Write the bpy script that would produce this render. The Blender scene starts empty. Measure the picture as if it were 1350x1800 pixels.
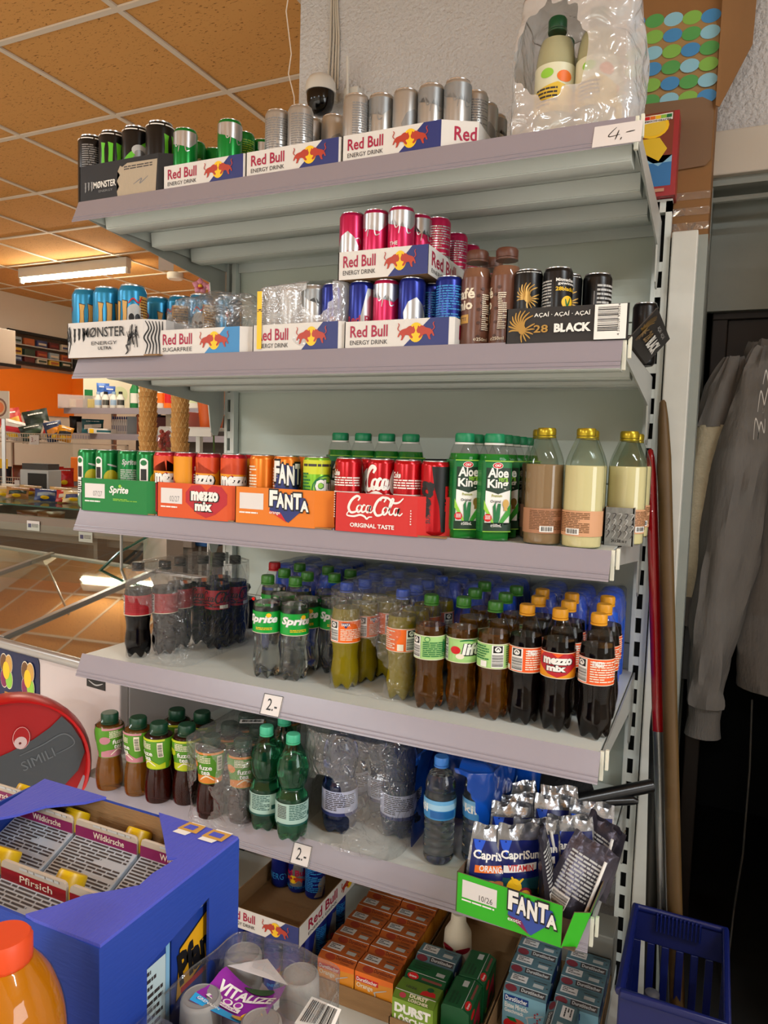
import bpy, bmesh, math, random
from mathutils import Vector, Matrix, noise
random.seed(11)
PI = math.pi
SC = bpy.context.scene
COL = SC.collection
V = Vector

# ------------------------------------------------------------------ camera
CAM = V((1.399, -1.917, 1.374)); PITCH, ROLL, YAW = -0.0818, 0.0299, 0.4265
FPX = 1282.1
_f0 = V((-math.sin(YAW), math.cos(YAW), 0)); _r0 = V((math.cos(YAW), math.sin(YAW), 0)); _u0 = V((0, 0, 1))
FWD = _f0*math.cos(PITCH)+_u0*math.sin(PITCH)
_u1 = _u0*math.cos(PITCH)-_f0*math.sin(PITCH)
RGT = _r0*math.cos(ROLL)+_u1*math.sin(ROLL)
UPV = _u1*math.cos(ROLL)-_r0*math.sin(ROLL)
cam = bpy.data.cameras.new('camera'); camo = bpy.data.objects.new('camera', cam); COL.objects.link(camo)
cam.sensor_fit = 'VERTICAL'; cam.sensor_height = 36.0; cam.lens = 36.0*FPX/1800; cam.clip_start = .02
M4 = Matrix((RGT, UPV, -FWD)).transposed().to_4x4(); M4.translation = CAM
camo.matrix_world = M4
SC.camera = camo
# ------------------------------------------------------------------ world, lamps, exposure
SC.view_settings.view_transform = 'Standard'; SC.view_settings.look = 'None'
SC.view_settings.gamma = 1; SC.view_settings.exposure = 0.12
w = bpy.data.worlds.new('room_world'); SC.world = w; w.use_nodes = True
w.node_tree.nodes['Background'].inputs[0].default_value = (1, .93, .84, 1)
w.node_tree.nodes['Background'].inputs[1].default_value = 0.02
cy = SC.cycles
cy.use_denoising = True; cy.max_bounces = 12; cy.diffuse_bounces = 4; cy.glossy_bounces = 4
cy.transmission_bounces = 12; cy.transparent_max_bounces = 20
cy.caustics_reflective = False; cy.caustics_refractive = False
cy.sample_clamp_indirect = 6; cy.use_adaptive_sampling = True; cy.adaptive_threshold = .02
def area(name, loc, sx, sy, power, col=(1, .95, .86), rot=(0, 0, 0)):
    l = bpy.data.lights.new(name, 'AREA'); l.shape = 'RECTANGLE'; l.size = sx; l.size_y = sy; l.energy = power; l.color = col
    o = bpy.data.objects.new(name, l); COL.objects.link(o); o.location = loc; o.rotation_euler = rot
    return o
# fluorescent tubes under the ceiling: (x, y, length axis, power); each gets a fixture further down
LAMPS = [(-3.65, 2.70, 0, 16), (-1.9, 2.70, 0, 24), (-2.6, -2.0, 0, 45), (2.9, -1.6, 0, 45), (-2.0, -4.6, 0, 90), (1.7, -5.2, 0, 100), (-2.3, -7.6, 0, 190), (1.9, -7.6, 0, 170)]
LAMPZ = 2.79
for i, (lx, ly, ax, pw) in enumerate(LAMPS):
    area('tube_light', (lx, ly, LAMPZ-.035), 1.2, .05, pw, (1, .93, .80) if ly > 0 else (.88, .96, 1), (0, 0, ax))

# daylight through the shop window in the right wall
area('window_light', (5.04, -2.1, 1.62), 1.5, 1.9, 50, (.93, .97, 1), (0, PI/2, 0))

# ------------------------------------------------------------------ helpers
def ray(px, py):
    return FWD+RGT*((px-675)/FPX)-UPV*((py-900)/FPX)
def onY(px, py, Y):
    d = ray(px, py); return CAM+d*((Y-CAM.y)/d.y)
def onZ(px, py, Z):
    d = ray(px, py); return CAM+d*((Z-CAM.z)/d.z)
def onX(px, py, X):
    d = ray(px, py); return CAM+d*((X-CAM.x)/d.x)
def proj(P):
    d = V(P)-CAM; z = d.dot(FWD); return 675+FPX*d.dot(RGT)/z, 900-FPX*d.dot(UPV)/z
def xat(px, Y, z):
    lo, hi = -12, 6
    for _ in range(40):
        m = (lo+hi)/2
        if proj((m, Y, z))[0] < px: lo = m
        else: hi = m
    return m
def face(x, y):            # turn about z so that local -y looks at where the photo was taken from
    return math.atan2(CAM.y-y, CAM.x-x)+PI/2
def lin(h):
    h = h.lstrip('#')
    c = [int(h[i:i+2], 16)/255 for i in (0, 2, 4)]
    return tuple((x/12.92 if x <= .04045 else ((x+.055)/1.055)**2.4) for x in c)+(1,)
MATS = {}
def mat(name, col=None, rough=.5, metal=0., bump=0., bscale=150., bdist=.004, var=0., vscale=8., trans=0., ior=1.45, coat=0., emit=None, es=0., stretch=None, spec=.5, sub=0.):
    if name in MATS: return MATS[name]
    m = bpy.data.materials.new(name); m.use_nodes = True; MATS[name] = m
    nt = m.node_tree; b = nt.nodes['Principled BSDF']; I = b.inputs
    c = lin(col or 'cccccc')
    I['Base Color'].default_value = c; I['Roughness'].default_value = rough; I['Metallic'].default_value = metal
    I['Transmission Weight'].default_value = trans; I['IOR'].default_value = ior; I['Coat Weight'].default_value = coat
    I['Specular IOR Level'].default_value = spec
    m.diffuse_color = c
    if emit: I['Emission Color'].default_value = lin(emit); I['Emission Strength'].default_value = es
    if bump or var:
        tc = nt.nodes.new('ShaderNodeTexCoord'); mp = nt.nodes.new('ShaderNodeMapping')
        nt.links.new(tc.outputs['Object'], mp.inputs['Vector'])
        if stretch: mp.inputs['Scale'].default_value = stretch
    if bump:
        n = nt.nodes.new('ShaderNodeTexNoise'); n.inputs['Scale'].default_value = bscale; n.inputs['Detail'].default_value = 3
        bp = nt.nodes.new('ShaderNodeBump'); bp.inputs['Strength'].default_value = bump; bp.inputs['Distance'].default_value = bdist
        nt.links.new(mp.outputs[0], n.inputs['Vector']); nt.links.new(n.outputs['Fac'], bp.inputs['Height']); nt.links.new(bp.outputs[0], I['Normal'])
    if var:
        n = nt.nodes.new('ShaderNodeTexNoise'); n.inputs['Scale'].default_value = vscale; n.inputs['Detail'].default_value = 4
        mx = nt.nodes.new('ShaderNodeMix'); mx.data_type = 'RGBA'; mx.blend_type = 'MULTIPLY'; mx.inputs[0].default_value = var
        rp = nt.nodes.new('ShaderNodeValToRGB'); rp.color_ramp.elements[0].position = .3; rp.color_ramp.elements[1].position = .7
        rp.color_ramp.elements[0].color = (.35, .35, .35, 1)
        mx.inputs[6].default_value = c
        nt.links.new(mp.outputs[0], n.inputs['Vector']); nt.links.new(n.outputs['Fac'], rp.inputs[0]); nt.links.new(rp.outputs[0], mx.inputs[7]); nt.links.new(mx.outputs[2], I['Base Color'])
    return m
def film(name, tint='ffffff', gloss=.10, haze=.05, rough=.12, bump=.5, bscale=35., edge=.45):
    """thin clear plastic: see-through, with a sheen that grows towards the rim, a little milky"""
    if name in MATS: return MATS[name]
    m = bpy.data.materials.new(name); m.use_nodes = True; MATS[name] = m
    nt = m.node_tree; nt.nodes.clear(); N = nt.nodes.new; L = nt.links.new
    out = N('ShaderNodeOutputMaterial'); tr = N('ShaderNodeBsdfTransparent'); tr.inputs[0].default_value = lin(tint)
    gl = N('ShaderNodeBsdfGlossy'); gl.inputs['Roughness'].default_value = rough
    df = N('ShaderNodeBsdfDiffuse'); df.inputs[0].default_value = lin('f2f2f2')
    lw = N('ShaderNodeLayerWeight'); lw.inputs[0].default_value = .5
    pw_ = N('ShaderNodeMath'); pw_.operation = 'POWER'; pw_.inputs[1].default_value = 4.0; L(lw.outputs['Facing'], pw_.inputs[0])
    mm = N('ShaderNodeMath'); mm.operation = 'MULTIPLY_ADD'; mm.inputs[1].default_value = edge; mm.inputs[2].default_value = gloss
    L(pw_.outputs[0], mm.inputs[0])
    m1 = N('ShaderNodeMixShader'); m1.inputs[0].default_value = haze; L(tr.outputs[0], m1.inputs[1]); L(df.outputs[0], m1.inputs[2])
    m2 = N('ShaderNodeMixShader'); L(mm.outputs[0], m2.inputs[0]); L(m1.outputs[0], m2.inputs[1]); L(gl.outputs[0], m2.inputs[2])
    if bump:
        tc = N('ShaderNodeTexCoord'); n = N('ShaderNodeTexNoise'); n.inputs['Scale'].default_value = bscale; n.inputs['Detail'].default_value = 2
        n.inputs['Distortion'].default_value = 1.2
        bp = N('ShaderNodeBump'); bp.inputs['Strength'].default_value = bump; bp.inputs['Distance'].default_value = .01
        L(tc.outputs['Object'], n.inputs['Vector']); L(n.outputs['Fac'], bp.inputs['Height']); L(bp.outputs[0], gl.inputs['Normal']); L(bp.outputs[0], lw.inputs['Normal'])
    L(m2.outputs[0], out.inputs[0])
    return m
_TX = {}
def text_mesh(s, bold=0., shear=0.):
    k = (s, bold, shear)
    if k in _TX: return _TX[k]
    cu = bpy.data.curves.new('t', 'FONT'); cu.body = s; cu.offset = bold; cu.shear = shear; cu.resolution_u = 2; cu.fill_mode = 'FRONT'
    o = bpy.data.objects.new('t', cu); COL.objects.link(o)
    me = o.to_mesh()
    vs = [(v.co.x, v.co.y) for v in me.vertices]; fs = [tuple(p.vertices) for p in me.polygons]
    o.to_mesh_clear(); bpy.data.objects.remove(o); bpy.data.curves.remove(cu)
    if vs:
        x0 = min(v[0] for v in vs); x1 = max(v[0] for v in vs); y0 = min(v[1] for v in vs); y1 = max(v[1] for v in vs)
        vs = [((x-x0)/max(1e-6, x1-x0), (y-y0)/max(1e-6, y1-y0)) for x, y in vs]
    _TX[k] = (vs, fs); return _TX[k]
def smooth_line(pts, n=6):
    P = [V((p[0], p[1])) for p in pts]; out = []
    for i in range(len(P)-1):
        a = P[max(i-1, 0)]; b = P[i]; c = P[i+1]; d = P[min(i+2, len(P)-1)]
        for k in range(n):
            t = k/n
            out.append(.5*((2*b)+(c-a)*t+(2*a-5*b+4*c-d)*t*t+(3*b-a-3*c+d)*t**3))
    out.append(P[-1]); return out
def stroke(pts, wd, asp=1., taper=True):
    """a brush stroke as quads, in fractions of the panel; asp = panel height / width"""
    L = smooth_line(pts); n = len(L); vs = []; fs = []
    for i, p in enumerate(L):
        t = L[min(i+1, n-1)]-L[max(i-1, 0)]; t = V((t.x, t.y*asp))
        if t.length < 1e-9: t = V((1, 0))
        t.normalize(); q = i/(n-1)
        ww = wd*(.3+.7*math.sin(PI*min(max(q, .04), .96))**.6 if taper else 1)/2
        vs += [(p.x-t.y*ww, p.y+t.x*ww/asp), (p.x+t.y*ww, p.y-t.x*ww/asp)]
        if i: fs.append((2*i-2, 2*i-1, 2*i+1, 2*i))
    return vs, fs
def blob(cx, cz, rx, rz, n=18, a0=0, a1=360):
    return [(cx+rx*math.cos(math.radians(a0+(a1-a0)*i/(n if a1-a0 == 360 else n-1))), cz+rz*math.sin(math.radians(a0+(a1-a0)*i/(n if a1-a0 == 360 else n-1)))) for i in range(n)]
class MB:
    def __init__(s): s.v = []; s.f = []; s.m = []; s.s = []; s.mats = []
    def mi(s, m):
        if m not in s.mats: s.mats.append(m)
        return s.mats.index(m)
    def add(s, vs, fs, m, smooth=False):
        o = len(s.v); s.v += [tuple(v) for v in vs]; k = s.mi(m)
        for f in fs: s.f.append(tuple(i+o for i in f)); s.m.append(k); s.s.append(smooth)
    def box(s, x0, x1, y0, y1, z0, z1, m, T=None):
        vs = [V((x, y, z)) for z in (z0, z1) for y in (y0, y1) for x in (x0, x1)]
        if T: vs = [T @ v for v in vs]
        s.add(vs, [(0, 2, 3, 1), (4, 5, 7, 6), (0, 1, 5, 4), (2, 6, 7, 3), (0, 4, 6, 2), (1, 3, 7, 5)], m)
    def prism(s, pts, vec, m, smooth=False):
        """closed outline of 3-D points pushed along vec"""
        n = len(pts); P = [V(p) for p in pts]; Q = [p+V(vec) for p in P]
        nn = V((0, 0, 0))
        for i in range(n): nn += P[i].cross(P[(i+1) % n])
        if nn.dot(V(vec)) > 0: P.reverse(); Q.reverse()
        s.add(P+Q, [tuple(range(n)), tuple(range(2*n-1, n-1, -1))]+[(i, i+n, (i+1) % n+n, (i+1) % n) for i in range(n)], m, smooth)
    def lathe(s, prof, m, seg=24, fn=None, cap=True, smooth=True, T=None):
        n = len(prof); vs = []
        for i, p in enumerate(prof):
            for j in range(seg):
                a = 2*PI*j/seg; r, z = (p[0], p[1]) if fn is None else fn(p[0], p[1], a)
                vs.append(V((r*math.cos(a), r*math.sin(a), z)))
        if T: vs = [T @ v for v in vs]
        fs = [(i*seg+j, i*seg+(j+1) % seg, (i+1)*seg+(j+1) % seg, (i+1)*seg+j) for i in range(n-1) for j in range(seg)]
        if cap:
            fs.append(tuple(range(seg-1, -1, -1))); fs.append(tuple((n-1)*seg+j for j in range(seg)))
        s.add(vs, fs, m, smooth)
    def tube(s, pts, r, m, seg=8, cap=True, flat=1.):
        P = [V(p) for p in pts]; n = len(P); vs = []; R = r if isinstance(r, (list, tuple)) else [r]*n
        up = None
        for i in range(n):
            t = (P[min(i+1, n-1)]-P[max(i-1, 0)]).normalized()
            if up is None: up = V((0, 0, 1)) if abs(t.z) < .9 else V((0, 1, 0))
            x = t.cross(up).normalized(); up = x.cross(t).normalized()
            for j in range(seg):
                a = 2*PI*j/seg; vs.append(P[i]+(x*math.cos(a)+up*math.sin(a)*flat)*R[i])
        fs = [(i*seg+j, i*seg+(j+1) % seg, (i+1)*seg+(j+1) % seg, (i+1)*seg+j) for i in range(n-1) for j in range(seg)]
        if cap: fs += [tuple(range(seg-1, -1, -1)), tuple((n-1)*seg+j for j in range(seg))]
        s.add(vs, fs, m, True)
    def sheet(s, fn, nu, nv, m, smooth=True, skip=None, flip=False):
        vs = [fn(i/nu, j/nv) for j in range(nv+1) for i in range(nu+1)]
        fs = []
        for j in range(nv):
            for i in range(nu):
                if skip and skip((i+.5)/nu, (j+.5)/nv): continue
                q = (j*(nu+1)+i, j*(nu+1)+i+1, (j+1)*(nu+1)+i+1, (j+1)*(nu+1)+i); fs.append(q[::-1] if flip else q)
        s.add(vs, fs, m, smooth)
    def decal(s, shapes, fn, W, H, step=None, vstep=None):
        """flat print laid on a surface: fn(u metres, v metres, layer) -> point; shapes in fractions of W x H"""
        for li, sh in enumerate(shapes):
            k = sh[0]; m = sh[-1] if not isinstance(sh[-1], (float, int)) else None
            if k == 'r': vs = [(sh[1], sh[2]), (sh[3], sh[2]), (sh[3], sh[4]), (sh[1], sh[4])]; fs = [(0, 1, 2, 3)]; m = sh[5]
            elif k == 'p': vs = list(sh[1]); fs = [tuple(range(len(vs)))]; m = sh[2]
            elif k == 'e': vs = blob(sh[1], sh[2], sh[3], sh[4]); fs = [tuple(range(len(vs)))]; m = sh[5]
            elif k == 't':
                tv, fs = text_mesh(sh[1], sh[7] if len(sh) > 7 else 0., sh[8] if len(sh) > 8 else 0.)
                vs = [(sh[2]+a*(sh[4]-sh[2]), sh[3]+b*(sh[5]-sh[3])) for a, b in tv]; m = sh[6]
                if len(sh) > 9:      # turned text: degrees about the box centre
                    cx, cz = (sh[2]+sh[4])/2, (sh[3]+sh[5])/2; c, q = math.cos(math.radians(sh[9])), math.sin(math.radians(sh[9]))
                    vs = [(cx+((a-cx)*W*c-(b-cz)*H*q)/W, cz+((a-cx)*W*q+(b-cz)*H*c)/H) for a, b in vs]
            elif k == 's': vs, fs = stroke(sh[1], sh[2], H/W); m = sh[3]
            elif k == 'n':
                vs = []; fs = []; n = sh[6]; m = sh[5]; rr = random.Random(n*31+int(sh[1]*97))
                for i in range(n):
                    v1 = sh[4]-(sh[4]-sh[2])*i/n; v0 = v1-(sh[4]-sh[2])/n*.5; u = sh[1]; end = sh[3] if rr.random() < .75 else sh[1]+(sh[3]-sh[1])*rr.uniform(.4, .9)
                    while u < end:
                        e = min(end, u+(sh[3]-sh[1])*rr.uniform(.08, .3)); o = len(vs)
                        vs += [(u, v0), (e, v0), (e, v1), (u, v1)]; fs.append((o, o+1, o+2, o+3)); u = e+(sh[3]-sh[1])*.025
            elif k == 'b':
                vs = []; fs = []; m = sh[5]; rr = random.Random(5); hz = len(sh) > 6; u = 0.
                while u < 1:
                    e = min(1, u+rr.choice((.015, .03, .045))); o = len(vs)
                    if hz: a, b = sh[2]+(sh[4]-sh[2])*u, sh[2]+(sh[4]-sh[2])*e; vs += [(sh[1], a), (sh[3], a), (sh[3], b), (sh[1], b)]
                    else: a, b = sh[1]+(sh[3]-sh[1])*u, sh[1]+(sh[3]-sh[1])*e; vs += [(a, sh[2]), (b, sh[2]), (b, sh[4]), (a, sh[4])]
                    fs.append((o, o+1, o+2, o+3)); u = e+rr.choice((.015, .02, .035))
            if not vs: continue
            bm = bmesh.new(); bv = [bm.verts.new((a*W, b*H, 0)) for a, b in vs]
            for f in fs:
                try: bm.faces.new([bv[i] for i in f])
                except ValueError: pass
            if k == 'p': bmesh.ops.triangulate(bm, faces=bm.faces[:])
            for f in bm.faces:
                f.normal_update()
                if f.normal.z < 0: f.normal_flip()
            for st, ax in ((step, 0), (vstep, 1)):
                if not st or not bm.verts: continue
                lo = min(v.co[ax] for v in bm.verts); hi = max(v.co[ax] for v in bm.verts)
                for q in range(int(math.floor(lo/st))+1, int(math.ceil(hi/st))):
                    n = [0, 0, 0]; n[ax] = 1; c = [0, 0, 0]; c[ax] = q*st
                    bmesh.ops.bisect_plane(bm, geom=bm.verts[:]+bm.edges[:]+bm.faces[:], plane_co=c, plane_no=n)
            bm.verts.index_update()
            s.add([fn(v.co.x, v.co.y, li) for v in bm.verts], [[v.index for v in f.verts] for f in bm.faces], m, step is not None)
            bm.free()
    def panel(s, shapes, o, ex, ez, W, H, off=.0004):
        o = V(o); ex = V(ex).normalized(); ez = V(ez).normalized(); n = ex.cross(ez)
        s.decal(shapes, lambda u, v, l: o+ex*u+ez*v+n*(off+.00016*l), W, H)
    def wrap(s, shapes, rf, z0, W, H, a=0., off=.0003, step=.004, vstep=None, sup=None):
        """print round an upright round body; a = degrees from the front, rf(z) = radius"""
        def fn(u, v, l):
            z = z0+v; r = rf(z); t = math.radians(a-90)+(u-W/2)/r
            if sup: r *= sup(t)
            r += off+.00014*l
            return V((r*math.cos(t), r*math.sin(t), z))
        s.decal(shapes, fn, W, H, step, vstep)
    def build(s, name, parent=None, loc=(0, 0, 0), rz=0., bevel=0., rot=None, ang=40):
        me = bpy.data.meshes.new(name); me.from_pydata(s.v, [], s.f)
        for m in s.mats: me.materials.append(m)
        me.polygons.foreach_set('material_index', s.m); me.polygons.foreach_set('use_smooth', s.s); me.update()
        if any(s.s): me.set_sharp_from_angle(angle=math.radians(ang))
        o = bpy.data.objects.new(name, me); COL.objects.link(o); o.location = loc; o.rotation_euler = rot or (0, 0, rz)
        if parent: o.parent = parent
        if bevel:
            b = o.modifiers.new('bevel', 'BEVEL'); b.width = bevel; b.segments = 2; b.limit_method = 'ANGLE'; b.angle_limit = math.radians(50); b.harden_normals = False
        return o
def tag(o, label, cat, group=None, kind=None):
    o['label'] = label; o['category'] = cat
    if group: o['group'] = group
    if kind: o['kind'] = kind
    return o
def struct(o): o['kind'] = 'structure'; return o
def empty(name, loc=(0, 0, 0), rz=0.):
    o = bpy.data.objects.new(name, None); COL.objects.link(o); o.location = loc; o.rotation_euler = (0, 0, rz); o.empty_display_size = .02; return o
def copy_tree(o, parent=None):
    c = o.copy(); COL.objects.link(c)
    if parent: c.parent = parent
    for ch in list(o.children): copy_tree(ch, c)
    return c
USED = set()
def put(o, loc, label, cat, group=None, rz=0., tilt=None):
    """the first use takes the prototype itself, every later one a copy with copies of its parts"""
    if o.name in USED: o = copy_tree(o)
    USED.add(o.name)
    for k in ('group',):
        if k in o: del o[k]
    o.location = loc; o.rotation_euler = tilt or (0, 0, rz)
    return tag(o, label, cat, group)
ORD = ['leftmost', 'second from the left', 'third from the left', 'fourth from the left', 'fifth from the left', 'sixth from the left', 'seventh from the left', 'eighth from the left', 'ninth from the left']
# ================================================================== setting
Z = [1.941, 1.576, 1.211, .846, .537]; BASEZ = .062; YF = -.595; W = 1.25
wall_m = mat('plaster', 'd2d2d3', .9, bump=1.0, bscale=85, bdist=.010, var=.10, vscale=3)
def box_obj(name, x0, x1, y0, y1, z0, z1, m, bevel=0):
    b = MB(); b.box(x0, x1, y0, y1, z0, z1, m); return b.build(name, bevel=bevel)
struct(box_obj('floor', -5.6, 5.2, -9.2, 4.5, -.1, 0, mat('floor_tile', 'e2ddd4', .45, var=.15, vscale=3)))
struct(box_obj('floor_shade', 1.27, 2.45, -.75, 1.2, .0005, .003, mat('shaded_floor', '1a1816', .7, var=.3, vscale=9)))  # dark slab laid over the floor: the doorway shade as colour
# suspended ceiling: ochre fissured tiles in a white grid, 62.5 cm pitch
CZ = 2.885
tile_m = mat('ceiling_tile', 'd2872c', .9)
nt = tile_m.node_tree; N = nt.nodes.new; L = nt.links.new; bs = nt.nodes['Principled BSDF']
tc = N('ShaderNodeTexCoord'); mp = N('ShaderNodeMapping'); mp.inputs['Scale'].default_value = (60, 190, 30); mp.inputs['Rotation'].default_value = (0, 0, .5)
vo = N('ShaderNodeTexNoise'); vo.inputs['Scale'].default_value = 1; vo.inputs['Detail'].default_value = 2.5; vo.inputs['Distortion'].default_value = .6
rp = N('ShaderNodeValToRGB'); rp.color_ramp.elements[0].position = .31; rp.color_ramp.elements[1].position = .37
rp.color_ramp.elements[0].color = lin('85551f'); rp.color_ramp.elements[1].color = lin('d49a55')
L(tc.outputs['Object'], mp.inputs[0]); L(mp.outputs[0], vo.inputs['Vector']); L(vo.outputs['Fac'], rp.inputs[0]); L(rp.outputs[0], bs.inputs['Base Color'])
bp = N('ShaderNodeBump'); bp.inputs['Strength'].default_value = .6; bp.inputs['Distance'].default_value = .01; L(rp.outputs[0], bp.inputs['Height']); L(bp.outputs[0], bs.inputs['Normal'])
struct(box_obj('ceiling', -5.6, 5.2, -9.2, 4.5, CZ+.002, CZ+.1, tile_m))
b = MB(); gm = mat('grid_bar', 'd9cbb8', .5)
for k in range(-9, 10):
    x = -.596+k*.625
    if -5.5 < x < 5.1: b.box(x-.012, x+.012, -9.1, 4.4, CZ-.006, CZ+.001, gm)
for k in range(-15, 8):
    y = .107+k*.625
    if -9.1 < y < 4.4: b.box(-5.5, 5.1, y-.012, y+.012, CZ-.0065, CZ+.0005, gm)
struct(b.build('trim_1'))
struct(box_obj('wall_left', -5.45, -5.3, -9.2, 4.5, 0, CZ, mat('cream_wall', 'd9cdbd', .85, bump=.2, bscale=60)))
struct(box_obj('wall_far', -5.3, .6, 4.2, 4.35, 0, CZ, MATS['cream_wall']))
struct(box_obj('wall_front', -5.4, 5.2, -9.3, -9.2, 0, CZ, mat('dim_wall', 'b5a998', .9)))
struct(box_obj('wall_right', 5.1, 5.25, -9.2, .3, 0, CZ, MATS['dim_wall']))
# plaster wall behind the shelving, with a doorway to a dark store room at its right end
b = MB()
b.box(.09, 1.29, .20, .45, 0, CZ, wall_m); b.box(1.29, 5.1, .20, .45, 2.21, CZ, wall_m); b.box(2.45, 5.1, .20, .45, 0, 2.21, wall_m)
struct(b.build('wall_back'))
struct(box_obj('wall_side', .09, .17, .45, 4.2, 0, CZ, wall_m))
orange_m = mat('orange_wall', 'f07a12', .6)
b = MB(); b.box(-5.3, -5.28, 1.2, 4.2, 1.66, 2.14, orange_m); struct(b.build('wall_panel_left'))
b = MB(); b.box(-5.28, -1.2, 4.18, 4.2, 1.76, 2.14, orange_m); b.box(-3.7, -1.2, 4.185, 4.2, 1.0, 1.76, orange_m); struct(b.build('wall_panel_far'))
# doorway: white jamb post, grey lintel and reveal, dark brown cupboard front and darkness behind
jam = mat('white_trim', 'd2d0c6', .5, var=.15, vscale=12)
b = MB(); b.box(1.268, 1.325, -.045, .20, 0, 1.909, jam); struct(b.build('trim_2', bevel=.003))
b = MB(); b.box(1.325, 2.45, .17, .30, 2.10, 2.21, mat('door_trim', 'c9c1b4', .6)); struct(b.build('trim_3', bevel=.004))
grey = mat('grey_reveal', '8f938c', .6, var=.15, vscale=10)
b = MB(); b.box(1.325, 1.345, .0, .195, 0, 1.909, grey); b.box(1.325, 1.345, .195, .5, 0, 2.10, grey); b.box(1.325, 2.45, .33, .36, 1.79, 2.10, grey); b.box(1.325, 2.45, .19, .36, 2.08, 2.10, grey)
b.tube([(1.34, .21, 2.05), (2.4, .21, 2.05)], .008, grey); struct(b.build('door_1'))
dk = mat('dark_brown', '20150c', .6, var=.2, vscale=6)
b = MB(); b.box(1.36, 1.40, .36, .40, 0, 1.80, dk); b.box(1.40, 2.4, .37, .39, 1.52, 1.78, dk); b.box(1.36, 2.4, .355, .40, 1.77, 1.81, dk); b.box(1.40, 2.4, .36, .40, 1.48, 1.51, mat('brown_rail', '2c2014', .5))
struct(b.build('trim_4', bevel=.003))
struct(box_obj('wall_store', 1.3, 2.45, 1.2, 1.25, 0, 2.2, mat('shade_black_wall', '0d0c0b', .9)))  # unlit store room: its darkness is put into the wall colour
b = MB(); b.box(1.30, 1.325, .36, 1.25, 0, 2.2, MATS['shade_black_wall']); b.box(2.42, 2.45, .3, 1.25, 0, 2.2, MATS['shade_black_wall']); b.box(1.30, 2.45, .4, 1.25, 2.2, 2.22, MATS['shade_black_wall'])
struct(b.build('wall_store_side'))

struct(box_obj('shade_block_right', 1.72, 2.45, -.22, .20, 0, 2.19, MATS['dim_wall']))  # unseen block, added to keep light from the right off the doorway
struct(box_obj('shade_block_rear', 1.50, 3.4, -2.9, -2.45, 0, 2.2, MATS['dim_wall']))  # added out of view to stop the rear lamps reaching the doorway
b = MB(); fm_ = mat('window_bar', 'b9b4aa', .4)
for q in ((-2.92, -2.85, .6, 2.64), (-1.35, -1.28, .6, 2.64), (-2.13, -2.07, .6, 2.64)): b.box(5.06, 5.1, q[0], q[1], q[2], q[3], fm_)
for q in (.6, 2.6): b.box(5.06, 5.1, -2.92, -1.28, q, q+.06, fm_)
struct(b.build('window_1'))
# lamps: two-part fluorescent battens
tube_m = mat('lit_tube', 'ffffff', emit='fff1d0', es=70)
white_pl = mat('white_plastic', 'dcdad2', .4)
for i, (lx, ly, ax, pw) in enumerate(LAMPS[:1]):
    b = MB(); b.box(-.62, .62, -.03, .03, -.02, .06, white_pl)
    lo = b.build('fluorescent_lamp', loc=(lx, ly, LAMPZ+.03), rz=ax, bevel=.004)
    t = MB(); t.tube([(-.6, 0, -.045), (.6, 0, -.045)], .013, tube_m, 12); t.build('tube', lo)
    for q in (-.61, .61):
        e = MB(); e.box(q-.012, q+.012, -.016, .016, -.065, -.015, white_pl); e.build('lamp_holder', lo)
    tag(lo, 'lit fluorescent batten on the orange ceiling at far left' if i == 0 else '%s fluorescent batten outside the view' % ORD[i-1], 'ceiling lamp')
# ================================================================== shelving unit
shelf_m = mat('shelf_enamel', 'd2d6cf', .38, bump=.05, bscale=300)
panel_m = mat('panel_enamel', 'ced6ca', .45, var=.06, vscale=3)
rail_m = mat('lilac_rail', '928b93', .28, bump=.06, bscale=40)
cap_m = mat('ivory_clip', 'dcdac8', .4)
hole_m = mat('slot_dark', '090909', .9)
steel_m = mat('bracket_steel', 'b9bab4', .35, .3)
unit = empty('shelving_unit', (0, 0, 0))
tag(unit, 'grey white metal shelving unit with five loaded shelves and slotted posts', 'shelving unit')
def upright(x0, x1):
    b = MB(); xa, xb = x0+.010, x1-.014
    for a, c in ((x0, xa), (xb, x1)): b.box(a, c, -.03, -.004, .0, 1.985, shelf_m)
    for k in range(-1, 33):
        z1 = 1.583+.24-.06*k-.038; z0 = z1-.022
        if z0 > .05 and z1 < 1.98: b.box(xa, xb, -.029, -.027, z0, z1, shelf_m)
    b.box(x0, x1, -.006, -.004, 0, 1.985, hole_m); b.box(x0, x1, -.03, -.004, 1.96, 1.99, shelf_m)
    return b.build('upright', unit)
upright(-.018, .018); upright(1.226, 1.264)
for za, zb in ((.29, .51), (.511, .91), (.911, 1.31), (1.311, 1.71), (1.711, 1.936)):
    b = MB(); b.box(.012, 1.232, -.004, .012, za+.001, zb-.001, panel_m); b.build('back_panel', unit, bevel=.0015)
XL, XR = -.021, 1.239
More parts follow.
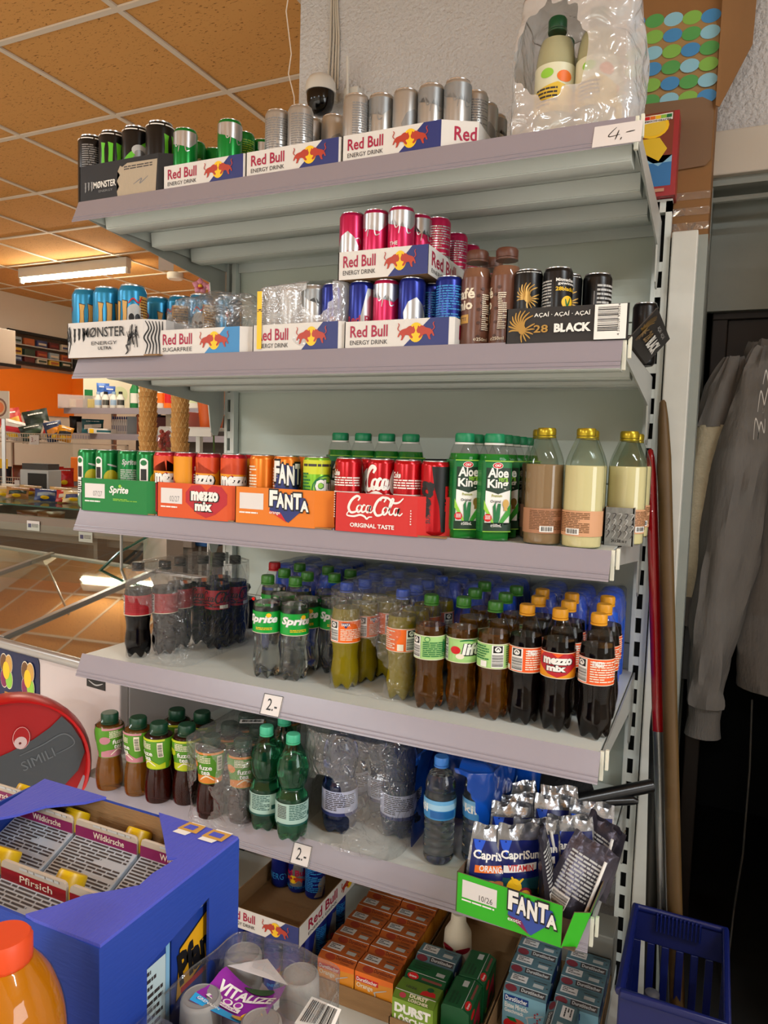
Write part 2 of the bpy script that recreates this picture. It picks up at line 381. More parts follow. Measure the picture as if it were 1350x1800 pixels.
def shelf(i, z, d):
    b = MB(); b.box(XL+.003, XR-.003, -d, -.012, z-.004, z, shelf_m)
    b.box(XL+.003, XR-.003, -d, -d+.004, z-.034, z-.001, shelf_m); b.box(XL+.003, XR-.003, -.016, -.012, z-.03, z-.001, shelf_m)
    for a in (XL+.003, XR-.006): b.box(a, a+.003, -d+.004, -.016, z-.028, z-.004, shelf_m)
    b.tube([(XL+.003, -d-.001, z-.004), (XR-.003, -d-.001, z-.004)], .004, shelf_m, 8)
    s = b.build('shelf', unit)
    r = MB(); r.prism([(XL, -d-.0015, z+.001), (XL, -d-.0225, z-.047), (XL, -d-.026, z-.049), (XL, -d-.0245, z-.045), (XL, -d-.0045, z+.0035)], (XR-XL, 0, 0), rail_m)
    for dz, dy in ((-.0365, -.0215), (-.044, -.0248)):
        r.tube([(XL, -d+dy, z+dz), (XR, -d+dy, z+dz)], .0011, rail_m, 6)
    r.build('price_rail', s)
    for y in (-.50, -.34, -.18):
        q = MB(); q.prism([(XL+.012, y-.03, z-.0045), (XL+.012, y-.026, z-.036), (XL+.012, y-.02, z-.040), (XL+.012, y+.02, z-.040), (XL+.012, y+.026, z-.036), (XL+.012, y+.03, z-.0045)], (XR-XL-.024, 0, 0), shelf_m)
        q.tube([(XL+.012, y-.024, z-.038), (XR-.012, y-.024, z-.038)], .002, shelf_m, 6)
        q.build('stiffener', s, bevel=.0015)
    for x in (XL-.003, XR):
        q = MB(); q.prism([(x, -d+.005, z-.002), (x, -d+.005, z-.026), (x, -.105, z-.075), (x, -.092, z-.155), (x, -.08, z-.166), (x, -.06, z-.166), (x, -.028, z-.10), (x, -.028, z-.002)], (.0035, 0, 0), steel_m); q.build('bracket', s)
    q = MB(); q.box(XR-.001, XR+.006, -d-.004, -d+.004, z-.05, z+.004, cap_m); q.build('end_clip', s, bevel=.001)
    q = MB(); q.box(XR+.008, XR+.014, -d-.002, -d+.006, z-.03, z+.007, cap_m); q.build('end_clip', s, bevel=.001)
    return s
DEP = [.595, .597, .595, .59, .60]
SH = [shelf(i, Z[i], DEP[i]) for i in range(5)]
b = MB(); b.box(XL, XR, -.62, -.012, BASEZ-.03, BASEZ, shelf_m); b.box(XL, XR, -.61, -.595, .0, BASEZ-.03, mat('kick_plate', '55514c', .5)); b.build('base_deck', unit, bevel=.002)

# ------------------------------------------------------------------ price cards
white = mat('white_print', 'ece9e2', .5); black = mat('black_print', '0f0e0f', .45); paper = mat('paper', 'dcd6d2', .7)
def price_card(px, i, txt, w, h, hand, label):
    z, d = Z[i], DEP[i]; x = xat(px, -d-.015, z-.02)
    ez = V((0, .021, .048)).normalized(); n = V((1, 0, 0)).cross(ez)
    o = V((x-w/2, -d-.0240, z-.0485))+n*.0025
    b = MB(); P = [o, o+V((w, 0, 0)), o+V((w, 0, 0))+ez*h, o+ez*h]
    b.prism(P, n*.0012, paper)
    if hand: sh = [('s', [(.47, .82), (.32, .42), (.56, .45)], .022, black), ('s', [(.53, .66), (.47, .22)], .024, black), ('s', [(.60, .30), (.58, .18)], .022, black), ('s', [(.68, .50), (.86, .54)], .022, black)]
    else: sh = [('t', '2.-', .26, .24, .80, .80, black, .004)]
    if not hand:
        sh += [('r', 0, 0, 1, .03, black), ('r', 0, .97, 1, 1, black), ('r', 0, 0, .025, 1, black), ('r', .975, 0, 1, 1, black)]
    b.panel(sh, o+n*.0012, (1, 0, 0), ez, w, h)
    tag(b.build('price_card'), label, 'price card')
price_card(1086, 0, '', .078, .044, True, 'handwritten 4,- price card on the rail of the top shelf')
price_card(479, 3, '', .049, .045, False, 'printed 2.- price card on the rail under the clear soda bottles')
price_card(531, 4, '', .045, .043, False, 'printed 2.- price card on the lowest rail under the green water bottles')
# ================================================================== prints shared by trays, cans and bottles
def C(name, col, rough=.42, **k): return mat('p_'+name, col, rough, **k)
crim = C('crimson', 'a3123c'); navy = C('navy', '25306f'); yel = C('yellow', 'f3c21a'); bullred = C('bull_red', 'b23a26'); gold = C('gold', 'a98442', .3, metal=.5)
grn = C('green', '0b6e35'); lim = C('lime', '8fc63f'); org = C('orange', 'e8701a'); red = C('red', 'c8161d'); dred = C('dark_red', '8c1016'); gry = C('grey', '7d7d7d'); lgry = C('light_grey', 'b9b9b6')
sky = C('sky', '2f86c6'); ink = C('ink', '3a3434'); tan = C('tan', 'c99a4b'); silver = mat('silver', 'b9bbbd', .3, .85); dsilv = mat('dull_silver', '8f9293', .4, .6); alu = mat('aluminium', 'c9cbcc', .25, .95)
vio = C('violet', '9c2f9e'); cream = C('cream', 'e8dcc4'); bgreen = C('bright_green', '35b81c'); plum = C('plum', '7d1a4e'); cyan = C('cyan', '2c9bd0'); brn = C('brown', '6a4522')
kraft = mat('kraft_board', '94714a', .85, bump=.15, bscale=90, var=.18, vscale=14, stretch=(1, 1, 6)); dkraft = mat('dark_board', '5f4c38', .85, var=.2, vscale=10)
BULL = [(0, .62), (.10, .72), (.25, .77), (.42, .82), (.56, .94), (.70, .97), (.82, .88), (.90, .98), (.93, .84), (1, .66), (.97, .52), (.88, .44), (.80, .45), (.74, .38), (.86, .20), (.82, .10), (.72, .14), (.60, .30), (.48, .36), (.34, .36), (.28, .24), (.18, .02), (.06, 0), (.10, .14), (.12, .30), (.02, .42), (-.08, .22), (-.16, .24), (-.08, .48)]
def bull(u0, v0, u1, v1, m):
    pts = [(u0+a*(u1-u0), v0+b*(v1-v0)) for a, b in BULL]
    return ('p', pts if u1 > u0 else pts[::-1], m)
def bulls(u, v, w, h, m=bullred):
    o = [('e', u, v, w*.23, h*.55, yel)]
    for s in (1, -1):
        o.append(bull(u-s*w*.5, v-h*.42, u-s*w*.02, v+h*.40, m))
        o.append(('s', [(u-s*w*.49, v+h*.06), (u-s*w*.57, v+h*.22), (u-s*w*.53, v+h*.44), (u-s*w*.57, v+h*.54)], .009, m))
    return o
def drink_tray_print(tri=navy, sub='ENERGY DRINK'):
    return [('p', [(.57, 0), (1, 0), (1, 1), (.83, 1)], tri), ('t', 'Red Bull', .06, .42, .43, .84, crim, .02), ('t', sub, .06, .16, .43, .32, ink, .004)]+bulls(.70, .52, .30, .62)
def big_word(txt, u0, v0, u1, v1, m, om=black, b=.05, ob=.11, sh=0., rot=0.):
    e = .05*(u1-u0); f = .10*(v1-v0)
    return [('t', txt, u0-e, v0-f, u1+e, v1+f, om, ob, sh, rot), ('t', txt, u0, v0, u1, v1, m, b, sh, rot)]
def claw(u, v, w, h, m, om=None):
    o = []; rr = random.Random(3)
    for k in range(3):
        a = u+k*w*.38; L = h*(1, .86, .95)[k]
        pts = [(a+w*.02, v+h), (a+w*.26, v+h*.97)]; e = []
        for q in range(5): pts.append((a+w*(.20+.05*rr.random()), v+h-L*(q+1)/6*1.0)); e.append((a+w*(.03+.05*rr.random()), v+h-L*(q+1)/6))
        pts.append((a+w*.10, v+h-L)); pts += e[::-1]
        if om: o.append(('p', [(p[0]+(.03*w if p[0] > a+w*.13 else -.03*w), p[1]+(.02*h if p[1] > v+h*.5 else -.02*h)) for p in pts][::-1], om))
        o.append(('p', pts[::-1], m))
    return o
def mixed_word(u0, v0, u1, v1, m=white):     # two stacked words on a heart
    return big_word('mezzo', u0, v0+(v1-v0)*.5, u1, v1, m, black, .06, .14)+big_word('mix', u0+(u1-u0)*.15, v0, u0+(u1-u0)*.78, v0+(v1-v0)*.48, m, black, .06, .14)
def heart(u0, v0, u1, v1, m):
    P = [(.5, 0), (.28, .12), (0, .45), (0, .75), (.14, .97), (.36, 1), (.5, .82), (.64, 1), (.86, .97), (1, .75), (1, .45), (.72, .12)]
    return ('p', [(u0+a*(u1-u0), v0+b*(v1-v0)) for a, b in P][::-1], m)
def bird(u, v, w, h, m):
    o = []
    for k in range(9):
        t = math.radians(200-k*19); o.append(('s', [(u+w*.05, v-h*.12), (u+w*.24*math.cos(t)-w*.08, v+h*.25*math.sin(t)), (u+w*.46*math.cos(t-.1), v+h*.50*math.sin(t-.1))], .016*w/.3, m))
    for k in range(6):
        t = math.radians(-95+k*20); o.append(('s', [(u, v-h*.12), (u+w*.28*math.cos(t), v+h*.3*math.sin(t)), (u+w*.42*math.cos(t+.1), v+h*.46*math.sin(t+.1))], .014*w/.3, m))
    return o+[('e', u, v-h*.08, w*.12, h*.14, m)]
def script_cola(u0, v0, u1, v1, m, wd=.018):
    """flowing script word in brush strokes"""
    S = [([(.19, .80), (.22, .95), (.16, 1.0), (.07, .80), (.02, .48), (.06, .26), (.14, .28), (.20, .40)], 1.5), ([(.24, .62), (.19, .55), (.17, .38), (.20, .28), (.25, .38), (.26, .55), (.22, .62)], 1.1), ([(.33, .58), (.30, .62), (.26, .45), (.27, .30), (.31, .32), (.35, .42)], 1.1), ([(.41, .60), (.36, .58), (.34, .38), (.37, .29), (.41, .42), (.42, .60), (.40, .38), (.43, .29), (.47, .42)], 1.1), ([(.47, .52), (.51, .55)], 1.4),
         ([(.66, .80), (.69, .95), (.63, 1.0), (.54, .80), (.49, .45), (.53, .20), (.61, .22), (.67, .38)], 1.5), ([(.71, .60), (.66, .52), (.64, .34), (.67, .24), (.72, .35), (.73, .52), (.69, .60)], 1.1), ([(.74, .40), (.80, .70), (.83, .92), (.80, .95), (.76, .60), (.76, .30), (.80, .26), (.84, .38)], 1.1), ([(.92, .56), (.86, .54), (.84, .34), (.87, .25), (.91, .38), (.93, .56), (.91, .34), (.94, .24), (.99, .36)], 1.1),
         ([(.03, .30), (.0, .12), (.12, .08), (.24, .16), (.32, .10), (.36, 0), (.40, .08), (.46, .10)], 1.1), ([(.60, .84), (.64, 1.0), (.74, .98), (.82, .80), (.92, .82), (1.0, 1.02)], 1.2)]
    return [('s', [(u0+a*(u1-u0), v0+b*(v1-v0)) for a, b in p], wd*q*(u1-u0)/.6, m) for p, q in S]
def fanta_mark(u0, v0, u1, v1, sub='orange', subm=red, dark=navy):
    w, h = u1-u0, v1-v0
    o = [('p', [(u0+w*.02, v0+h*.36), (u0+w*.50, v0), (u0+w*.98, v0+h*.60), (u0+w*.90, v0+h*.80), (u0+w*.1, v0+h*.97)], dark), ('p', [(u0, v0+h*.34), (u0+w*.46, v0), (u0+w*.30, v0+h*.30)], subm)]
    for i, (c, a, bb, t) in enumerate((('F', .02, .50, 1.0), ('A', .20, .46, .93), ('N', .41, .42, .90), ('T', .62, .44, .94), ('A', .80, .38, .72))):
        o += [('t', c, u0+w*(a-.025), v0+h*(bb-.05), u0+w*(a+.225), v0+h*(t+.05), black, .09), ('t', c, u0+w*a, v0+h*bb, u0+w*(a+.20), v0+h*t, white, .05)]
    return o+[('t', sub, u0+w*.03, v0+h*.22, u0+w*.30, v0+h*.32, white, .01)]

# ------------------------------------------------------------------ trays
def tray(name, w, d, h, outer, front=(), side=(), inner=None, corner=.0, flare=0., side_cut=False, back_h=None, floor_m=None, corner_print=()):
    """open cardboard tray, front left bottom corner at the local origin, depth to +y"""
    inner = inner or kraft; t = .0022; b = MB(); c = corner
    def wall(p, q, hp, hq, lean=(0, 0, 0)):
        p = V(p); q = V(q); e = (q-p).normalized(); n = e.cross(V((0, 0, 1)))
        o = [p, q, q+V(lean)+V((0, 0, hq)), p+V(lean)+V((0, 0, hp))]; i = [x-n*t for x in o]
        b.add(o, [(0, 1, 2, 3)], outer); b.add(i, [(3, 2, 1, 0)], inner); b.add([o[3], o[2], i[2], i[3]], [(0, 1, 2, 3)], inner); b.add([o[0], o[3], i[3], i[0]], [(0, 1, 2, 3)], inner); b.add([o[1], o[2], i[2], i[1]], [(3, 2, 1, 0)], inner)
    bh = back_h or h; L = (flare, 0, -flare*.25)
    wall((0, 0, 0), (w-c, 0, 0), h, h)
    if c: wall((w-c, 0, 0), (w, c*.55, 0), h, h, L)
    wall((w, c*.55, 0), (w, d, 0), h, bh, L); wall((w, d, 0), (0, d, 0), bh, bh); wall((0, d, 0), (0, 0, 0), bh, h)
    fm = floor_m or inner; b.box(.001, w-.001, .001, d-.001, .0004, .003, fm)
    b.panel(front, (0, 0, 0), (1, 0, 0), (0, 0, 1), w-c, h)
    if corner_print: b.panel(corner_print, (w-c, 0, 0), (c, c*.55, 0), (0, 0, 1), c*1.141, h)
    if side:
        o = V((w, c*.55, 0)); ez = V((L[0], 0, h+L[2])); b.panel(side, o, (0, 1, 0), ez, d-c*.55, ez.length)
    return b.build(name)
date = lambda t: [('r', .06, .40, .37, .84, paper), ('t', t, .19, .46, .33, .62, gry, .0), ('n', .06, .24, .30, .32, white, 1)]

# ------------------------------------------------------------------ cans
def can(r, h, body, prints, slim=True, rim=alu):
    b = MB(); n = h*(.055 if slim else .085); k = r*(.86 if slim else .80)
    prof = [(r*.80, 0), (r*.86, .002), (r*.97, h*.035), (r, h*.06), (r, h-n*1.25), (r*.985, h-n), (k*1.03, h-n*.28), (k, h-.005)]
    b.lathe(prof, body, 32)
    rf = lambda z: r
    for sh, a, Wf, z0, z1 in prints: b.wrap(sh, rf, z0*h, 2*r*Wf, (z1-z0)*h, a, step=r*.16)
    o = b.build('drink_can')
    l = MB(); l.lathe([(k*1.0, h-.006), (k*1.035, h-.0025), (k*1.035, h-.0008), (k*1.0, h), (k*.95, h-.0006), (k*.91, h-.005), (k*.5, h-.0052)], rim, 28); l.build('can_lid', o)
    t = MB(); t.box(-.006, .006, -.012, .010, h-.0048, h-.0036, rim); t.build('pull_tab', o)
    return o
def metal_paint(n, col, rough=.28, metal=.45): return mat('can_'+n, col, rough, metal)
RBR, RBH = .0265, .135
def bullside(m, m2): return [('p', [(.05, .02), (.30, .30), (.26, .48), (.40, .66), (.62, .74), (.82, .62), (.95, .44), (.88, .36), (.78, .40), (.72, .30), (.60, .22), (.52, .02)][::-1], m), ('s', [(.62, .40), (.70, .30), (.78, .36), (.74, .24)], .03, m2), ('s', [(.84, .60), (.95, .62), (1.0, .52)], .03, m)]
def banner(m): return [('p', [(0, .86), (.12, .80), (.30, .86), (.45, .74), (.55, .82), (.75, .70), (1, .84), (1, 1), (0, 1)], m), ('s', [(.30, .86), (.36, .72), (.46, .76), (.44, .62)], .03, m), ('s', [(.62, .78), (.66, .64), (.76, .66)], .03, m)]
def energy(body, word, top, letter, shade):
    A = [(banner(top)+[('t', word, .10, .16, .92, .30, letter, .0)], 0, 1.5, .05, .93)]
    B = [(bullside(shade, body), 0, 1.4, .10, .92)]
    D = [([('n', .05, .10, .95, .95, letter, 20)], 0, 1.3, .06, .90), (bullside(shade, body), 70, .9, .05, .6)]
    return [can(RBR, RBH, body, q) for q in (A, B, D)]
pinkm = metal_paint('pink', 'bf1d50'); greenm = metal_paint('green', '0c8434'); silvm = metal_paint('silver', 'b4b5b3', .3, .7); bluem = metal_paint('blue', '18277e')
PK = energy(pinkm, 'PEACH', silver, silver, silver); GK = energy(greenm, 'GREEN', silver, lim, silver); SK = energy(silvm, 'WHITE', dsilv, gry, dsilv)
PK.append(can(RBR, RBH, pinkm, [(banner(silver)+[('t', 'THE', .2, .44, .42, .50, white, .02), ('t', 'PEACH', .2, .27, 1.0, .41, silver, .0), ('t', 'EDITION', .2, .18, .82, .24, white, .01)], 0, 1.5, .05, .93)]))
BK = energy(bluem, 'ENERGY', silver, sky, silver)
BK.append(can(RBR, RBH, bluem, [([('p', [(.36, .12), (.78, .12), (.84, .94), (.62, .94)], silver), ('p', [(0, .34), (1, .34), (1, .26), (0, .26)], silver), ('t', 'Red Bull', .10, .36, .92, .50, crim, .03)]+bulls(.5, .28, .62, .16)+[('t', 'ENERGY DRINK', .12, .08, .9, .14, sky)], 0, 1.7, .04, .94)]))
mono = metal_paint('black', '0d0d0e', .3, .2); blu = metal_paint('azure', '2583ad', .3, .4)
lgreen = C('neon', '62c22a'); blue2 = C('azure', '2583ad')
MR, MH = .033, .168
ring = lambda m: [([('n', .05, 0, .95, 1, m, 1)], 0, 2.2, .905, .935)]
MK = [can(MR, MH, mono, [(claw(.2, .08, .6, .80, lgreen), a, 1.25, .18, .90)]+ring(white), False) for a in (-12, 45)]
MK.append(can(MR, MH, mono, [([('n', .1, .02, .9, .95, dsilv, 24)], 10, 1.2, .1, .88)]+ring(white), False))
MK.append(can(MR, MH, mono, [([('p', [(0, .5), (.9, 1), (1, 1), (1, .8), (.3, .4), (0, .2)], lgreen), ('e', .55, .72, .2, .10, lgry), ('p', [(.15, 0), (.95, 0), (.92, .38), (.70, .62), (.42, .62), (.2, .40)][::-1], gry), ('e', .55, .66, .13, .07, dsilv), ('s', [(.3, .2), (.5, .45), (.7, .3)], .05, lgry), ('s', [(.5, .1), (.8, .35)], .05, black)], 5, 1.4, .1, .86)]+ring(white), False))
skull = [('e', .5, .62, .30, .20, lgry), ('p', [(.28, .55), (.72, .55), (.66, .30), (.34, .30)][::-1], lgry), ('e', .40, .60, .09, .065, black), ('e', .60, .60, .09, .065, black), ('p', [(.5, .55), (.46, .47), (.54, .47)], black), ('r', .32, .38, .68, .40, ink), ('r', .32, .32, .68, .34, ink)]+[('r', .34+.08*k, .30, .35+.08*k, .43, ink) for k in range(5)]+[('s', [(.30, .82), (.45, .90), (.62, .84), (.74, .94)], .05, red), ('s', [(.2, .2), (.36, .12), (.5, .22), (.66, .1), (.82, .2)], .06, black)]
pan = [('r', .0, 0, 1, 1, tan), ('n', .06, .04, .94, .95, brn, 18)]
splat = [('e', .2, .8, .14, .06, red), ('e', .3, .12, .2, .08, red), ('e', .1, .4, .1, .1, ink), ('s', [(.1, .95), (.25, .8), (.15, .6), (.3, .5)], .08, ink), ('s', [(.1, .3), (.3, .2), (.2, .05)], .08, ink)]
UK = [can(MR, MH, blu, [(splat, -65, .8, .08, .86), (claw(.1, .05, .8, .85, tan, ink), 5, 1.0, .1, .84), (pan, 110, .8, .1, .84)], False),
      can(MR, MH, blu, [(claw(.1, .05, .8, .85, tan, ink), -72, .9, .1, .84), (skull, 0, 1.05, .02, .88), (pan, 62, .75, .1, .84)], False),
      can(MR, MH, blu, [(pan, 0, 1.0, .1, .84), (splat, 70, .9, .08, .86), (skull, -75, .9, .02, .88)], False)]
b28 = [can(RBR, RBH, mono, [(bird(.5, .66, .62, .42, gold)+[('t', '28 BLACK', .08, .28, .92, .36, white, .02), ('t', 'AÇAÍ', .38, .15, .62, .22, lgry)], 0, 1.5, .05, .92), ([('n', .1, 0, .9, 1, lgry, 1)], 0, 1.2, .93, .955)]),
       can(RBR, RBH, mono, [([('t', 'Mitmachen &', .46, .86, .98, .91, white, .02), ('t', 'gewinnen', .5, .80, .94, .85, white, .02), ('t', '28black.de', .46, .72, .98, .78, yel, .02), ('e', .72, .55, .14, .10, yel), ('s', [(.66, .60), (.71, .50), (.78, .62)], .04, grn), ('r', .58, .41, .86, .45, yel), ('n', .52, .1, .95, .36, lgry, 5), ('n', .02, .05, .38, .88, lgry, 18)], 0, 1.7, .05, .92)]),
       can(RBR, RBH, mono, [([('n', .5, .12, 1, .90, lgry, 12), ('r', .42, .2, .45, .8, gry)], 0, 1.4, .05, .92)])]
SR, SHh = .0290, .146
lemon = [('e', .55, .52, .20, .17, C('lemon', 'b5ab1c')), ('e', .5, .05, .4, .22, C('ice', '6f8f7c')), ('s', [(.45, .8), (.7, .75)], .05, lgry)]
spr = metal_paint('emerald', '0a7436'); capsule = [('r', .06, .15, .30, .9, white), ('e', .18, .88, .12, .07, white), ('e', .18, .16, .12, .07, white), ('e', .18, .86, .09, .055, grn), ('r', .10, .52, .26, .74, black), ('n', .10, .16, .26, .46, black, 7)]
PRK = [can(SR, SHh, spr, [(capsule+lemon, 0, 1.5, .1, .92)]), can(SR, SHh, spr, [([('t', 'Sprite', .2, .78, .62, .92, lgry, .03, .2), ('n', .15, .1, .9, .72, lgry, 16)], 0, 1.4, .08, .92)])]
mzr = metal_paint('ruby', 'b51a2e'); orr = metal_paint('flame', 'c94a1c'); 
zig = [('p', [(0, .52), (.45, .72), (.9, .50), (1, .52), (1, .80), (.9, .72), (.45, .93), (0, .74)], C('amber', 'e2920e')), ('p', [(0, .74), (.45, .93), (.9, .72), (1, .80), (1, 1), (0, 1)], C('redorange', 'd24a1e'))]
MZK = [can(SR, SHh, mzr, [(zig+mixed_word(.16, .34, .86, .70), a, 1.75, .03, .93)]) for a in (8, -48)]+[can(SR, SHh, mzr, [([('r', 0, 0, .62, 1, C('amber', 'e2920e')), ('n', .66, .1, .98, .7, white, 14), ('t', 'mix', .68, .76, .98, .86, white, .05), ('p', [(0, 0), (.22, 0), (.22, .55), (0, .7)], mzr)], 0, 1.75, .03, .93)])]
fno = metal_paint('amber', 'd9741a')
FK = [can(SR, SHh, fno, [(fanta_mark(.05, .30, .95, 1.0), 15, 1.6, .05, .92), ([('n', .1, .1, .9, .9, cream, 16)], -75, .7, .05, .9)]), can(SR, SHh, fno, [([('n', .05, .1, .35, .9, cream, 16)], 0, 1.6, .05, .92)]),
      can(SR, SHh, metal_paint('lime', '79b52c'), [([('p', [(0, .78), (1, .78), (1, 1), (0, 1)], C('yellowlime', 'c8cf2a')), ('n', .08, .86, .92, .94, ink, 1), ('n', .02, .1, .3, .8, grn, 14), ('e', .68, .55, .34, .22, grn), ('e', .68, .55, .31, .2, lim)]+big_word('Club', .42, .50, .96, .70, white, grn, .05, .10)+[('t', 'GAZOZ', .5, .36, .95, .46, white, .04)], 0, 1.6, .03, .95)])]
ckr = metal_paint('scarlet', 'b3101a', .22)
clines = [('t', 'Coke', .08, .80, .34, .90, white, .03, .2), ('n', .08, .62, .86, .78, white, 4), ('r', .08, .52, .86, .55, white), ('n', .08, .1, .6, .5, white, 10)]
CK = [can(SR, SHh, ckr, [(clines, -12, 1.5, .05, .92)]), can(SR, SHh, ckr, [(script_cola(.02, .46, 1.5, .96, white, .03)+[('t', 'ORIGINAL', .14, .38, .86, .45, lgry, .01)], 0, 1.5, .08, .92)]),
      can(SR, SHh, ckr, [(script_cola(.45, .42, 1.9, .95, white, .03), 0, 1.6, .08, .92)]),
      can(SR, SHh, ckr, [([('p', [(.42, 1), (.48, .7), (.6, .4), (.66, 0), (1.05, 0), (1.05, 1)], black), ('t', 'SUGAR', .18, .22, .55, .30, ink, .02, 0, 90), ('t', 'TASTE', .62, .4, 1.15, .62, red, .08, 0, 90), ('t', 'Coca', -.16, .34, .62, .66, black, .06, .3, 80)], 0, 1.6, .05, .92)])]
# ================================================================== helpers that set things out
def put_tray(pl, pr, py, Y, z, d, h, outer, label, cat='carton', group=None, name='cardboard_tray', rz=0., **k):
    x0 = xat(pl, Y, z+.01); x1 = xat(pr, Y, z+.01)
    t = tray(name, x1-x0, d, h, outer, **k); t.location = (x0, Y, z+.0005); t.rotation_euler = (0, 0, rz)
    return tag(t, label, cat, group), x0, x1
def row(items, Y, z, h, dia, desc, cat, group, gap=.0006, ords=None, dz=0.):
    """items: (px of the middle, prototype, extra turn in degrees[, Y]); from left to right"""
    xs = [xat(it[0], it[3] if len(it) > 3 else Y, z+h*.7) for it in items]
    for i in range(len(xs)-2, -1, -1):
        ya = items[i][3] if len(items[i]) > 3 else Y; yb = items[i+1][3] if len(items[i+1]) > 3 else Y
        dy = abs(ya-yb); need = math.sqrt(max(0, (dia+gap)**2-dy*dy))
        if need and xs[i+1]-xs[i] < need: xs[i] = xs[i+1]-need
    for i, it in enumerate(items):
        y = it[3] if len(it) > 3 else Y
        lab = (ords[i] if ords else ORD[i])+' '+desc if not (ords and ords[i].startswith('=')) else ords[i][1:]
        put(it[1], (xs[i], y, z+dz), lab, cat, group, face(xs[i], y)+math.radians(it[2]))
    return xs
TB = .0037
def ycol(px, x, z):        # how far back a thing at this x stands to be seen at this picture column
    lo, hi = -.62, -.02
    for _ in range(30):
        m = (lo+hi)/2
        if proj((x, m, z))[0] < px: lo = m
        else: hi = m
    return m
def column(pxs, kinds, x, z, h, labels, group, ymin=-.565):
    y = None
    for px, k, lab in zip(pxs, kinds, labels):
        q = ycol(px, x, z+h*.7); y = max(q, ymin) if y is None else max(q, y+.0536)
        put(k, (x, y, z+TB), lab, 'drink can', group, face(x, y))
white_board = mat('white_board', 'dad6d0', .7, bump=.06, bscale=60); 
# ------------------------------------------------------------------ top shelf
z = Z[0]
kt = mat('black_board', '1b1b1d', .6); torn = mat('torn_board', 'b3a48e', .9, bump=.4, bscale=60, stretch=(8, 1, 1))
tornp = [(.50, .04), (.97, .02), (.99, .86), (.62, .88), (.56, .80), (.53, .84), (.50, .70), (.53, .60), (.49, .45), (.52, .30), (.49, .18)]
fr = [('p', tornp, torn), ('n', .58, .68, .93, .80, ink, 2), ('s', [(.70, .30), (.80, .42), (.78, .30), (.88, .46)], .012, gry)]+claw(.07, .26, .11, .28, gry)+[('t', 'MØNSTER', .19, .34, .48, .52, white, .02), ('t', 'ENERGY', .26, .22, .44, .28, gry)]
put_tray(140, 299, 345, -.596, z, .40, .085, kt, 'black carton tray with torn brown patch, left end of the top shelf', front=fr, corner=.034, inner=mat('dark_inside', '2a2622', .8), name='carton_tray')
row([(165, MK[2], 0), (199, MK[0], 0), (240, MK[3], 0), (282, MK[1], 10)], -.548, z, MH, .066, 'of the black tall cans in the torn tray', 'drink can', 'black tall cans in the torn tray', dz=TB,
    ords=['leftmost', 'second, with a green claw,', 'third, with a rider picture,', 'rightmost and nearest'])
put_tray(287, 430, 334, -.597, z, .32, .052, white_board, 'white tray with red bulls holding green cans on the top shelf', front=drink_tray_print(), corner=.004)
row([(326, GK[0], -25), (356, GK[1], 10, -.50), (377, GK[1], -20, -.45), (404, GK[0], 10), (437, GK[2], 0, -.50), (462, GK[0], 60, -.45)], -.562, z, RBH, .053, 'of the green slim cans in the white tray', 'drink can', 'green slim cans on the top shelf', dz=TB)
put_tray(432, 598, 300, -.597, z, .32, .052, white_board, 'white tray with red bulls holding silver cans, middle of the top shelf', front=drink_tray_print(), corner=.004)
row([(488, SK[2], 0), (528, SK[2], 20), (559, SK[1], 0, -.505), (586, SK[1], 10, -.50), (626, SK[2], 50)], -.562, z, RBH, .053, 'of the silver slim cans in the middle top-shelf tray', 'drink can', 'silver slim cans on the top shelf', dz=TB)
put_tray(601, 831, 287, -.597, z, .32, .052, white_board, 'white tray with red bulls and white cans, right on the top shelf', front=drink_tray_print(), corner=.062, corner_print=[('t', 'Red', .35, .30, .95, .8, crim, .02)])
row([(675, SK[0], -40), (716, SK[1], 20), (758, SK[0], 5), (804, SK[0], 10)], -.545, z, RBH, .053, 'of the four front white cans in the right top-shelf tray', 'drink can', 'white slim cans on the top shelf', dz=TB)
row([(834, SK[2], 0, -.489), (852, SK[1], 0, -.435), (868, SK[0], 30, -.381)], -.5, z, RBH, .053, 'x', 'drink can', 'white slim cans on the top shelf', dz=TB, ords=['=white can second back along the tray side on the top shelf', '=white can third back along the tray side on the top shelf', '=white can rearmost along the tray side on the top shelf'])
# ------------------------------------------------------------------ second shelf
z = Z[1]
vine = [('s', [(.02, .1), (.05, .5), (.03, .9)], .012, black)]+[('s', [(a, .05+.9*((k*37) % 10)/10), (a+.03, .15+.8*((k*53) % 10)/10), (a+.01, .30+.6*((k*71) % 10)/10), (a+.05, .3+.6*((k*29) % 10)/10)], .010, black) for k, a in enumerate((.78, .80, .82, .84, .86, .88, .90, .91, .0, .02, .80, .83))]
fr = claw(.08, .42, .16, .42, black)+vine+[('t', 'MØNSTER', .22, .56, .78, .84, black, .01), ('t', 'ENERGY', .34, .34, .68, .44, black), ('t', 'ULTRA', .43, .20, .61, .29, black, .02)]
white_c = mat('crumpled_white', 'd4d0cc', .7, bump=.3, bscale=25)
tr, _, _ = put_tray(119, 278, 628, -.618, z, .40, .082, white_c, 'white carton tray with black claw and vines, left end of second shelf', front=fr, corner=.045, name='carton_tray', rz=0)
q = MB(); q.panel([('s', [(.1+.16*k, .05), (.2+.13*k, .3), (.05+.16*k, .5), (.25+.12*k, .75), (.1+.15*k, .95)], .07, black) for k in range(6)], (tr.dimensions.x-.045, 0, 0), (.045, .045*.55, 0), (0, 0, 1), math.hypot(.045, .045*.55), .082); q.build('corner_print', tr)
row([(152, UK[0], 10), (189, UK[0], 0), (233, UK[1], 8)], -.565, z, MH, .066, 'of the three front blue tall cans in the white vine tray', 'drink can', 'blue tall cans in the vine tray', dz=TB)
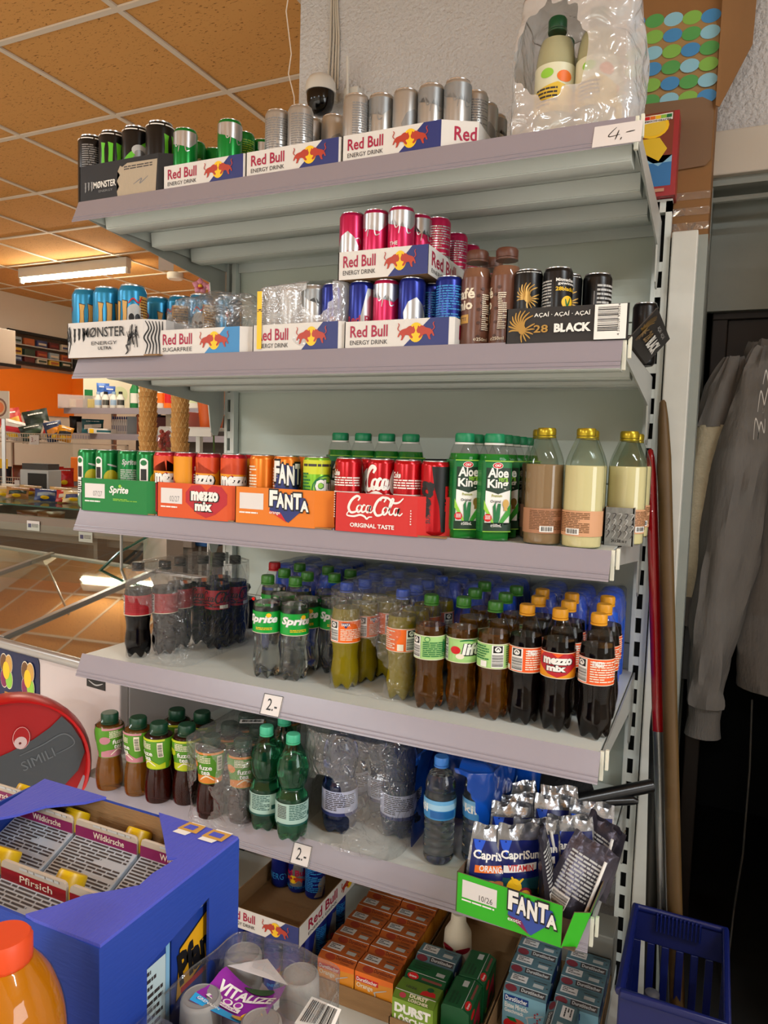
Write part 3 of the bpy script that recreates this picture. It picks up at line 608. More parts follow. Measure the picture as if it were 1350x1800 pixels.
row([(263, UK[2], 0, -.43), (294, UK[0], 35, -.435), (336, UK[2], 20, -.43), (372, UK[2], 60, -.43), (402, UK[0], 90, -.40)], -.43, z, MH, .066, 'of the blue tall cans standing behind the film', 'drink can', 'blue tall cans behind the film', dz=TB)
put_tray(278, 440, 622, -.599, z, .145, .058, white_board, 'white tray with red bulls on a light blue corner, under torn film', front=drink_tray_print(C('tray_blue', '3a86bd'), 'SUGARFREE'), corner=.028)
put_tray(444, 603, 620, -.599, z, .32, .058, white_board, 'white tray with red bulls holding the film-wrapped silver cans', front=drink_tray_print(), corner=.012)
row([(478, SK[2], 10), (515, SK[1], 30), (552, SK[0], 40)], -.562, z, RBH, .053, 'of the silver cans inside the clear wrap on second shelf', 'drink can', 'wrapped silver cans', dz=TB)
row([(588, BK[3], 60)], -.562, z, RBH, .053, '', 'drink can', None, dz=TB, ords=['=blue and silver can at the right end of the clear wrap'])
_, _, xr = put_tray(605, 797, 614, -.599, z, .32, .055, white_board, 'white tray with red bulls under the stacked tray of pink cans', front=drink_tray_print(), corner=.010, side=[('t', 'Red Bull', .08, .3, .7, .8, crim, .02)])
row([(636, BK[3], 0), (679, PK[0], -10), (724, BK[1], 0)], -.562, z, RBH, .053, 'x', 'drink can', 'cans in the lower of two stacked trays', dz=TB, ords=['=blue and silver can at the left of the lower stacked tray', '=single pink can between blue cans in the lower stacked tray', '=blue can with silver bull right of the pink one, lower tray'])
row([(757, BK[2], 0, -.505)], -.5, z, RBH, .053, 'x', 'drink can', 'cans in the lower of two stacked trays', dz=TB, ords=['=blue can half hidden behind, right part of lower stacked tray'])
column((789,), (BK[2],), xr-.029, z, RBH, ['blue can at the right end of the lower stacked tray'], 'cans in the lower of two stacked trays')
row([(640+34*k, BK[k % 3], 0, -.45) for k in range(3)], -.45, z, RBH, .053, 'of the blue cans in the second row of lower stacked tray', 'drink can', 'blue cans in the second row', dz=TB)
z2 = z+RBH+TB+.001
_, _, xr = put_tray(594, 752, 497, -.592, z2, .32, .055, white_board, 'white tray of pink cans stacked on top of the other cans', front=drink_tray_print(), side=[('t', 'Red Bull', .06, .36, .50, .86, crim, .02), ('t', 'ENERGY DRINK', .06, .12, .50, .26, ink)])
row([(624, PK[1], -40), (661, PK[0], -30), (705, PK[3], 0)], -.556, z2, RBH, .053, 'of the pink cans in front of the upper tray', 'drink can', 'pink slim cans in the upper tray', dz=TB)
row([(736, PK[0], 20, -.500)], -.5, z2, RBH, .053, 'x', 'drink can', 'pink slim cans in the upper tray', dz=TB, ords=['=pink can half hidden behind the front ones in the upper tray'])
column((769, 800, 823, 845, 865), (PK[2], PK[2], PK[2], PK[0], PK[2]), xr-.029, z2, RBH, ['pink can with silver bull at the upper tray corner', 'pink can next behind the corner one, upper tray', 'pink can third back along the upper tray side', 'silver-topped pink can fourth back along the upper tray side', 'pink can rearmost along the upper tray side'], 'pink slim cans in the upper tray')
# black carton with flared side flap
fr = bird(.14, .46, .26, .95, gold)+[('t', 'AÇAÍ · AÇAÍ · AÇAÍ', .24, .70, .70, .86, white, .01), ('t', '28', .24, .28, .36, .50, gold, .02), ('t', 'BLACK', .41, .27, .71, .52, white, .05), ('r', .735, .03, .985, .98, white), ('b', .76, .25, .92, .92, black, 1), ('t', '4 260109 950034', .80, .52, 1.05, .58, black, 0, 0, 90)]
sd = bird(.13, .5, .2, .8, gold)+[('t', '28', .26, .30, .40, .62, gold, .02), ('t', 'BLACK', .44, .28, .84, .64, white, .05), ('t', 'AÇAÍ · AÇAÍ', .34, .74, .74, .88, lgry)]
put_tray(889, 1104, 600, -.603, z, .34, .062, mat('charcoal_board', '262322', .6), 'black carton tray with gold bird and barcode label on second shelf', front=fr, side=sd, flare=.045, name='carton_tray', inner=mat('dark_inside2', '3a332c', .8))
row([(928, b28[0], 0), (980, b28[1], 0)], -.555, z, RBH, .053, 'x', 'drink can', 'black slim cans in the bird tray', dz=TB, ords=['=black slim can with a gold bird, left in the black tray', '=black slim can with a yellow round mark in the black tray'])
row([(1013, b28[0], 0, -.50), (1049, b28[2], 0, -.49), (1133, b28[2], 30, -.20)], -.5, z, RBH, .053, 'x', 'drink can', 'black slim cans in the bird tray', dz=TB, ords=['=black slim can half hidden behind the yellow-marked one', '=lower-looking black can with lines of text, third in black tray', '=black can at the far back corner of the black tray'])
# ------------------------------------------------------------------ third shelf: can trays
z = Z[2]
def put_can_tray(pl, pr, cw, outer, front, label, name='carton_tray', h=.079, **k): return put_tray(pl, pr, 0, -.605, z, .345, h, outer, label, front=front, corner=cw, name=name, **k)
put_can_tray(143, 271, .022, C('green_board', '0b7a35', .55), date('07/27')+[('t', 'Sprite', .44, .52, .73, .80, white, .03, .25), ('e', .605, .80, .022, .05, lim), ('n', .50, .34, .86, .42, lim, 2)], 'green carton tray with date field at the left of third shelf')
put_can_tray(276, 411, .018, C('flame_board', 'd3501a', .55), [heart(.42, .05, 1.0, .98, C('heart_red', 'b51c28'))]+date('02/27')+mixed_word(.50, .24, .88, .80), 'orange carton tray with big red heart on third shelf')
put_can_tray(413, 583, .042, C('amber_board', 'dd7716', .55), date('')+fanta_mark(.44, .10, .94, .95), 'orange carton tray with white lettering on blue, third shelf')
put_can_tray(588, 785, .062, C('scarlet_board', 'c9231f', .5), script_cola(.16, .36, .84, .92, white)+[('t', 'ORIGINAL TASTE', .20, .13, .74, .24, white, .03), ('n', .925, .25, .94, .65, white, 6)], 'red carton tray with white script on third shelf')
hh = SHh
row([(160, PRK[0], 0), (190, PRK[0], 6), (236, PRK[1], 8), (262, PRK[0], 30)], -.568, z, hh, .058, 'of the green cans in the green tray', 'drink can', 'green cans on third shelf', dz=TB)
row([(293, MZK[0], 0), (328, MZK[2], 0), (367, MZK[1], 0), (411, MZK[0], -6)], -.568, z, hh, .058, 'of the red and amber cans in the heart tray', 'drink can', 'red and amber cans on third shelf', dz=TB)
row([(462, FK[1], 0), (504, FK[0], 0), (557, FK[2], 8)], -.568, z, hh, .058, 'x', 'drink can', 'cans in the orange tray', dz=TB, ords=['=plain orange can at the left of the orange tray', '=orange can with white letters in the orange tray', '=lime green can at the right end of the orange tray'])
row([(438, MZK[2], 0, -.51), (530, FK[1], 0, -.51)], -.51, z, hh, .058, 'x', 'drink can', None, dz=TB, ords=['=amber can glimpsed behind the heart tray gap', '=orange can glimpsed behind the lettered orange can'])
row([(613, CK[0], 0), (674, CK[1], 0), (718, CK[0], 10), (765, CK[3], 0)], -.568, z, hh, .058, 'x', 'drink can', 'cola cans in the red tray', dz=TB, ords=['=red can with text lines at the left of the red tray', '=red can with white script in the middle of the red tray', '=red can with text lines third in the red tray', '=black and red can at the right of the red tray'])
row([(640, CK[2], 0, -.512)], -.51, z, hh, .058, 'x', 'drink can', None, dz=TB, ords=['=red can half hidden behind between the first and second'])
# dark tray of film-covered goods behind the cola cans
put_tray(742, 862, 0, -.32, z, .28, .15, mat('black_tray', '141414', .5), 'black open tray standing at the back of third shelf', name='carton_tray', inner=MATS['black_tray'])
# ================================================================== bottles
pet = film('clear_pet', 'fbfbfb', .022, .0, .04, 0, 60, .55); pet_green = film('green_pet', 'b4e6d2', .04, .0, .05, 0, 60, .6); pet_blue = film('blue_pet', 'bccaea', .04, .0, .05, 0, 60, .6)
glassm = film('bottle_glass', 'eef3ee', .045, .0, .03, 0, 30, .7)
wrapm = film('shrink_wrap', 'f8f8f8', .05, .03, .12, 1.2, 30, .55); wrap2 = film('torn_wrap', 'f0f0f0', .09, .06, .14, 1.2, 34, .6)
def liquid(n, col, trans=0., rough=.05, **k): return mat('liquid_'+n, col, rough, trans=trans, ior=1.34 if trans > .5 else 1.2, **k)
cola_l = liquid('cola', '0a0504'); cherry_l = liquid('zero', '070405'); mezzo_l = liquid('cola_mix', '0b0605'); apple_l = liquid('apple', 'b4701a', .88, .03); apple_d = liquid('apple_dark', '4a2a0c', .4)
fanta_l = liquid('orange_soda', '8a7a12', .15); clear_l = liquid('clear', 'dfe5e2', .97, .02); water_l = liquid('water', 'dfeaf0', .97, .02); greenw_l = liquid('green_water', '86d8b4', .95, .02); bluew_l = liquid('blue_water', '93a6d8', .93, .02)
tea_l = liquid('tea', '3a0d06', .45); tea_a = liquid('amber_tea', 'a8681c', .7); aloe_l = liquid('aloe', '1f7a2a', .1); choc_l = liquid('chocolate', '7a5440'); milk_l = liquid('vanilla', 'ecd8a6'); cocoa_l = liquid('cocoa', '9c7a5c'); juice_l = liquid('orange_juice', 'b87206', .0, .3); lemon_l = liquid('lemonade', 'c9c49a', .3)
def interp(prof):
    P = [(p[1], p[0]) for p in prof]
    def f(z):
        for (a, r), (b, q) in zip(P, P[1:]):
            if a <= z <= b: return r+(q-r)*(z-a)/max(1e-9, b-a)
        return P[-1][1] if z > P[-1][0] else P[0][1]
    return f
def sup_n(n): return lambda t: 1/((abs(math.cos(t))**n+abs(math.sin(t))**n)**(1/n))
def smooth_prof(prof, n=3):
    L = smooth_line(prof, n); return [(max(.001, p.x), p.y) for p in L]
COKE = smooth_prof([(.024, 0), (.029, .006), (.0318, .022), (.0322, .04), (.0298, .062), (.0288, .075), (.0305, .095), (.0325, .108), (.0325, .158), (.0322, .168), (.0295, .184), (.0225, .203), (.0158, .217), (.0133, .223), (.0133, .236)])
FUZE = smooth_prof([(.026, 0), (.031, .006), (.033, .03), (.031, .058), (.0275, .078), (.0265, .09), (.029, .108), (.033, .135), (.0332, .152), (.030, .162), (.022, .172), (.0175, .178), (.0175, .186)])
VOLV = smooth_prof([(.026, 0), (.032, .008), (.0345, .03), (.0345, .088), (.033, .097), (.0255, .109), (.0250, .114), (.031, .126), (.0345, .145), (.0345, .158), (.030, .176), (.021, .198), (.0145, .212), (.013, .217), (.013, .228)])
VIL = smooth_prof([(.030, 0), (.037, .01), (.039, .03), (.039, .10), (.037, .112), (.033, .122), (.036, .135), (.039, .15), (.039, .175), (.034, .20), (.022, .228), (.015, .24), (.0135, .246), (.0135, .258)])
WAT = smooth_prof([(.026, 0), (.030, .005)]+[(.0325-(.0012 if k % 2 else 0), .012+.008*k) for k in range(12)]+[(.0325, .112), (.0325, .14), (.031, .152), (.0325, .158), (.030, .172), (.022, .192), (.0145, .205), (.013, .21), (.013, .218)])
ALOE = smooth_prof([(.0275, 0), (.0285, .004), (.0288, .012), (.0288, .128), (.0284, .138), (.027, .150), (.022, .164), (.0175, .172), (.0165, .177), (.0165, .184)]); ALOE = [(r, q*1.10) for r, q in ALOE]
MILK = smooth_prof([(.030, 0), (.0345, .004), (.036, .014), (.036, .132), (.0352, .150), (.0305, .168), (.0235, .185), (.0175, .20), (.0155, .205), (.0155, .215)])
CHOC = smooth_prof([(.0255, 0), (.0278, .004), (.0285, .02), (.0272, .045), (.0268, .062), (.0280, .085), (.0285, .11), (.0272, .128), (.0225, .146), (.0195, .156), (.0185, .161), (.0185, .168)]); CHOC = [(r, q*1.09) for r, q in CHOC]
JUICE = smooth_prof([(.038, 0), (.043, .008), (.045, .03), (.0435, .10), (.0445, .11), (.0445, .19), (.0448, .215), (.042, .243), (.034, .268), (.0225, .285), (.0185, .29), (.0185, .304)])
BIG = smooth_prof([(.035, 0), (.041, .01), (.043, .03), (.043, .17), (.042, .20), (.036, .235), (.024, .265), (.0165, .28), (.0145, .284), (.0145, .296)])
def bottle(name, prof, shell, liq, fill, capr, caph, capm, label=None, petal=0., sup=None, seg=32, ridges=True, ring=None):
    capr *= 1.06 if name in ('soda_bottle', 'cola_bottle') else 1
    """label: (z0, z1, base material, [(shapes, angle, width share of the round)])"""
    h = prof[-1][1]; rf = interp(prof); sf = sup_n(sup) if sup else None
    def fn(dr):
        def f(r, z, a):
            q = r-dr
            if sf: k = min(1, max(0, (h*.93-z)/(h*.25))); q *= 1+(sf(a)-1)*k
            zz = z
            if petal and z < .034:
                k = 1-z/.034; c = .5+.5*math.cos(5*a); q *= 1-.20*k*(1-c); zz = z+petal*k*(1-c)
            return q, zz
        return f
    b = MB(); b.lathe(prof, shell, seg, fn(0)); o = b.build(name)
    lp = [(r, max(z, .0012)) for r, z in prof if z < fill]+[(rf(fill), fill)]
    q = MB(); q.lathe(lp, liq, seg, fn(.0011)); q.build('liquid', o)
    c = MB(); ht = h+.0015; cs = 40
    cp = [(capr*.97, ht-caph), (capr, ht-caph+.002), (capr, ht-.003), (capr*.9, ht)]
    c.lathe(cp, capm, cs, (lambda r, z, a: (r*(1+(.018*math.cos(20*a) if r > capr*.95 else 0)), z)) if ridges else None)
    c.lathe([(capr*1.02, ht-caph-.0045), (capr*1.03, ht-caph-.004), (capr*1.03, ht-caph-.0012), (capr*.99, ht-caph-.0008)], ring or capm, 32)
    c.build('bottle_cap', o)
    if label:
        z0, z1, lm, prints = label; l = MB(); rg = interp(prof); sfn = None
        if sf: sfn = lambda t: sf(t)
        n = max(2, int((z1-z0)/.012)); lprof = [(rg(z0+(z1-z0)*i/n)+.0006, z0+(z1-z0)*i/n) for i in range(n+1)]
        l.lathe(lprof, lm, 40 if not sf else 64, (lambda r, z, a: (r*sf(a), z)) if sf else None, cap=False)
        for sh, a, share in prints: l.wrap(sh, lambda z: rg(z)+.0008, z0, 2*PI*rg(z0)*share, z1-z0, a, step=.005, vstep=.012, sup=sfn)
        l.build('bottle_label', o)
    return o
def barcode_block(u0, u1, v0=.06, v1=.95, m=black):
    return [('r', u0, v0, u1, v1, white), ('b', u0+.01, v0+.04, u1-.01, v0+(v1-v0)*.58, m, 1), ('r', u0+(u1-u0)*.12, v0+(v1-v0)*.66, u0+(u1-u0)*.88, v0+(v1-v0)*.97, black), ('e', (u0+u1)/2, v0+(v1-v0)*.82, (u1-u0)*.26, (v1-v0)*.12, white), ('s', [(u0+(u1-u0)*.35, v0+(v1-v0)*.78), ((u0+u1)/2, v0+(v1-v0)*.88), (u0+(u1-u0)*.65, v0+(v1-v0)*.78)], .02, black)]
def soda(name, liq, fill, capm, lm, prints, shell=pet): return bottle(name, COKE, shell, liq, fill, .0142, .0165, capm, (.108, .158, lm, prints), petal=.012)
cg = mat('cap_green', '2f6b1c', .35); cb = mat('cap_blue', '2b4aa8', .35); cbk = mat('cap_black', '0c0c0d', .35); cy_ = mat('cap_yellow', 'd9951a', .4); cdg = mat('cap_dark_green', '0b3a24', .4); cmint = mat('cap_mint', '46b38a', .4); cnavy = mat('cap_navy', '141c5a', .35); clb = mat('cap_light_blue', '3f7fd0', .35); cgold = mat('cap_gold', 'a89224', .28, .7); cchoc = mat('cap_brown', '5a3526', .4); caloe = mat('cap_emerald', '0b7d4f', .4)
lab_o = C('label_flame', 'ee5a1a', .4); lab_r = C('label_red', '9c1420', .4); lab_g = C('label_green', '0d9a34', .35); lab_l = C('label_lime', 'a4cf7e', .4); lab_fo = C('label_tangerine', 'ef6a1c', .4)
edge = [('r', 0, .0, 1, .025, cream), ('r', 0, .975, 1, 1, cream)]
back_o = edge+barcode_block(.14, .40)+[('n', .46, .08, .94, .9, cream, 9), ('t', 'mezzo', .5, .72, .70, .92, white, .03), ('r', .02, .06, .11, .24, cream)]
mz_front = edge+[('p', [(.0, .03), (1, .03), (1, .5), (.5, .3), (0, .5)], C('amber', 'e2920e')), heart(.06, .05, .92, .97, C('heart_red', 'b51c28'))]+mixed_word(.18, .28, .80, .80)
MEZ = [soda('soda_bottle', mezzo_l, .178, cy_, lab_o, q) for q in ([(mz_front, 0, .46), (back_o, 170, .42)], [(back_o, 8, .46)], [(back_o, -12, .5), ([('n', .1, .1, .9, .9, cream, 8)], 110, .3)])]
lift_f = edge+barcode_block(.02, .16)+[('p', [(.30, .12), (.95, .12), (.95, .9), (.30, .9)], lab_l)]+big_word('lift', .50, .34, .92, .82, white, black, .04, .16, .15)+[('e', .36, .52, .11, .16, red), ('e', .46, .28, .09, .11, cream), ('s', [(.45, .9), (.62, .96), (.8, .9)], .03, grn)]
lift_b = edge+barcode_block(.04, .28)+[('n', .34, .1, .96, .74, grn, 8), ('e', .44, .86, .06, .10, grn), ('e', .44, .86, .045, .075, lab_l), ('r', .80, .3, .86, .72, grn), ('r', .815, .72, .845, .84, grn)]
lift_c = edge+barcode_block(.46, .72)+[('n', .06, .3, .40, .9, grn, 6), ('n', .78, .1, .98, .9, grn, 9), ('r', .22, .06, .36, .3, white)]
LIFT = [soda('soda_bottle', apple_l, .176, cg, lab_l, [(q, 0, .46), (lift_b, 180, .4)]) for q in (lift_b, lift_f, lift_c)]
fa_b = edge+barcode_block(.06, .32)+[('p', [(.40, .9), (.60, .9), (.50, .66)][::-1], navy), ('t', 'FANTA', .40, .76, .60, .88, white, .03), ('n', .38, .1, .95, .62, cream, 7)]
fa_c = edge+barcode_block(.60, .86)+[('r', .40, .06, .54, .34, cream), ('n', .04, .1, .34, .9, cream, 9)]
FAN = [soda('soda_bottle', fanta_l, .182, cb, lab_fo, [(q, 0, .46), (fa_b, 180, .4)]) for q in (fa_b, fa_c)]
sp_f = edge[:1]+[('t', 'Sprite', .02, .38, .92, .86, lgry, .06, .25), ('t', 'Sprite', .03, .40, .91, .84, white, .025, .25), ('e', .66, .84, .07, .10, yel), ('n', .30, .14, .75, .28, yel, 2)]
SPR = [soda('soda_bottle', clear_l, .176, cg, lab_g, [(sp_f, a, .42), ([('n', .1, .1, .9, .9, white, 8)], a+150, .4)]) for a in (-6, 12)]+[soda('soda_bottle', clear_l, .176, mat('cap_red', 'b0141c', .35), lab_g, [(sp_f, 40, .42)])]
ze_f = script_cola(.08, .22, .96, .92, black)+[('n', .2, .06, .8, .2, black, 1), ('r', .62, .06, .86, .24, white)]
ze_b = barcode_block(-.06, .10)+[('n', .16, .12, .9, .88, dred, 8), ('r', 0, 0, 1, .03, cream)]
ZER = [soda('cola_bottle', cherry_l, .172, cbk, lab_r, [(q, 0, .48), (ze_f, 180, .44)]) for q in (ze_b, ze_f)]
# ------------------------------------------------------------------ juice drink, milk and coffee bottles
al = [('r', 0, 0, 1, 1, grn), ('r', .03, .10, .97, .62, white), ('p', [(.03, .62), (.97, .62), (.97, .90), (.03, .90)], C('deep_green', '16321f')), ('p', [(.03, .64), (.03, .58), (.5, .53), (.97, .59), (.97, .64)], C('deep_green', '16321f')),
      ('e', .45, .93, .22, .045, white), ('e', .45, .93, .20, .038, red), ('t', 'OKF', .32, .912, .58, .948, white, .04), ('t', 'Aloe', .08, .76, .88, .90, white, .03), ('t', 'King', .08, .58, .88, .74, white, .03), ('t', 'vera', .48, .705, .86, .765, lim, .02),
      ('t', 'Premium', .24, .49, .66, .53, C('olive', '9a9a22'), .02), ('t', 'Original', .20, .40, .62, .45, black, .01), ('p', [(0, .45), (.10, .34), (.30, .18), (.42, .06), (.36, .05), (.12, .24), (0, .32)][::-1], lim), ('p', [(.50, .40), (.62, .40), (.60, .2), (.48, .06), (.40, .06), (.42, .25)][::-1], grn), ('p', [(.97, .40), (.80, .28), (.60, .16), (.50, .06), (.6, .06), (.97, .25)], C('leaf_green', '3b9a32')), ('p', [(.3, .36), (.40, .42), (.44, .2), (.42, .06), (.36, .06)][::-1], grn),
      ('e', .80, .40, .11, .06, gold), ('r', .74, .30, .86, .35, gold), ('e', .14, .20, .13, .055, red), ('n', .06, .17, .22, .23, white, 3), ('p', [(0, 0), (1, 0), (1, .13), (.5, .06), (0, .13)], C('deep_green', '16321f')), ('t', '℮500mL', .24, .07, .66, .115, white, .01), ('r', 0, 0, 1, .012, lim), ('r', 0, .985, 1, 1, lim)]
als = [('r', .08, .03, .92, .97, C('side_green', '2c7a34')), ('n', .12, .05, .88, .95, grn, 26)]
ALO = [bottle('drink_bottle', ALOE, pet, aloe_l, .165, .0190, .017, caloe, (.018, .153, grn, [(al, 0, .245), (als, 90, .21), (als, -90, .21)]), sup=7, ring=white)]
mlab = C('label_peach', 'cf9a72', .6); mk = lambda bc: [('n', .05, .12, .95, .92, brn, 12)]+([('r', .34, .06, .70, .30, white), ('b', .38, .10, .66, .27, black)] if bc else [])
def milk(liq, lm, side): return bottle('milk_bottle', MILK, glassm, liq, .149, .0172, .014, cgold, (.022, .068, lm, [(mk(True), side, .32)]))
MLK = [milk(cocoa_l, C('label_cocoa', 'a87656', .6), 10), milk(milk_l, mlab, -30), milk(milk_l, mlab, 40)]
ch = [('t', 'café', -.04, .68, .62, .84, cream, .03), ('t', 'mio', .02, .52, .56, .66, cream, .04), ('r', 0, .32, .46, .45, tan), ('t', 'LATTE', .05, .36, .40, .41, brn, .02)]+[('e', .72+.1*(k % 2), .12+.2*k*.5, .05, .022, C('bean', '4a2c20')) for k in range(8)]+[('t', '℮250ml', .62, .05, .98, .10, cream, .01), ('n', .80, .2, 1.0, .74, cream, 18)]
CHO = [bottle('coffee_bottle', CHOC, film('gloss_sleeve', 'ffffff', .04, 0, .08, 0, 1, .3), choc_l, .150, .0205, .017, cchoc, (.006, .132, mat('choc_sleeve', '6d4636', .3), [(ch, a, .42)]), ) for a in (-22, -70)]
FZL = C('label_tea_green', '4f8a1e', .4)
def fz(a, lm2): return [('n', .2, .66, .62, .9, cream, 5), ('p', [(.02, .02), (.98, .02), (.98, .22), (.8, .16), (.6, .3), (.4, .16), (.2, .26), (.02, .2)], lm2), ('e', .08, .6, .16, .13, lm2), ('s', [(.3, .1), (.5, .26), (.7, .12)], .04, cream), ('r', .80, .42, .95, .9, cream), ('b', .82, .45, .93, .85, black, 1), ('r', 0, .94, 1, 1, lm2), ('t', 'fuze', .30, .46, .66, .62, white, .02), ('t', 'tea', .36, .30, .60, .44, white, .02)]
fzp = C('tea_pink', 'b97a86'); fzl = C('tea_lime', 'b3bd18'); fzo = C('tea_peach', 'd9822b')
FUZ = [bottle('tea_bottle', FUZE, pet, l, .160, .0202, .021, cdg, (.084, .158, FZL, [(fz(a, m2), a, .5), (fz(a, m2), a+180, .45)]), ridges=True) for l, a, m2 in ((tea_a, 40, fzp), (tea_a, -60, fzp), (tea_l, -50, fzl), (tea_l, 0, fzo))]
vl = [('r', 0, .1, 1, 1, C('label_mint', 'a9c9bf')), ('r', 0, 0, 1, .09, C('label_teal', '0d4f48')), ('n', .30, .25, .70, .95, C('label_teal', '0d4f48'), 9), ('r', .74, .3, .95, .5, C('label_teal', '0d4f48')), ('n', .02, .3, .24, .9, ink, 8)]
VOL = [bottle('water_bottle', VOLV, pet_green, greenw_l, .180, .0150, .0165, cmint, (.040, .088, C('label_mint', 'a9c9bf'), [(vl, a, .48), (vl, a+180, .48)]), petal=.006) for a in (-20, 25)]
vb = [('r', 0, .12, 1, 1, C('label_lilac', 'b7bcd8')), ('r', 0, 0, 1, .14, navy), ('n', .2, .2, .8, .95, ink, 10)]
VLS = [bottle('water_bottle', VIL, pet_blue, bluew_l, .205, .0155, .02, cnavy, (.045, .10, C('label_lilac', 'b7bcd8'), [(vb, 0, .48), (vb, 180, .48)]), petal=.006)]
wl = [('r', 0, 0, 1, .5, C('wl_blue', '3d86c0')), ('r', 0, .5, 1, .8, C('wl_pale', '9cc4dc')), ('r', 0, .8, 1, 1, C('wl_sky', '6ba8d2')), ('t', 'kii', .16, .35, .40, .78, white, .02), ('r', .45, .08, .9, .46, C('wl_deep', '1e5fa2'))]
WTR = [bottle('water_bottle', WAT, pet, water_l, .185, .0150, .016, clb, (.098, .138, C('wl_blue', '3d86c0'), [(wl, -25, .6)]))]
# ------------------------------------------------------------------ film hoods
def hood(name, x0, x1, y0, y1, z0, z1, m, holes=(), seed=0, amp=.006, scallop=None, n=16, top=1., label=None, cat='plastic wrap', taper=.0, rnd=.12, open_front=False):
    """crumpled clear wrap over a pack: five-sided hood with torn holes (centre, radius)"""
    bm = bmesh.new(); bmesh.ops.create_cube(bm, size=2.0); bmesh.ops.subdivide_edges(bm, edges=bm.edges[:], cuts=n, use_grid_fill=True)
    cx, cyy = (x0+x1)/2, (y0+y1)/2; hx, hy, hz = (x1-x0)/2, (y1-y0)/2, (z1-z0)
    for v in bm.verts:
        p = v.co.copy(); q = p.normalized()*(abs(p.x)**8+abs(p.y)**8+abs(p.z)**8)**(1/8) if False else p
        k = 1-rnd*(max(0, abs(p.x)*abs(p.y))**4); t = (p.z+1)/2
        f = 1-taper*t**2
        P = V((cx+hx*p.x*k*f, cyy+hy*p.y*k*f, z0+hz*t-(hz*.10*(max(abs(p.x), abs(p.y))**6) if p.z > .9 else 0)))
        if scallop and p.z > .3: P.z += scallop[2]*(math.cos(PI*scallop[0]*(p.x+1))+math.cos(PI*scallop[1]*(p.y+1)))*.5*(p.z-.3)
        nn = noise.noise_vector(P*14+V((seed*7.3, 0, 0)))+.5*noise.noise_vector(P*38+V((seed, 3, 0)))
        nn.z *= .5 if t > .05 else 0
        v.co = P+nn*amp*(.25 if t < .05 else 1)
        if v.co.z < z0+.0008: v.co.z = z0+.0008
    kill = []
    for f in bm.faces:
        c = f.calc_center_median()
        if abs(f.normal.z) > .0 and c.z < z0+.004: kill.append(f); continue
        for hc, hr in holes:
            d = c-V(hc); d.z *= .8
            if d.length < hr*(1+.22*noise.noise(c*40+V((seed, 0, 0)))): kill.append(f); break
    bmesh.ops.delete(bm, geom=kill, context='FACES')
    for f in bm.faces: f.smooth = True
    me = bpy.data.meshes.new(name); bm.to_mesh(me); bm.free(); me.materials.append(m)
    o = bpy.data.objects.new(name, me); COL.objects.link(o)
    s = o.modifiers.new('smooth', 'SUBSURF'); s.levels = 1; s.render_levels = 1
    if label: tag(o, label, cat)
    return o
def stand(protos, spots, z, desc, cat, group, labels=None, dmin=.0655):
    """spots: (px, py of the foot, prototype index, turn) on the board at height z, or ((x, y), index, turn)"""
    out = []
    for i, s in enumerate(spots):
        if isinstance(s[0], tuple): x, y = s[0]; k, t = s[1], s[2]
        else:
            P = onZ(s[0], s[1], z); x, y = P.x, P.y; k, t = s[2], s[3]
        out.append((x, y, k, t))
    for it in range(40):          # push apart what would touch
        for i in range(len(out)):
            for j in range(i):
                a, b = out[i], out[j]; d = V((a[0]-b[0], a[1]-b[1]))
                if d.length < dmin:
                    d = (d.normalized() if d.length > 1e-6 else V((1, 0)))*((dmin-d.length)/2+1e-4)
                    out[i] = (a[0]+d.x, a[1]+d.y, a[2], a[3]); out[j] = (b[0]-d.x, b[1]-d.y, b[2], b[3])
    for i, (x, y, k, t) in enumerate(out):
        put(protos[k], (x, y, z+.0005), labels[i] if labels else ORD[i]+' '+desc, cat, group, face(x, y)+math.radians(t))
    return [(o[0], o[1]) for o in out]
# ================================================================== bottles on the second and third shelf
P1 = onZ(839, 606, Z[1]); 
stand(CHO, [((xat(838, -.545, Z[1]+.08), -.545), 0, 0), ((xat(886, -.545, Z[1]+.08), -.545), 1, 0), ((xat(862, -.485, Z[1]+.08), -.485), 1, 0)], Z[1], '', 'coffee drink bottle', 'brown coffee bottles', ['brown coffee drink bottle with cream lettering on second shelf', 'brown coffee drink bottle beside the black carton tray', 'brown coffee drink bottle half hidden behind the front two'], .0575)
z = Z[2]
ax = [xat(814, -.55, z+.09), xat(866, -.55, z+.09)]
stand(ALO, [((ax[0], -.55), 0, 20), ((ax[1], -.55), 0, 20)], z, '', 'drink bottle', 'green square bottles', ['front left green square drink bottle with white lettering', 'front right green square drink bottle with white lettering'], .0585)
a1 = math.radians(0)
stand(ALO, [((ax[1], -.55+.0605*k), 0, 20) for k in (1, 2, 3, 4)]+[((ax[0], -.55+.0605*k), 0, 20) for k in (1, 2)], z, '', 'drink bottle', 'green square bottles', ['green square bottle directly behind the front right one', 'green square bottle third back in the right file', 'green square bottle fourth back in the right file', 'green square bottle rearmost in the right file', 'green square bottle directly behind the front left one', 'green square bottle third back in the left file'], .0585)
stand(ALO, [((xat(px, -.42, z+.15), -.42), 0, 10) for px in (605, 640, 677, 713)], z, 'of the green-capped bottles peeping over the red cola cans', 'drink bottle', 'green bottles behind the cola cans', None, .0585)
MK_ = [((xat(957, -.545, z+.1), -.545), 0, 0), ((xat(1025, -.55, z+.1), -.55), 1, 0), ((xat(1086, -.44, z+.1), -.44), 2, 10), ((xat(948, -.46, z+.1), -.46), 0, 0), ((xat(1047, -.45, z+.1), -.45), 1, 0), ((xat(1103, -.365, z+.1), -.365), 2, 0), ((xat(1112, -.285, z+.1), -.285), 2, 0)]
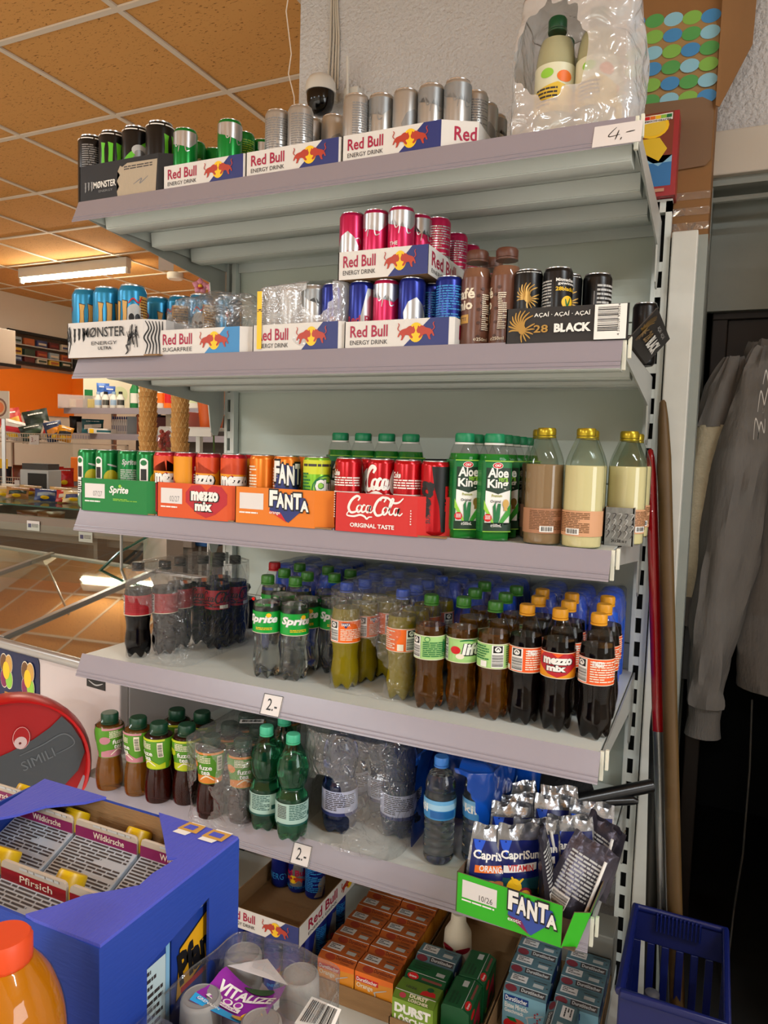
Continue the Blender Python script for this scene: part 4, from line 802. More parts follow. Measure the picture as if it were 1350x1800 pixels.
stand(MLK, MK_, z, '', 'milk drink bottle', 'glass milk drink bottles', ['glass bottle of brown cocoa drink with gold cap', 'front glass bottle of cream vanilla drink with gold cap', 'glass vanilla drink bottle standing in the silver carton', 'glass cocoa bottle half hidden behind the front brown one', 'glass vanilla bottle half hidden behind the front cream one', 'glass vanilla bottle second back in the silver carton', 'glass vanilla bottle rearmost in the silver carton'], .0735)
silv_b = mat('silver_board', '9a9a94', .5, var=.75, vscale=60)
x0 = xat(1060, -.49, z+.03)
t, _, _ = put_tray(1060, 1112, 0, -.49, z, .27, .072, silv_b, 'silver patterned carton with vanilla bottles at the right of third shelf', name='carton_tray', front=[('t', '24 x 500 ml ℮', .28, .08, .80, .17, black, .02)]+[('s', [(.1+.2*(k % 5), .2+.16*(k//5)), (.2+.2*(k % 5), .35+.16*(k//5)), (.08+.2*(k % 5), .42+.14*(k//5))], .03, lgry if k % 2 else ink) for k in range(20)], side=[('t', 'MØNST', .1, .62, .5, .8, black, .02), ('t', 'ENERGY', .2, .42, .5, .5, ink), ('e', .4, .26, .06, .06, ink)])
# ================================================================== fourth shelf
z = Z[3]
zs = stand(ZER, [(259, 1150, 0, 0), (297, 1143, 0, 20), (318, 1138, 0, 30), (345, 1132, 1, 10), (380, 1138, 1, -10), (406, 1128, 1, 20), (378, 1125, 1, 0)], z, '', 'cola bottle', 'black-capped cola bottles', ['cola bottle with red label, nearest in the torn film, left of fourth shelf', 'second cola bottle behind the torn hole in the film', 'third cola bottle back under the clear film', 'cola bottle deep in the film pack with only cap seen', 'black-capped cola bottle at the right of the film pack', 'rightmost black-capped cola bottle behind the film pack', 'rearmost cola bottle seen through the film'])
xs = [q[0] for q in zs]; ys = [q[1] for q in zs]
hood('shrink_wrap', min(xs)-.036, min(xs)+.17, min(ys)-.037, min(ys)+.27, z, z+.244, wrapm, [((xs[0]+.03, ys[0]-.036, z+.075), .058), ((xs[0]-.01, ys[0]-.036, z+.12), .03)], 1, .005, (3, 4, .003), label='clear torn shrink wrap around the cola bottles')
P = onZ(425, 1100, z)
b = MB(); b.lathe([(.040, 0), (.043, .004), (.043, .075), (.040, .085), (.020, .090), (.014, .094), (.012, .100), (.020, .106), (.0255, .116), (.022, .126), (.008, .130)], mat('black_iron', '0c0c0d', .35, .2), 32)
o = b.build('weight_pot', loc=(P.x, P.y, z)); tag(o, 'black knobbed pot behind the clear soda bottles', 'pot')
q = MB(); q.lathe([(.004, 0), (.005, .006), (.001, .009)], mat('red_led', 'c8201a', .4, emit='ff2a1a', es=.6), 10); q.build('red_light', o, (.04, .0, .082))
sp = stand(SPR, [(468, 1188, 0, -12), (516, 1193, 1, 0), (497, 1168, 1, 20), (545, 1178, 1, -20), (576, 1180, 0, 10), (520, 1150, 0, 0), (573, 1158, 0, 30), (612, 1168, 1, 0), (484, 1148, 2, 0)], z, '', 'soda bottle', 'clear soda bottles with green labels', ['front left clear soda bottle with green label and cap', 'front right clear soda bottle with green label and cap', 'clear soda bottle behind between the front two', 'clear soda bottle right behind the front right one', 'clear soda bottle beside the film-wrapped orange sodas', 'green-capped clear soda bottle in the third row left', 'green-capped clear soda bottle in the third row right', 'green-capped soda bottle hidden behind the wrapped pack', 'clear soda bottle with the red cap at the back'])
fs = stand(FAN, [(610, 1206, 0, 0), (703, 1226, 1, 0), (640, 1196, 0, 40), (672, 1190, 0, 60), (727, 1210, 1, 0), (748, 1196, 0, 0), (768, 1186, 1, 0), (660, 1175, 1, 0), (690, 1170, 0, 0)], z, '', 'orange soda bottle', 'blue-capped orange soda bottles', ['front left yellow soda bottle in torn film, orange label', 'front right yellow soda bottle in film, orange label', 'yellow soda bottle beside the front left one in the torn hole', 'yellow soda bottle in the shade inside the torn film', 'blue-capped soda bottle behind the front right one', 'blue-capped soda bottle third back in the right file', 'blue-capped soda bottle rearmost of the right file', 'blue-capped soda bottle at the back left under film', 'blue-capped soda bottle deepest under the film'])
xs = [q[0] for q in fs]; ys = [q[1] for q in fs]
hood('shrink_wrap', min(xs)-.037, max(xs[1], xs[4])+.036, min(ys)-.037, min(ys)+.235, z, z+.245, wrapm, [((xs[0]+.025, ys[0]-.03, z+.085), .055), ((xs[0]+.075, ys[0]+.0, z+.10), .045), ((xs[0]+.075, ys[0]+.0, z+.16), .03), ((xs[0]+.08, ys[0]-.03, z+.05), .04)], 4, .005, (3, 3, .003), label='clear torn shrink wrap around the yellow sodas')
lf = stand(LIFT, [(752, 1242, 0, 0), (808, 1248, 1, 0), (863, 1260, 2, 0), (828, 1222, 0, 0), (881, 1234, 0, 0), (845, 1200, 1, 0), (900, 1212, 1, 0)], z, '', 'apple soda bottle', 'green-capped apple soda bottles', ['left apple soda bottle with pale green text label', 'middle apple soda bottle with white word and apples', 'right apple soda bottle with barcode on pale green label', 'apple soda bottle behind between the left two', 'apple soda bottle behind the right one', 'apple soda bottle in the third row left', 'apple soda bottle in the third row right'])
mz = stand(MEZ, [(918, 1268, 1, 0), (975, 1280, 0, 0), (1042, 1294, 2, 0), (938, 1242, 1, 0), (990, 1256, 1, 0), (1052, 1264, 2, 0), (945, 1220, 1, 0), (996, 1232, 1, 0), (1058, 1240, 1, 0)], z, '', 'cola mix bottle', 'yellow-capped cola mix bottles', ['front left cola mix bottle with orange barcode label', 'front middle cola mix bottle with red heart label', 'front right cola mix bottle at the shelf end', 'second cola mix bottle in the left file', 'second cola mix bottle in the middle file', 'second cola mix bottle in the right file', 'rear cola mix bottle in the left file', 'rear cola mix bottle in the middle file', 'rear cola mix bottle in the right file'])
# blue-filmed water packs along the back
bluef = mat('blue_film', '1d5ad6', .22, coat=.3, bump=.25, bscale=30); greyf = film('grey_film', 'e4e8f2', .06, .035, .12, 1.0, 40, .45)
wave = C('film_wave', '9fc4e4', .3)
WB = smooth_prof([(.030, 0), (.034, .006), (.034, .160), (.0325, .182), (.027, .202), (.019, .211), (.004, .2145)])
def blue_pack(nx, ny, x, y, z, label, rz=0., wrap=True, group='blue film water packs'):
    e = empty('water_pack', (x, y, z), rz); tag(e, label, 'water pack', group)
    d = .0690
    for i in range(nx):
        for j in range(ny):
            b = MB(); b.lathe(WB, bluef, 20); b.build('filmed_bottle', e, (d*(i+.5), d*(j+.5), .0006))
    if wrap:
        h = hood('film_top', -.002, d*nx+.002, -.002, d*ny+.002, .150, .2185, greyf, (), nx+ny, .003, (nx, ny, .003), n=12); h.parent = e
    return e
yb = -.232
for k, (xa, lab) in enumerate(((.295, 'blue film water pack at the left behind the clear sodas'), (.533, 'blue film water pack behind the wrapped yellow sodas'), (.771, 'blue film water pack behind the apple sodas'), (1.009, 'blue film water pack at the right end behind the cola mix'))):
    blue_pack(3, 3, xa, yb, z+.0005, lab)
# ================================================================== fifth shelf
z = Z[4]
fz_ = stand(FUZ, [(193, 1383, 0, 0), (243, 1393, 1, 0), (281, 1405, 2, 0), (325, 1408, 2, 40), (312, 1375, 2, 0), (352, 1380, 2, 0)], z, '', 'iced tea bottle', 'iced tea bottles', ['leftmost iced tea bottle, amber with green label', 'second iced tea bottle from the left, amber with pale label', 'third iced tea bottle from the left, dark red tea', 'fourth iced tea bottle, half behind the torn wrap', 'iced tea bottle behind the third one', 'iced tea bottle behind, left of the wrapped pack'], .0672)
tp = stand(FUZ, [(370, 1432, 3, -20), (425, 1440, 3, 10), (402, 1405, 3, 0), (452, 1412, 3, 0), (432, 1385, 3, 0), (480, 1392, 3, 0), (458, 1365, 3, 0), (503, 1372, 3, 0)], z, '', 'iced tea bottle', 'wrapped iced tea bottles', ['wrapped iced tea bottle seen through the torn hole', 'front right iced tea bottle inside the wrap', 'second row left iced tea bottle inside the wrap', 'second row right iced tea bottle inside the wrap', 'third row left iced tea bottle inside the wrap', 'third row right iced tea bottle inside the wrap', 'rear left iced tea bottle inside the wrap', 'rear right iced tea bottle inside the wrap'], .0672)
xs = [q[0] for q in tp]; ys = [q[1] for q in tp]
h = hood('shrink_wrap', min(xs)-.044, max(xs)+.036, min(ys)-.044, max(ys)+.037, z, z+.199, wrap2, [((xs[0]+.005, ys[0]-.045, z+.052), .036), ((xs[0]+.02, ys[0]-.045, z+.125), .030)], 9, .008, (2, 4, .004), label='clear crumpled wrap around the iced tea pack')
q = MB(); q.prism([(0, 0, 0), (.055, 0, 0), (.055, .022, 0), (0, .022, 0)], (0, 0, .0004), paper); q.panel([('b', .1, .2, .9, .8, black)], (0, 0, .0004), (1, 0, 0), (0, 1, 0), .055, .022); q.build('barcode_sticker', h, (xs[0]+.04, ys[0]+.05, z+.206), .5)
stand(VOL, [(466, 1452, 0, 0), (512, 1470, 1, 0), (497, 1428, 0, 0)], z, '', 'water bottle', 'green water bottles', ['left green water bottle with mint cap', 'front green water bottle with mint cap', 'green water bottle behind the front two'], .0695)
vs_ = stand(VLS, [(596, 1455, 0, 0), (700, 1462, 0, 0), (628, 1420, 0, 0), (668, 1430, 0, 0), (735, 1440, 0, 0)], z, '', 'water bottle', 'blue water bottles', ['front left blue water bottle in the opened clear wrap', 'right blue water bottle in the opened clear wrap', 'rear left blue water bottle with navy cap under wrap', 'rear middle blue water bottle under the barcode strip', 'rear right blue water bottle beside the blue pack'], .0785)
xs = [q[0] for q in vs_]; ys = [q[1] for q in vs_]
h = hood('shrink_wrap', min(xs)-.06, max(xs[1], xs[3])+.045, min(ys)-.085, max(ys)+.04, z, z+.262, wrap2, [((xs[0]+.0, ys[0]-.06, z+.075), .065), ((xs[0]+.03, ys[0]-.02, z+.14), .035)], 14, .010, (2, 2, .004), taper=.12, label='clear opened wrap around the blue water bottles')
q = MB(); q.prism([(0, 0, 0), (.06, 0, 0), (.06, .03, 0), (0, .03, 0)], (0, 0, .0004), paper); q.panel([('b', .05, .1, .95, .9, black)], (0, 0, .0004), (1, 0, 0), (0, 1, 0), .06, .03); q.build('barcode_sticker', h, (xs[3]-.03, ys[3]-.04, z+.264), -.35, rot=(.5, .1, -.3))
# blue pouch-like pack with a torn front and one clear bottle in front
P = onZ(764, 1518, z)
stand(WTR, [((P.x, P.y+.02), 0, 0), ((P.x+.072, P.y+.055), 0, 40)], z, '', 'water bottle', 'clear water bottles', ['clear water bottle with light blue cap in front of the blue pack', 'clear water bottle half inside the torn blue pack'], .066)
bp_ = mat('blue_wrap', '0d47a6', .18, coat=.3, bump=.6, bscale=18)
def pack_hood(x0, x1, y0, y1, h, holes, seed, label):
    o = hood('water_pack', x0, x1, y0, y1, z, z+h, bp_, holes, seed, .009, (2, 2, .006), taper=.10, label=label, cat='water pack')
    q = MB(); q.sheet(lambda u, v: V((x0+.03+(x1-x0-.06)*u, y0+.045+.035*v, z+h+.003+.004*math.sin(u*5))), 6, 2, white); q.decal([('b', .1, .1, .9, .9, black)], lambda u, v, l: V((x0+.03+u, y0+.045+v, z+h+.0035+.004*math.sin(u/(x1-x0-.06)*5))), x1-x0-.06, .035, .008); q.build('barcode_strip', o)
    q = MB(); q.decal([('s', [(0, .2), (.3, .5), (.6, .3), (1, .6)], .10, wave), ('s', [(.2, .8), (.5, .65), (.9, .9)], .05, wave)], lambda u, v, l: V((x1+.004-.03*(v/h)**2*.6, y0+u, z+.04+v)), y1-y0, h*.5, .02, .02); q.build('wave_print', o)
    return o
pk = pack_hood(P.x-.065, P.x+.12, P.y-.01, P.y+.20, .222, [((P.x-.0, P.y-.01, z+.09), .10), ((P.x-.0, P.y+.03, z+.20), .045), ((P.x+.03, P.y-.01, z+.03), .07)], 21, 'blue film water pack with torn front and barcode strip')
pack_hood(P.x-.05, P.x+.16, P.y+.215, P.y+.40, .224, [], 23, 'blue film water pack behind the torn one')
for k in range(3):
    pass
# ================================================================== pouches in the green tray, fifth shelf
z = Z[4]
gfr = [('r', .06, .42, .40, .86, paper), ('t', '10/26', .23, .46, .36, .60, ink), ('n', .06, .30, .38, .38, white, 1)]+fanta_mark(.50, .05, .96, .98, 'exotic', plum, C('tray_navy', '2f4a9c'))
gt = tray('carton_tray', .218, .33, .075, C('bright_green_board', '2fae17', .5), front=gfr, side=fanta_mark(.45, .15, .85, .95, 'exotic', plum, C('tray_navy', '2f4a9c')), corner=.024, flare=.02, floor_m=dkraft, inner=mat('tray_inside', '6a5542', .8))
TRX, TRY, TRR = 1.012, -.697, math.radians(-4)
gt.location = (TRX, TRY, z+.0048); gt.rotation_euler = (0, 0, TRR); tag(gt, 'bright green carton tray of drink pouches hanging over the lowest rail', 'carton')
foil = mat('foil', 'a9abb0', .22, .9, bump=.5, bscale=45); foil_d = mat('dark_foil', '4a4650', .3, .75, bump=.4, bscale=60); pnavy = C('pouch_navy', '141d5c', .25)
def pouch(prints, back=False, w=.086, h=.142, T=.036, nm='drink_pouch', fm=None):
    b = MB(); fm = fm or (foil_d if back else foil)
    def th(u, v): return T*.5*(1-abs(2*u-1)**2.6)*(max(0, 1-v/.93))**.55*(1 if v > .12 else (.55+.45*v/.12))
    def wd(v): return w*(1+.05*math.sin(PI*v))
    def f(sg, off=0):
        def g(u, v):
            cr = .0035*math.sin(u*19)*max(0, (v-.80))/.2+.0015*noise.noise(V((u*6, v*7, sg)))
            return V(((u-.5)*wd(v), sg*(th(u, v)+off)+cr, v*h+.002*math.cos(u*9)*(1 if v > .95 else 0)))
        return g
    b.sheet(f(-1), 14, 16, fm); b.sheet(f(1), 14, 16, fm, flip=True)
    g = f(-1)
    def on(u, v, l):
        p = g(u/w, v/h); return V((p.x, p.y-.0006-.00016*l, p.z))
    b.decal(prints, on, w, h, .006, .006)
    return b.build(nm)
fruit = {'orange': [('e', .50, .20, .26, .13, C('fruit_orange', 'd98a3a')), ('e', .66, .22, .20, .12, C('fruit_brown', 'b9703a')), ('s', [(.45, .10), (.52, .20), (.50, .32)], .02, cream)], 'vita': [('e', .36, .22, .16, .12, yel), ('e', .60, .14, .16, .09, C('passion', '8a1d3a')), ('e', .60, .14, .12, .06, C('pulp', 'd9a92a')), ('e', .40, .10, .12, .05, lim), ('s', [(.3, .36), (.4, .28), (.55, .34)], .06, yel)], 'multi': [('e', .28, .30, .24, .14, C('apple_red', 'b8352a')), ('e', .62, .22, .16, .09, lim), ('e', .36, .12, .2, .08, C('pulp', 'd9a92a')), ('e', .66, .08, .2, .07, yel)]}
def pf(word, fr, bg, band): return [('p', [(.06, .03), (.94, .03), (.96, .80), (.04, .80)], bg), ('p', [(.05, .34), (.95, .34), (.96, .80), (.04, .80)], pnavy), ('p', [(.05, .80), (.3, .80), (.2, .62), (.1, .70)][::-1], C('pouch_blue', '2a56c8', .2)), ('t', 'CapriSun', .08, .54, .92, .68, white, .03), ('p', [(.14, .40), (.86, .44), (.86, .53), (.14, .49)], band), ('t', word, .22, .425, .78, .505, white if band != white else red, .02)]+fruit[fr]
teal = C('pouch_teal', '1c4a52', .3)
PO = [pouch(pf('ORANGE', 'orange', teal, org)), pouch(pf('VITAMIN', 'vita', teal, white)), pouch(pf('MULTIVITAMIN', 'multi', teal, white))]
PB = pouch([('n', .12, .2, .8, .78, lgry, 12), ('r', .12, .06, .5, .24, white), ('b', .14, .08, .48, .22, black, 1)], True)
q = MB(); q.tube([(.034, -.019, .018), (.026, -.012, .122)], .0030, mat('straw', 'e4e2dc', .4), 8); q.build('straw', PB)
cs, sn = math.cos(TRR), math.sin(TRR)
def loc(u, v, w=.004): return V((TRX+u*cs-v*sn, TRY+u*sn+v*cs, z+.0048+w))
PL = [(PO[0], .042, .040, 8, -12, 10, 'orange pouch at the front left of the green tray'), (PO[1], .090, .078, 10, -9, 4, 'drink pouch second from the left front, vitamin print'), (PO[1], .118, .118, -4, -10, -2, 'drink pouch with passion fruit print, third from the left'),
      (PO[0], .052, .150, 6, -12, 4, 'pouch with crumpled top behind the front left ones'), (PO[1], .062, .196, 4, -14, -3, 'pouch with silver top, third row left in the green tray'), (PB, .142, .112, 70, -8, 0, 'pouch seen from its dark back with a white straw, middle'),
      (PO[2], .172, .165, -6, -10, -3, 'multivitamin pouch with red apple standing upright'), (PB, .172, .088, -26, -20, 22, 'dark-backed pouch leaning right beside the green side wall'), (PO[2], .182, .240, -10, -10, 3, 'blue pouch with silver top at the back right of the tray'),
      (PO[1], .118, .222, 8, -16, 6, 'pouch with bright foil top at the middle back'), (PO[0], .058, .250, 4, -22, -8, 'pouch with dull foil top at the back left'), (PO[0], .128, .272, 12, -26, 6, 'rearmost pouch lying against the black fur'), (PB, .196, .190, -58, -10, 8, 'dark pouch with crumpled foil at the right wall')]
for o, u, v, rz, rx, ry, lab in PL:
    P = loc(u, v); put(o, (P.x, P.y, P.z), lab, 'drink pouch', 'foil drink pouches in the green tray', tilt=(math.radians(rx), math.radians(ry), math.radians(rz)+.45))
# black furry thing and rods behind the pouches
fur = mat('black_fur', '0a0a0b', .9)
b = MB(); rr = random.Random(3); C0 = onY(955, 1376, -.26)
b.lathe([(.001, -.045), (.03, -.04), (.05, -.01), (.045, .02), (.02, .04), (.001, .045)], fur, 20, lambda r, zz, a: (r*(1+.15*math.sin(3*a)), zz), False, T=Matrix.Diagonal((2.2, .9, 1, 1)))
for k in range(1500):
    a, s = rr.uniform(0, 2*PI), rr.uniform(-1, 1); c = math.sqrt(1-s*s); p = V((.105*c*math.cos(a), .043*c*math.sin(a), .043*s)); n = V((c*math.cos(a)*.6, c*math.sin(a), s)).normalized()*.012+V((rr.uniform(-.006, .006), rr.uniform(-.006, .006), rr.uniform(-.004, .004)))
    b.add([p+V((.0008, 0, 0)), p-V((.0008, 0, 0)), p+n], [(0, 1, 2)], fur)
tag(b.build('fur_bundle', loc=(C0.x, C0.y, max(C0.z, z+.055))), 'black furry bundle behind the drink pouches', 'fur')
blackpl = mat('black_plastic', '0c0c0d', .3)
a, c = onY(955, 1420, -.33), onY(1146, 1381, -.20)
b = MB(); b.tube([a, a.lerp(c, .5), c], [.0165, .0155, .0145], blackpl, 12, flat=1.0); o = b.build('umbrella'); tag(o, 'black folded umbrella shaft sticking out over the shelf end', 'umbrella')
a, c = onY(985, 1414, -.30), onY(1122, 1409, -.24)
b = MB(); b.tube([a, c-V((.012, 0, 0)), c], [.010, .010, .005], blackpl, 12); b.build('handle', o)
# ================================================================== bottom deck
zb = BASEZ
kb = kraft
x0, y0 = .352, -.502
def can_grid(x0, y0, nx, ny, zz, desc, skip=()):
    k = 0
    for j in range(ny):
        for i in range(nx):
            if (i, j) in skip: continue
            x, y = x0+.0275+.0532*i, y0+.0275+.0532*j
            put(BK[(3, 3, 0, 2)[(i+2*j) % 4] if j else 3], (x, y, zz), desc % ('%s can from the left, %s row' % (['first', 'second', 'third', 'fourth'][i], ['front', 'second', 'third', 'fourth', 'fifth', 'sixth'][j])), 'drink can', 'blue cans on the bottom deck', face(x, y)+(.3*i-.2*j))
can_grid(x0, y0, 4, 5, zb+.0005, 'blue and silver can under the white tray: %s', {(0, 1), (1, 1), (2, 1), (0, 2), (1, 2), (2, 2), (0, 3), (1, 3), (2, 3), (0, 4), (1, 4), (2, 4)})
t = tray('cardboard_tray', .216, .32, .052, white_board, front=drink_tray_print(), side=[('t', 'Red Bull', .14, .36, .60, .86, crim, .02), ('t', 'ENERGY DRINK', .14, .12, .60, .26, ink)]+bulls(.82, .5, .26, .6))
t.location = (x0, y0, zb+RBH+.002); tag(t, 'white tray with red bulls standing on cans at the bottom deck', 'carton')
for i, (u, v) in enumerate(((.04, .20), (.093, .20), (.14, .29), (.147, .197))):
    if i == 2: continue
    put(BK[(0, 3, 0, 2)[i]], (x0+u, y0+v, zb+RBH+.0056), ['silver backed can at the back of the bottom tray, left', 'blue can at the back of the bottom tray, middle', '', 'blue can at the back of the bottom tray, right'][i], 'drink can', None, 0)
def brick(bodym, front, top, side, slope, w=.0978, d=.0645, h=.0925):
    """drink carton: front at y=0, sloping shoulder, ridge seam, flat top"""
    b = MB(); prof = [(0, 0), (0, h), (.017, h+.009), (d-.004, h+.006), (d, h+.002), (d, 0)]
    b.prism([(0, y, q) for y, q in prof], (w, 0, 0), bodym)
    b.tube([(0.001, .017, h+.009), (w-.001, .017, h+.009)], .0009, slope[0][-1] if False else lgry, 5)
    b.panel(front, (0, 0, 0), (1, 0, 0), (0, 0, 1), w, h)
    b.panel(slope, (0, 0, h), (1, 0, 0), (0, .017, .009), w, .0192); b.panel(top, (0, .017, h+.009), (1, 0, 0), (0, d-.021, -.003), w, d-.021)
    b.panel(side, (w, 0, 0), (0, 1, 0), (0, 0, 1), d, h)
    return b.build('juice_carton', bevel=.0012)
topo = lambda m: [('r', .08, .30, .46, .88, paper), ('n', .12, .38, .42, .80, ink, 3), ('r', .62, .25, .86, .55, lgry), ('n', .60, .66, .92, .78, ink, 1), ('e', .94, .4, .02, .04, ink)]
obr = C('carton_orange', 'a9521a', .4); oyl = C('carton_amber', 'd98a22', .4); obrd = C('carton_rust', '8d2f14', .4)
of = [('r', 0, 0, 1, 1, oyl), ('p', [(0, .78), (1, .86), (1, 1), (0, 1)], org), ('r', .02, .74, .62, .88, red), ('t', 'Durstlöscher', .05, .76, .59, .86, white, .02), ('t', 'Orange', .05, .56, .48, .72, cream, .02), ('e', .18, .32, .18, .14, C('fruit_dark', 'c4581a')), ('e', .46, .18, .22, .15, C('fruit_amber', 'e0a02c')), ('e', .46, .16, .16, .11, C('pulp2', 'eab54a')), ('s', [(.84, .74), (.54, .60), (.54, .56)], .03, lgry), ('s', [(.54, .60), (.60, .10)], .035, lgry), ('e', .78, .20, .07, .06, lim), ('t', '500ml', .08, .10, .26, .15, cream), ('p', [(.92, 0), (1, 0), (1, .6), (.9, .3)], C('juice_band', 'e2a11e'))]
osl = [('r', 0, 0, 1, 1, obr), ('e', .3, .5, .14, .4, obrd), ('t', 'Durstlöscher', .46, .40, .96, .85, C('rust_text', '5d1c0c'), .02), ('t', 'Orange', .6, .08, .84, .30, C('rust_text', '5d1c0c'))]
OB = brick(obr, of, topo(0), [('r', 0, 0, 1, 1, oyl)], osl)
blf = C('carton_blue', '7ba6b4', .4); dbl = C('carton_deep_blue', '1d3a78', .4); tl = C('carton_teal', '4f6b74', .4)
bf = [('r', 0, 0, 1, 1, blf), ('r', .03, .76, .60, .93, dbl), ('t', 'Durstlöscher', .06, .785, .57, .905, white, .02), ('t', 'Eistee Pfirsich-', .05, .60, .60, .73, white, .03), ('t', 'Geschmack', .05, .48, .50, .58, white, .03), ('e', .36, .20, .24, .17, C('peach', 'c8503a')), ('e', .20, .18, .16, .14, red), ('p', [(.1, .36), (.3, .38), (.36, .28), (.2, .28)][::-1], grn), ('s', [(.95, .66), (.58, .50), (.58, .46)], .03, lgry), ('s', [(.58, .5), (.66, .1)], .035, lgry)]+[('e', .76+.06*(k % 3), .4+.12*(k//3)+.05*(k % 2), .022, .025, C('dots', 'a83a44')) for k in range(8)]
bsl = [('r', 0, 0, 1, 1, tl), ('e', .16, .5, .14, .4, C('berries', '6d2730')), ('r', .36, .30, .96, .92, ink), ('t', 'Durstlöscher', .40, .42, .93, .80, lgry, .02)]
bside = [('r', 0, 0, 1, .72, blf), ('r', 0, .72, 1, 1, dbl), ('r', .08, .28, .80, .68, lgry), ('n', .1, .30, .78, .66, ink, 8), ('e', .2, .84, .1, .07, white), ('b', .1, .03, .8, .22, black)]
BB = brick(tl, bf, topo(0), bside, bsl); 
gnf = C('carton_green', '14502a', .4); gl_ = C('carton_lime', '7a9a2e', .4)
lf_ = [('r', 0, 0, 1, 1, gl_), ('t', 'DURST', .06, .66, .94, .90, white, .06), ('t', 'LÖSCHER', .06, .44, .96, .64, white, .05), ('t', 'WASSERMELONE', .06, .30, .92, .40, white, .03), ('e', .5, .1, .3, .12, red)]
lsl = [('r', 0, 0, 1, 1, C('carton_olive', '5d7a22', .4)), ('t', 'DURST', .38, .52, .82, .92, cream, .03), ('t', 'LÖSCHER', .38, .08, .86, .46, cream, .03), ('e', .22, .5, .08, .3, C('melon', 'b03a4a'))]
ltop = [('r', 0, 0, 1, 1, C('carton_olive', '5d7a22', .4)), ('p', [(.58, .1), (.95, .2), (.9, .5), (.75, .6), (.6, .4)], red), ('e', .76, .66, .08, .18, gnf), ('t', '10/26', .2, .3, .46, .5, ink)]
LB = brick(C('carton_olive', '5d7a22', .4), lf_, ltop, [('r', 0, 0, 1, 1, gl_)], lsl)
gf = [('r', 0, 0, 1, 1, gnf), ('e', .3, .8, .14, .10, red), ('p', [(.2, .1), (.9, .2), (.8, .8), (.4, .6)], C('cherry', '9c1c30')), ('e', .6, .3, .12, .1, gnf), ('e', .2, .2, .08, .06, lim)]
gsl = [('r', 0, 0, 1, 1, gnf), ('e', .2, .5, .14, .4, red), ('t', 'bravo', .11, .35, .29, .62, white, .02), ('r', .42, .35, .92, .62, C('carton_rose', '7a4038'))]
GB = brick(gnf, gf, [('r', .70, .2, .90, .5, lgry), ('n', .1, .2, .5, .8, C('green_text', '0d3a1e'), 3)], gf, gsl)
def kraft_tray(x0, x1, y0, y1, h, label, z0=None):
    t = tray('cardboard_tray', x1-x0, y1-y0, h, kb); t.location = (x0, y0, (z0 or zb)+.0004); return tag(t, label, 'carton', None)
kraft_tray(.5915, .797, -.460, -.02, .050, 'brown tray holding the orange drink cartons on the bottom deck')
zc_ = zb+.0036
for j in range(6):
    for i in range(2):
        put(OB, (.5948+.1005*i, -.4545+.0665*j, zc_), '%s orange drink carton, %s row of the brown tray' % (['left', 'right'][i], ['front', 'second', 'third', 'fourth', 'fifth', 'sixth'][j]), 'juice carton', 'orange drink cartons')
kraft_tray(.803, 1.004, -.497, -.03, .050, 'brown tray holding green drink cartons on the bottom deck')
put(LB, (.8075, -.491, zc_), 'lime green drink carton with white lettering at the front', 'juice carton')
put(GB, (.8075, -.4245, zc_), 'dark green drink carton behind the lime green one', 'juice carton')
put(BB, (.8075, -.358, zc_), 'blue grey drink carton third in the green carton row', 'juice carton')
put(GB, (.9795, -.468, zc_), 'dark green drink carton turned sideways, right of the lime one', 'juice carton', None, PI/2)
put(GB, (.9835, -.366, zc_), 'second sideways dark green drink carton further back', 'juice carton', None, PI/2)
b = MB(); b.lathe([(.030, 0), (.034, .01), (.036, .06), (.034, .10), (.020, .125), (.018, .15)], cream, 20); b.wrap([('e', .3, .7, .12, .12, C('cherry', '9c1c30')), ('e', .6, .66, .14, .12, C('cherry', '9c1c30')), ('e', .45, .3, .12, .1, yel)], lambda q: .0365, .03, .15, .06, 20); tag(b.build('drink_carafe', loc=(.87, -.22, zc_)), 'pale bottle with cherry print in the shade of the bottom deck', 'bottle')
kraft_tray(1.010, 1.2385, -.464, -.14, .055, 'brown tray holding blue grey drink cartons at the right')
put(BB, (1.026, -.358, zc_), 'light blue drink carton with peach print at the front right', 'juice carton')
for j, lab in enumerate(('blue grey drink carton directly behind the peach print one', 'blue grey drink carton third in the peach print file')): put(BB, (1.022, -.290+.066*j, zc_), lab, 'juice carton')
put(BB, (1.1300, -.347, zc_), 'drink carton turned to show its blue text side, beside the peach print one', 'juice carton', None, -PI/2)
for j in range(3): put(BB, (1.1375, -.3445+.066*j, zc_), '%s blue grey drink carton of the right edge file' % ['front', 'middle', 'rear'][j], 'juice carton')
for j, x in enumerate((1.012, 1.112)): put(BB, (x, -.4565, zc_), ['foremost blue grey drink carton at the left of its tray', 'foremost blue grey drink carton at the right of its tray'][j], 'juice carton') if False else None
b = MB(); b.box(1.16, 1.238, -.125, -.03, zb+.001, zb+.14, mat('grey_board', '77746a', .6)); tag(b.build('grey_carton', bevel=.003), 'grey flat carton at the back right of the bottom deck', 'carton')
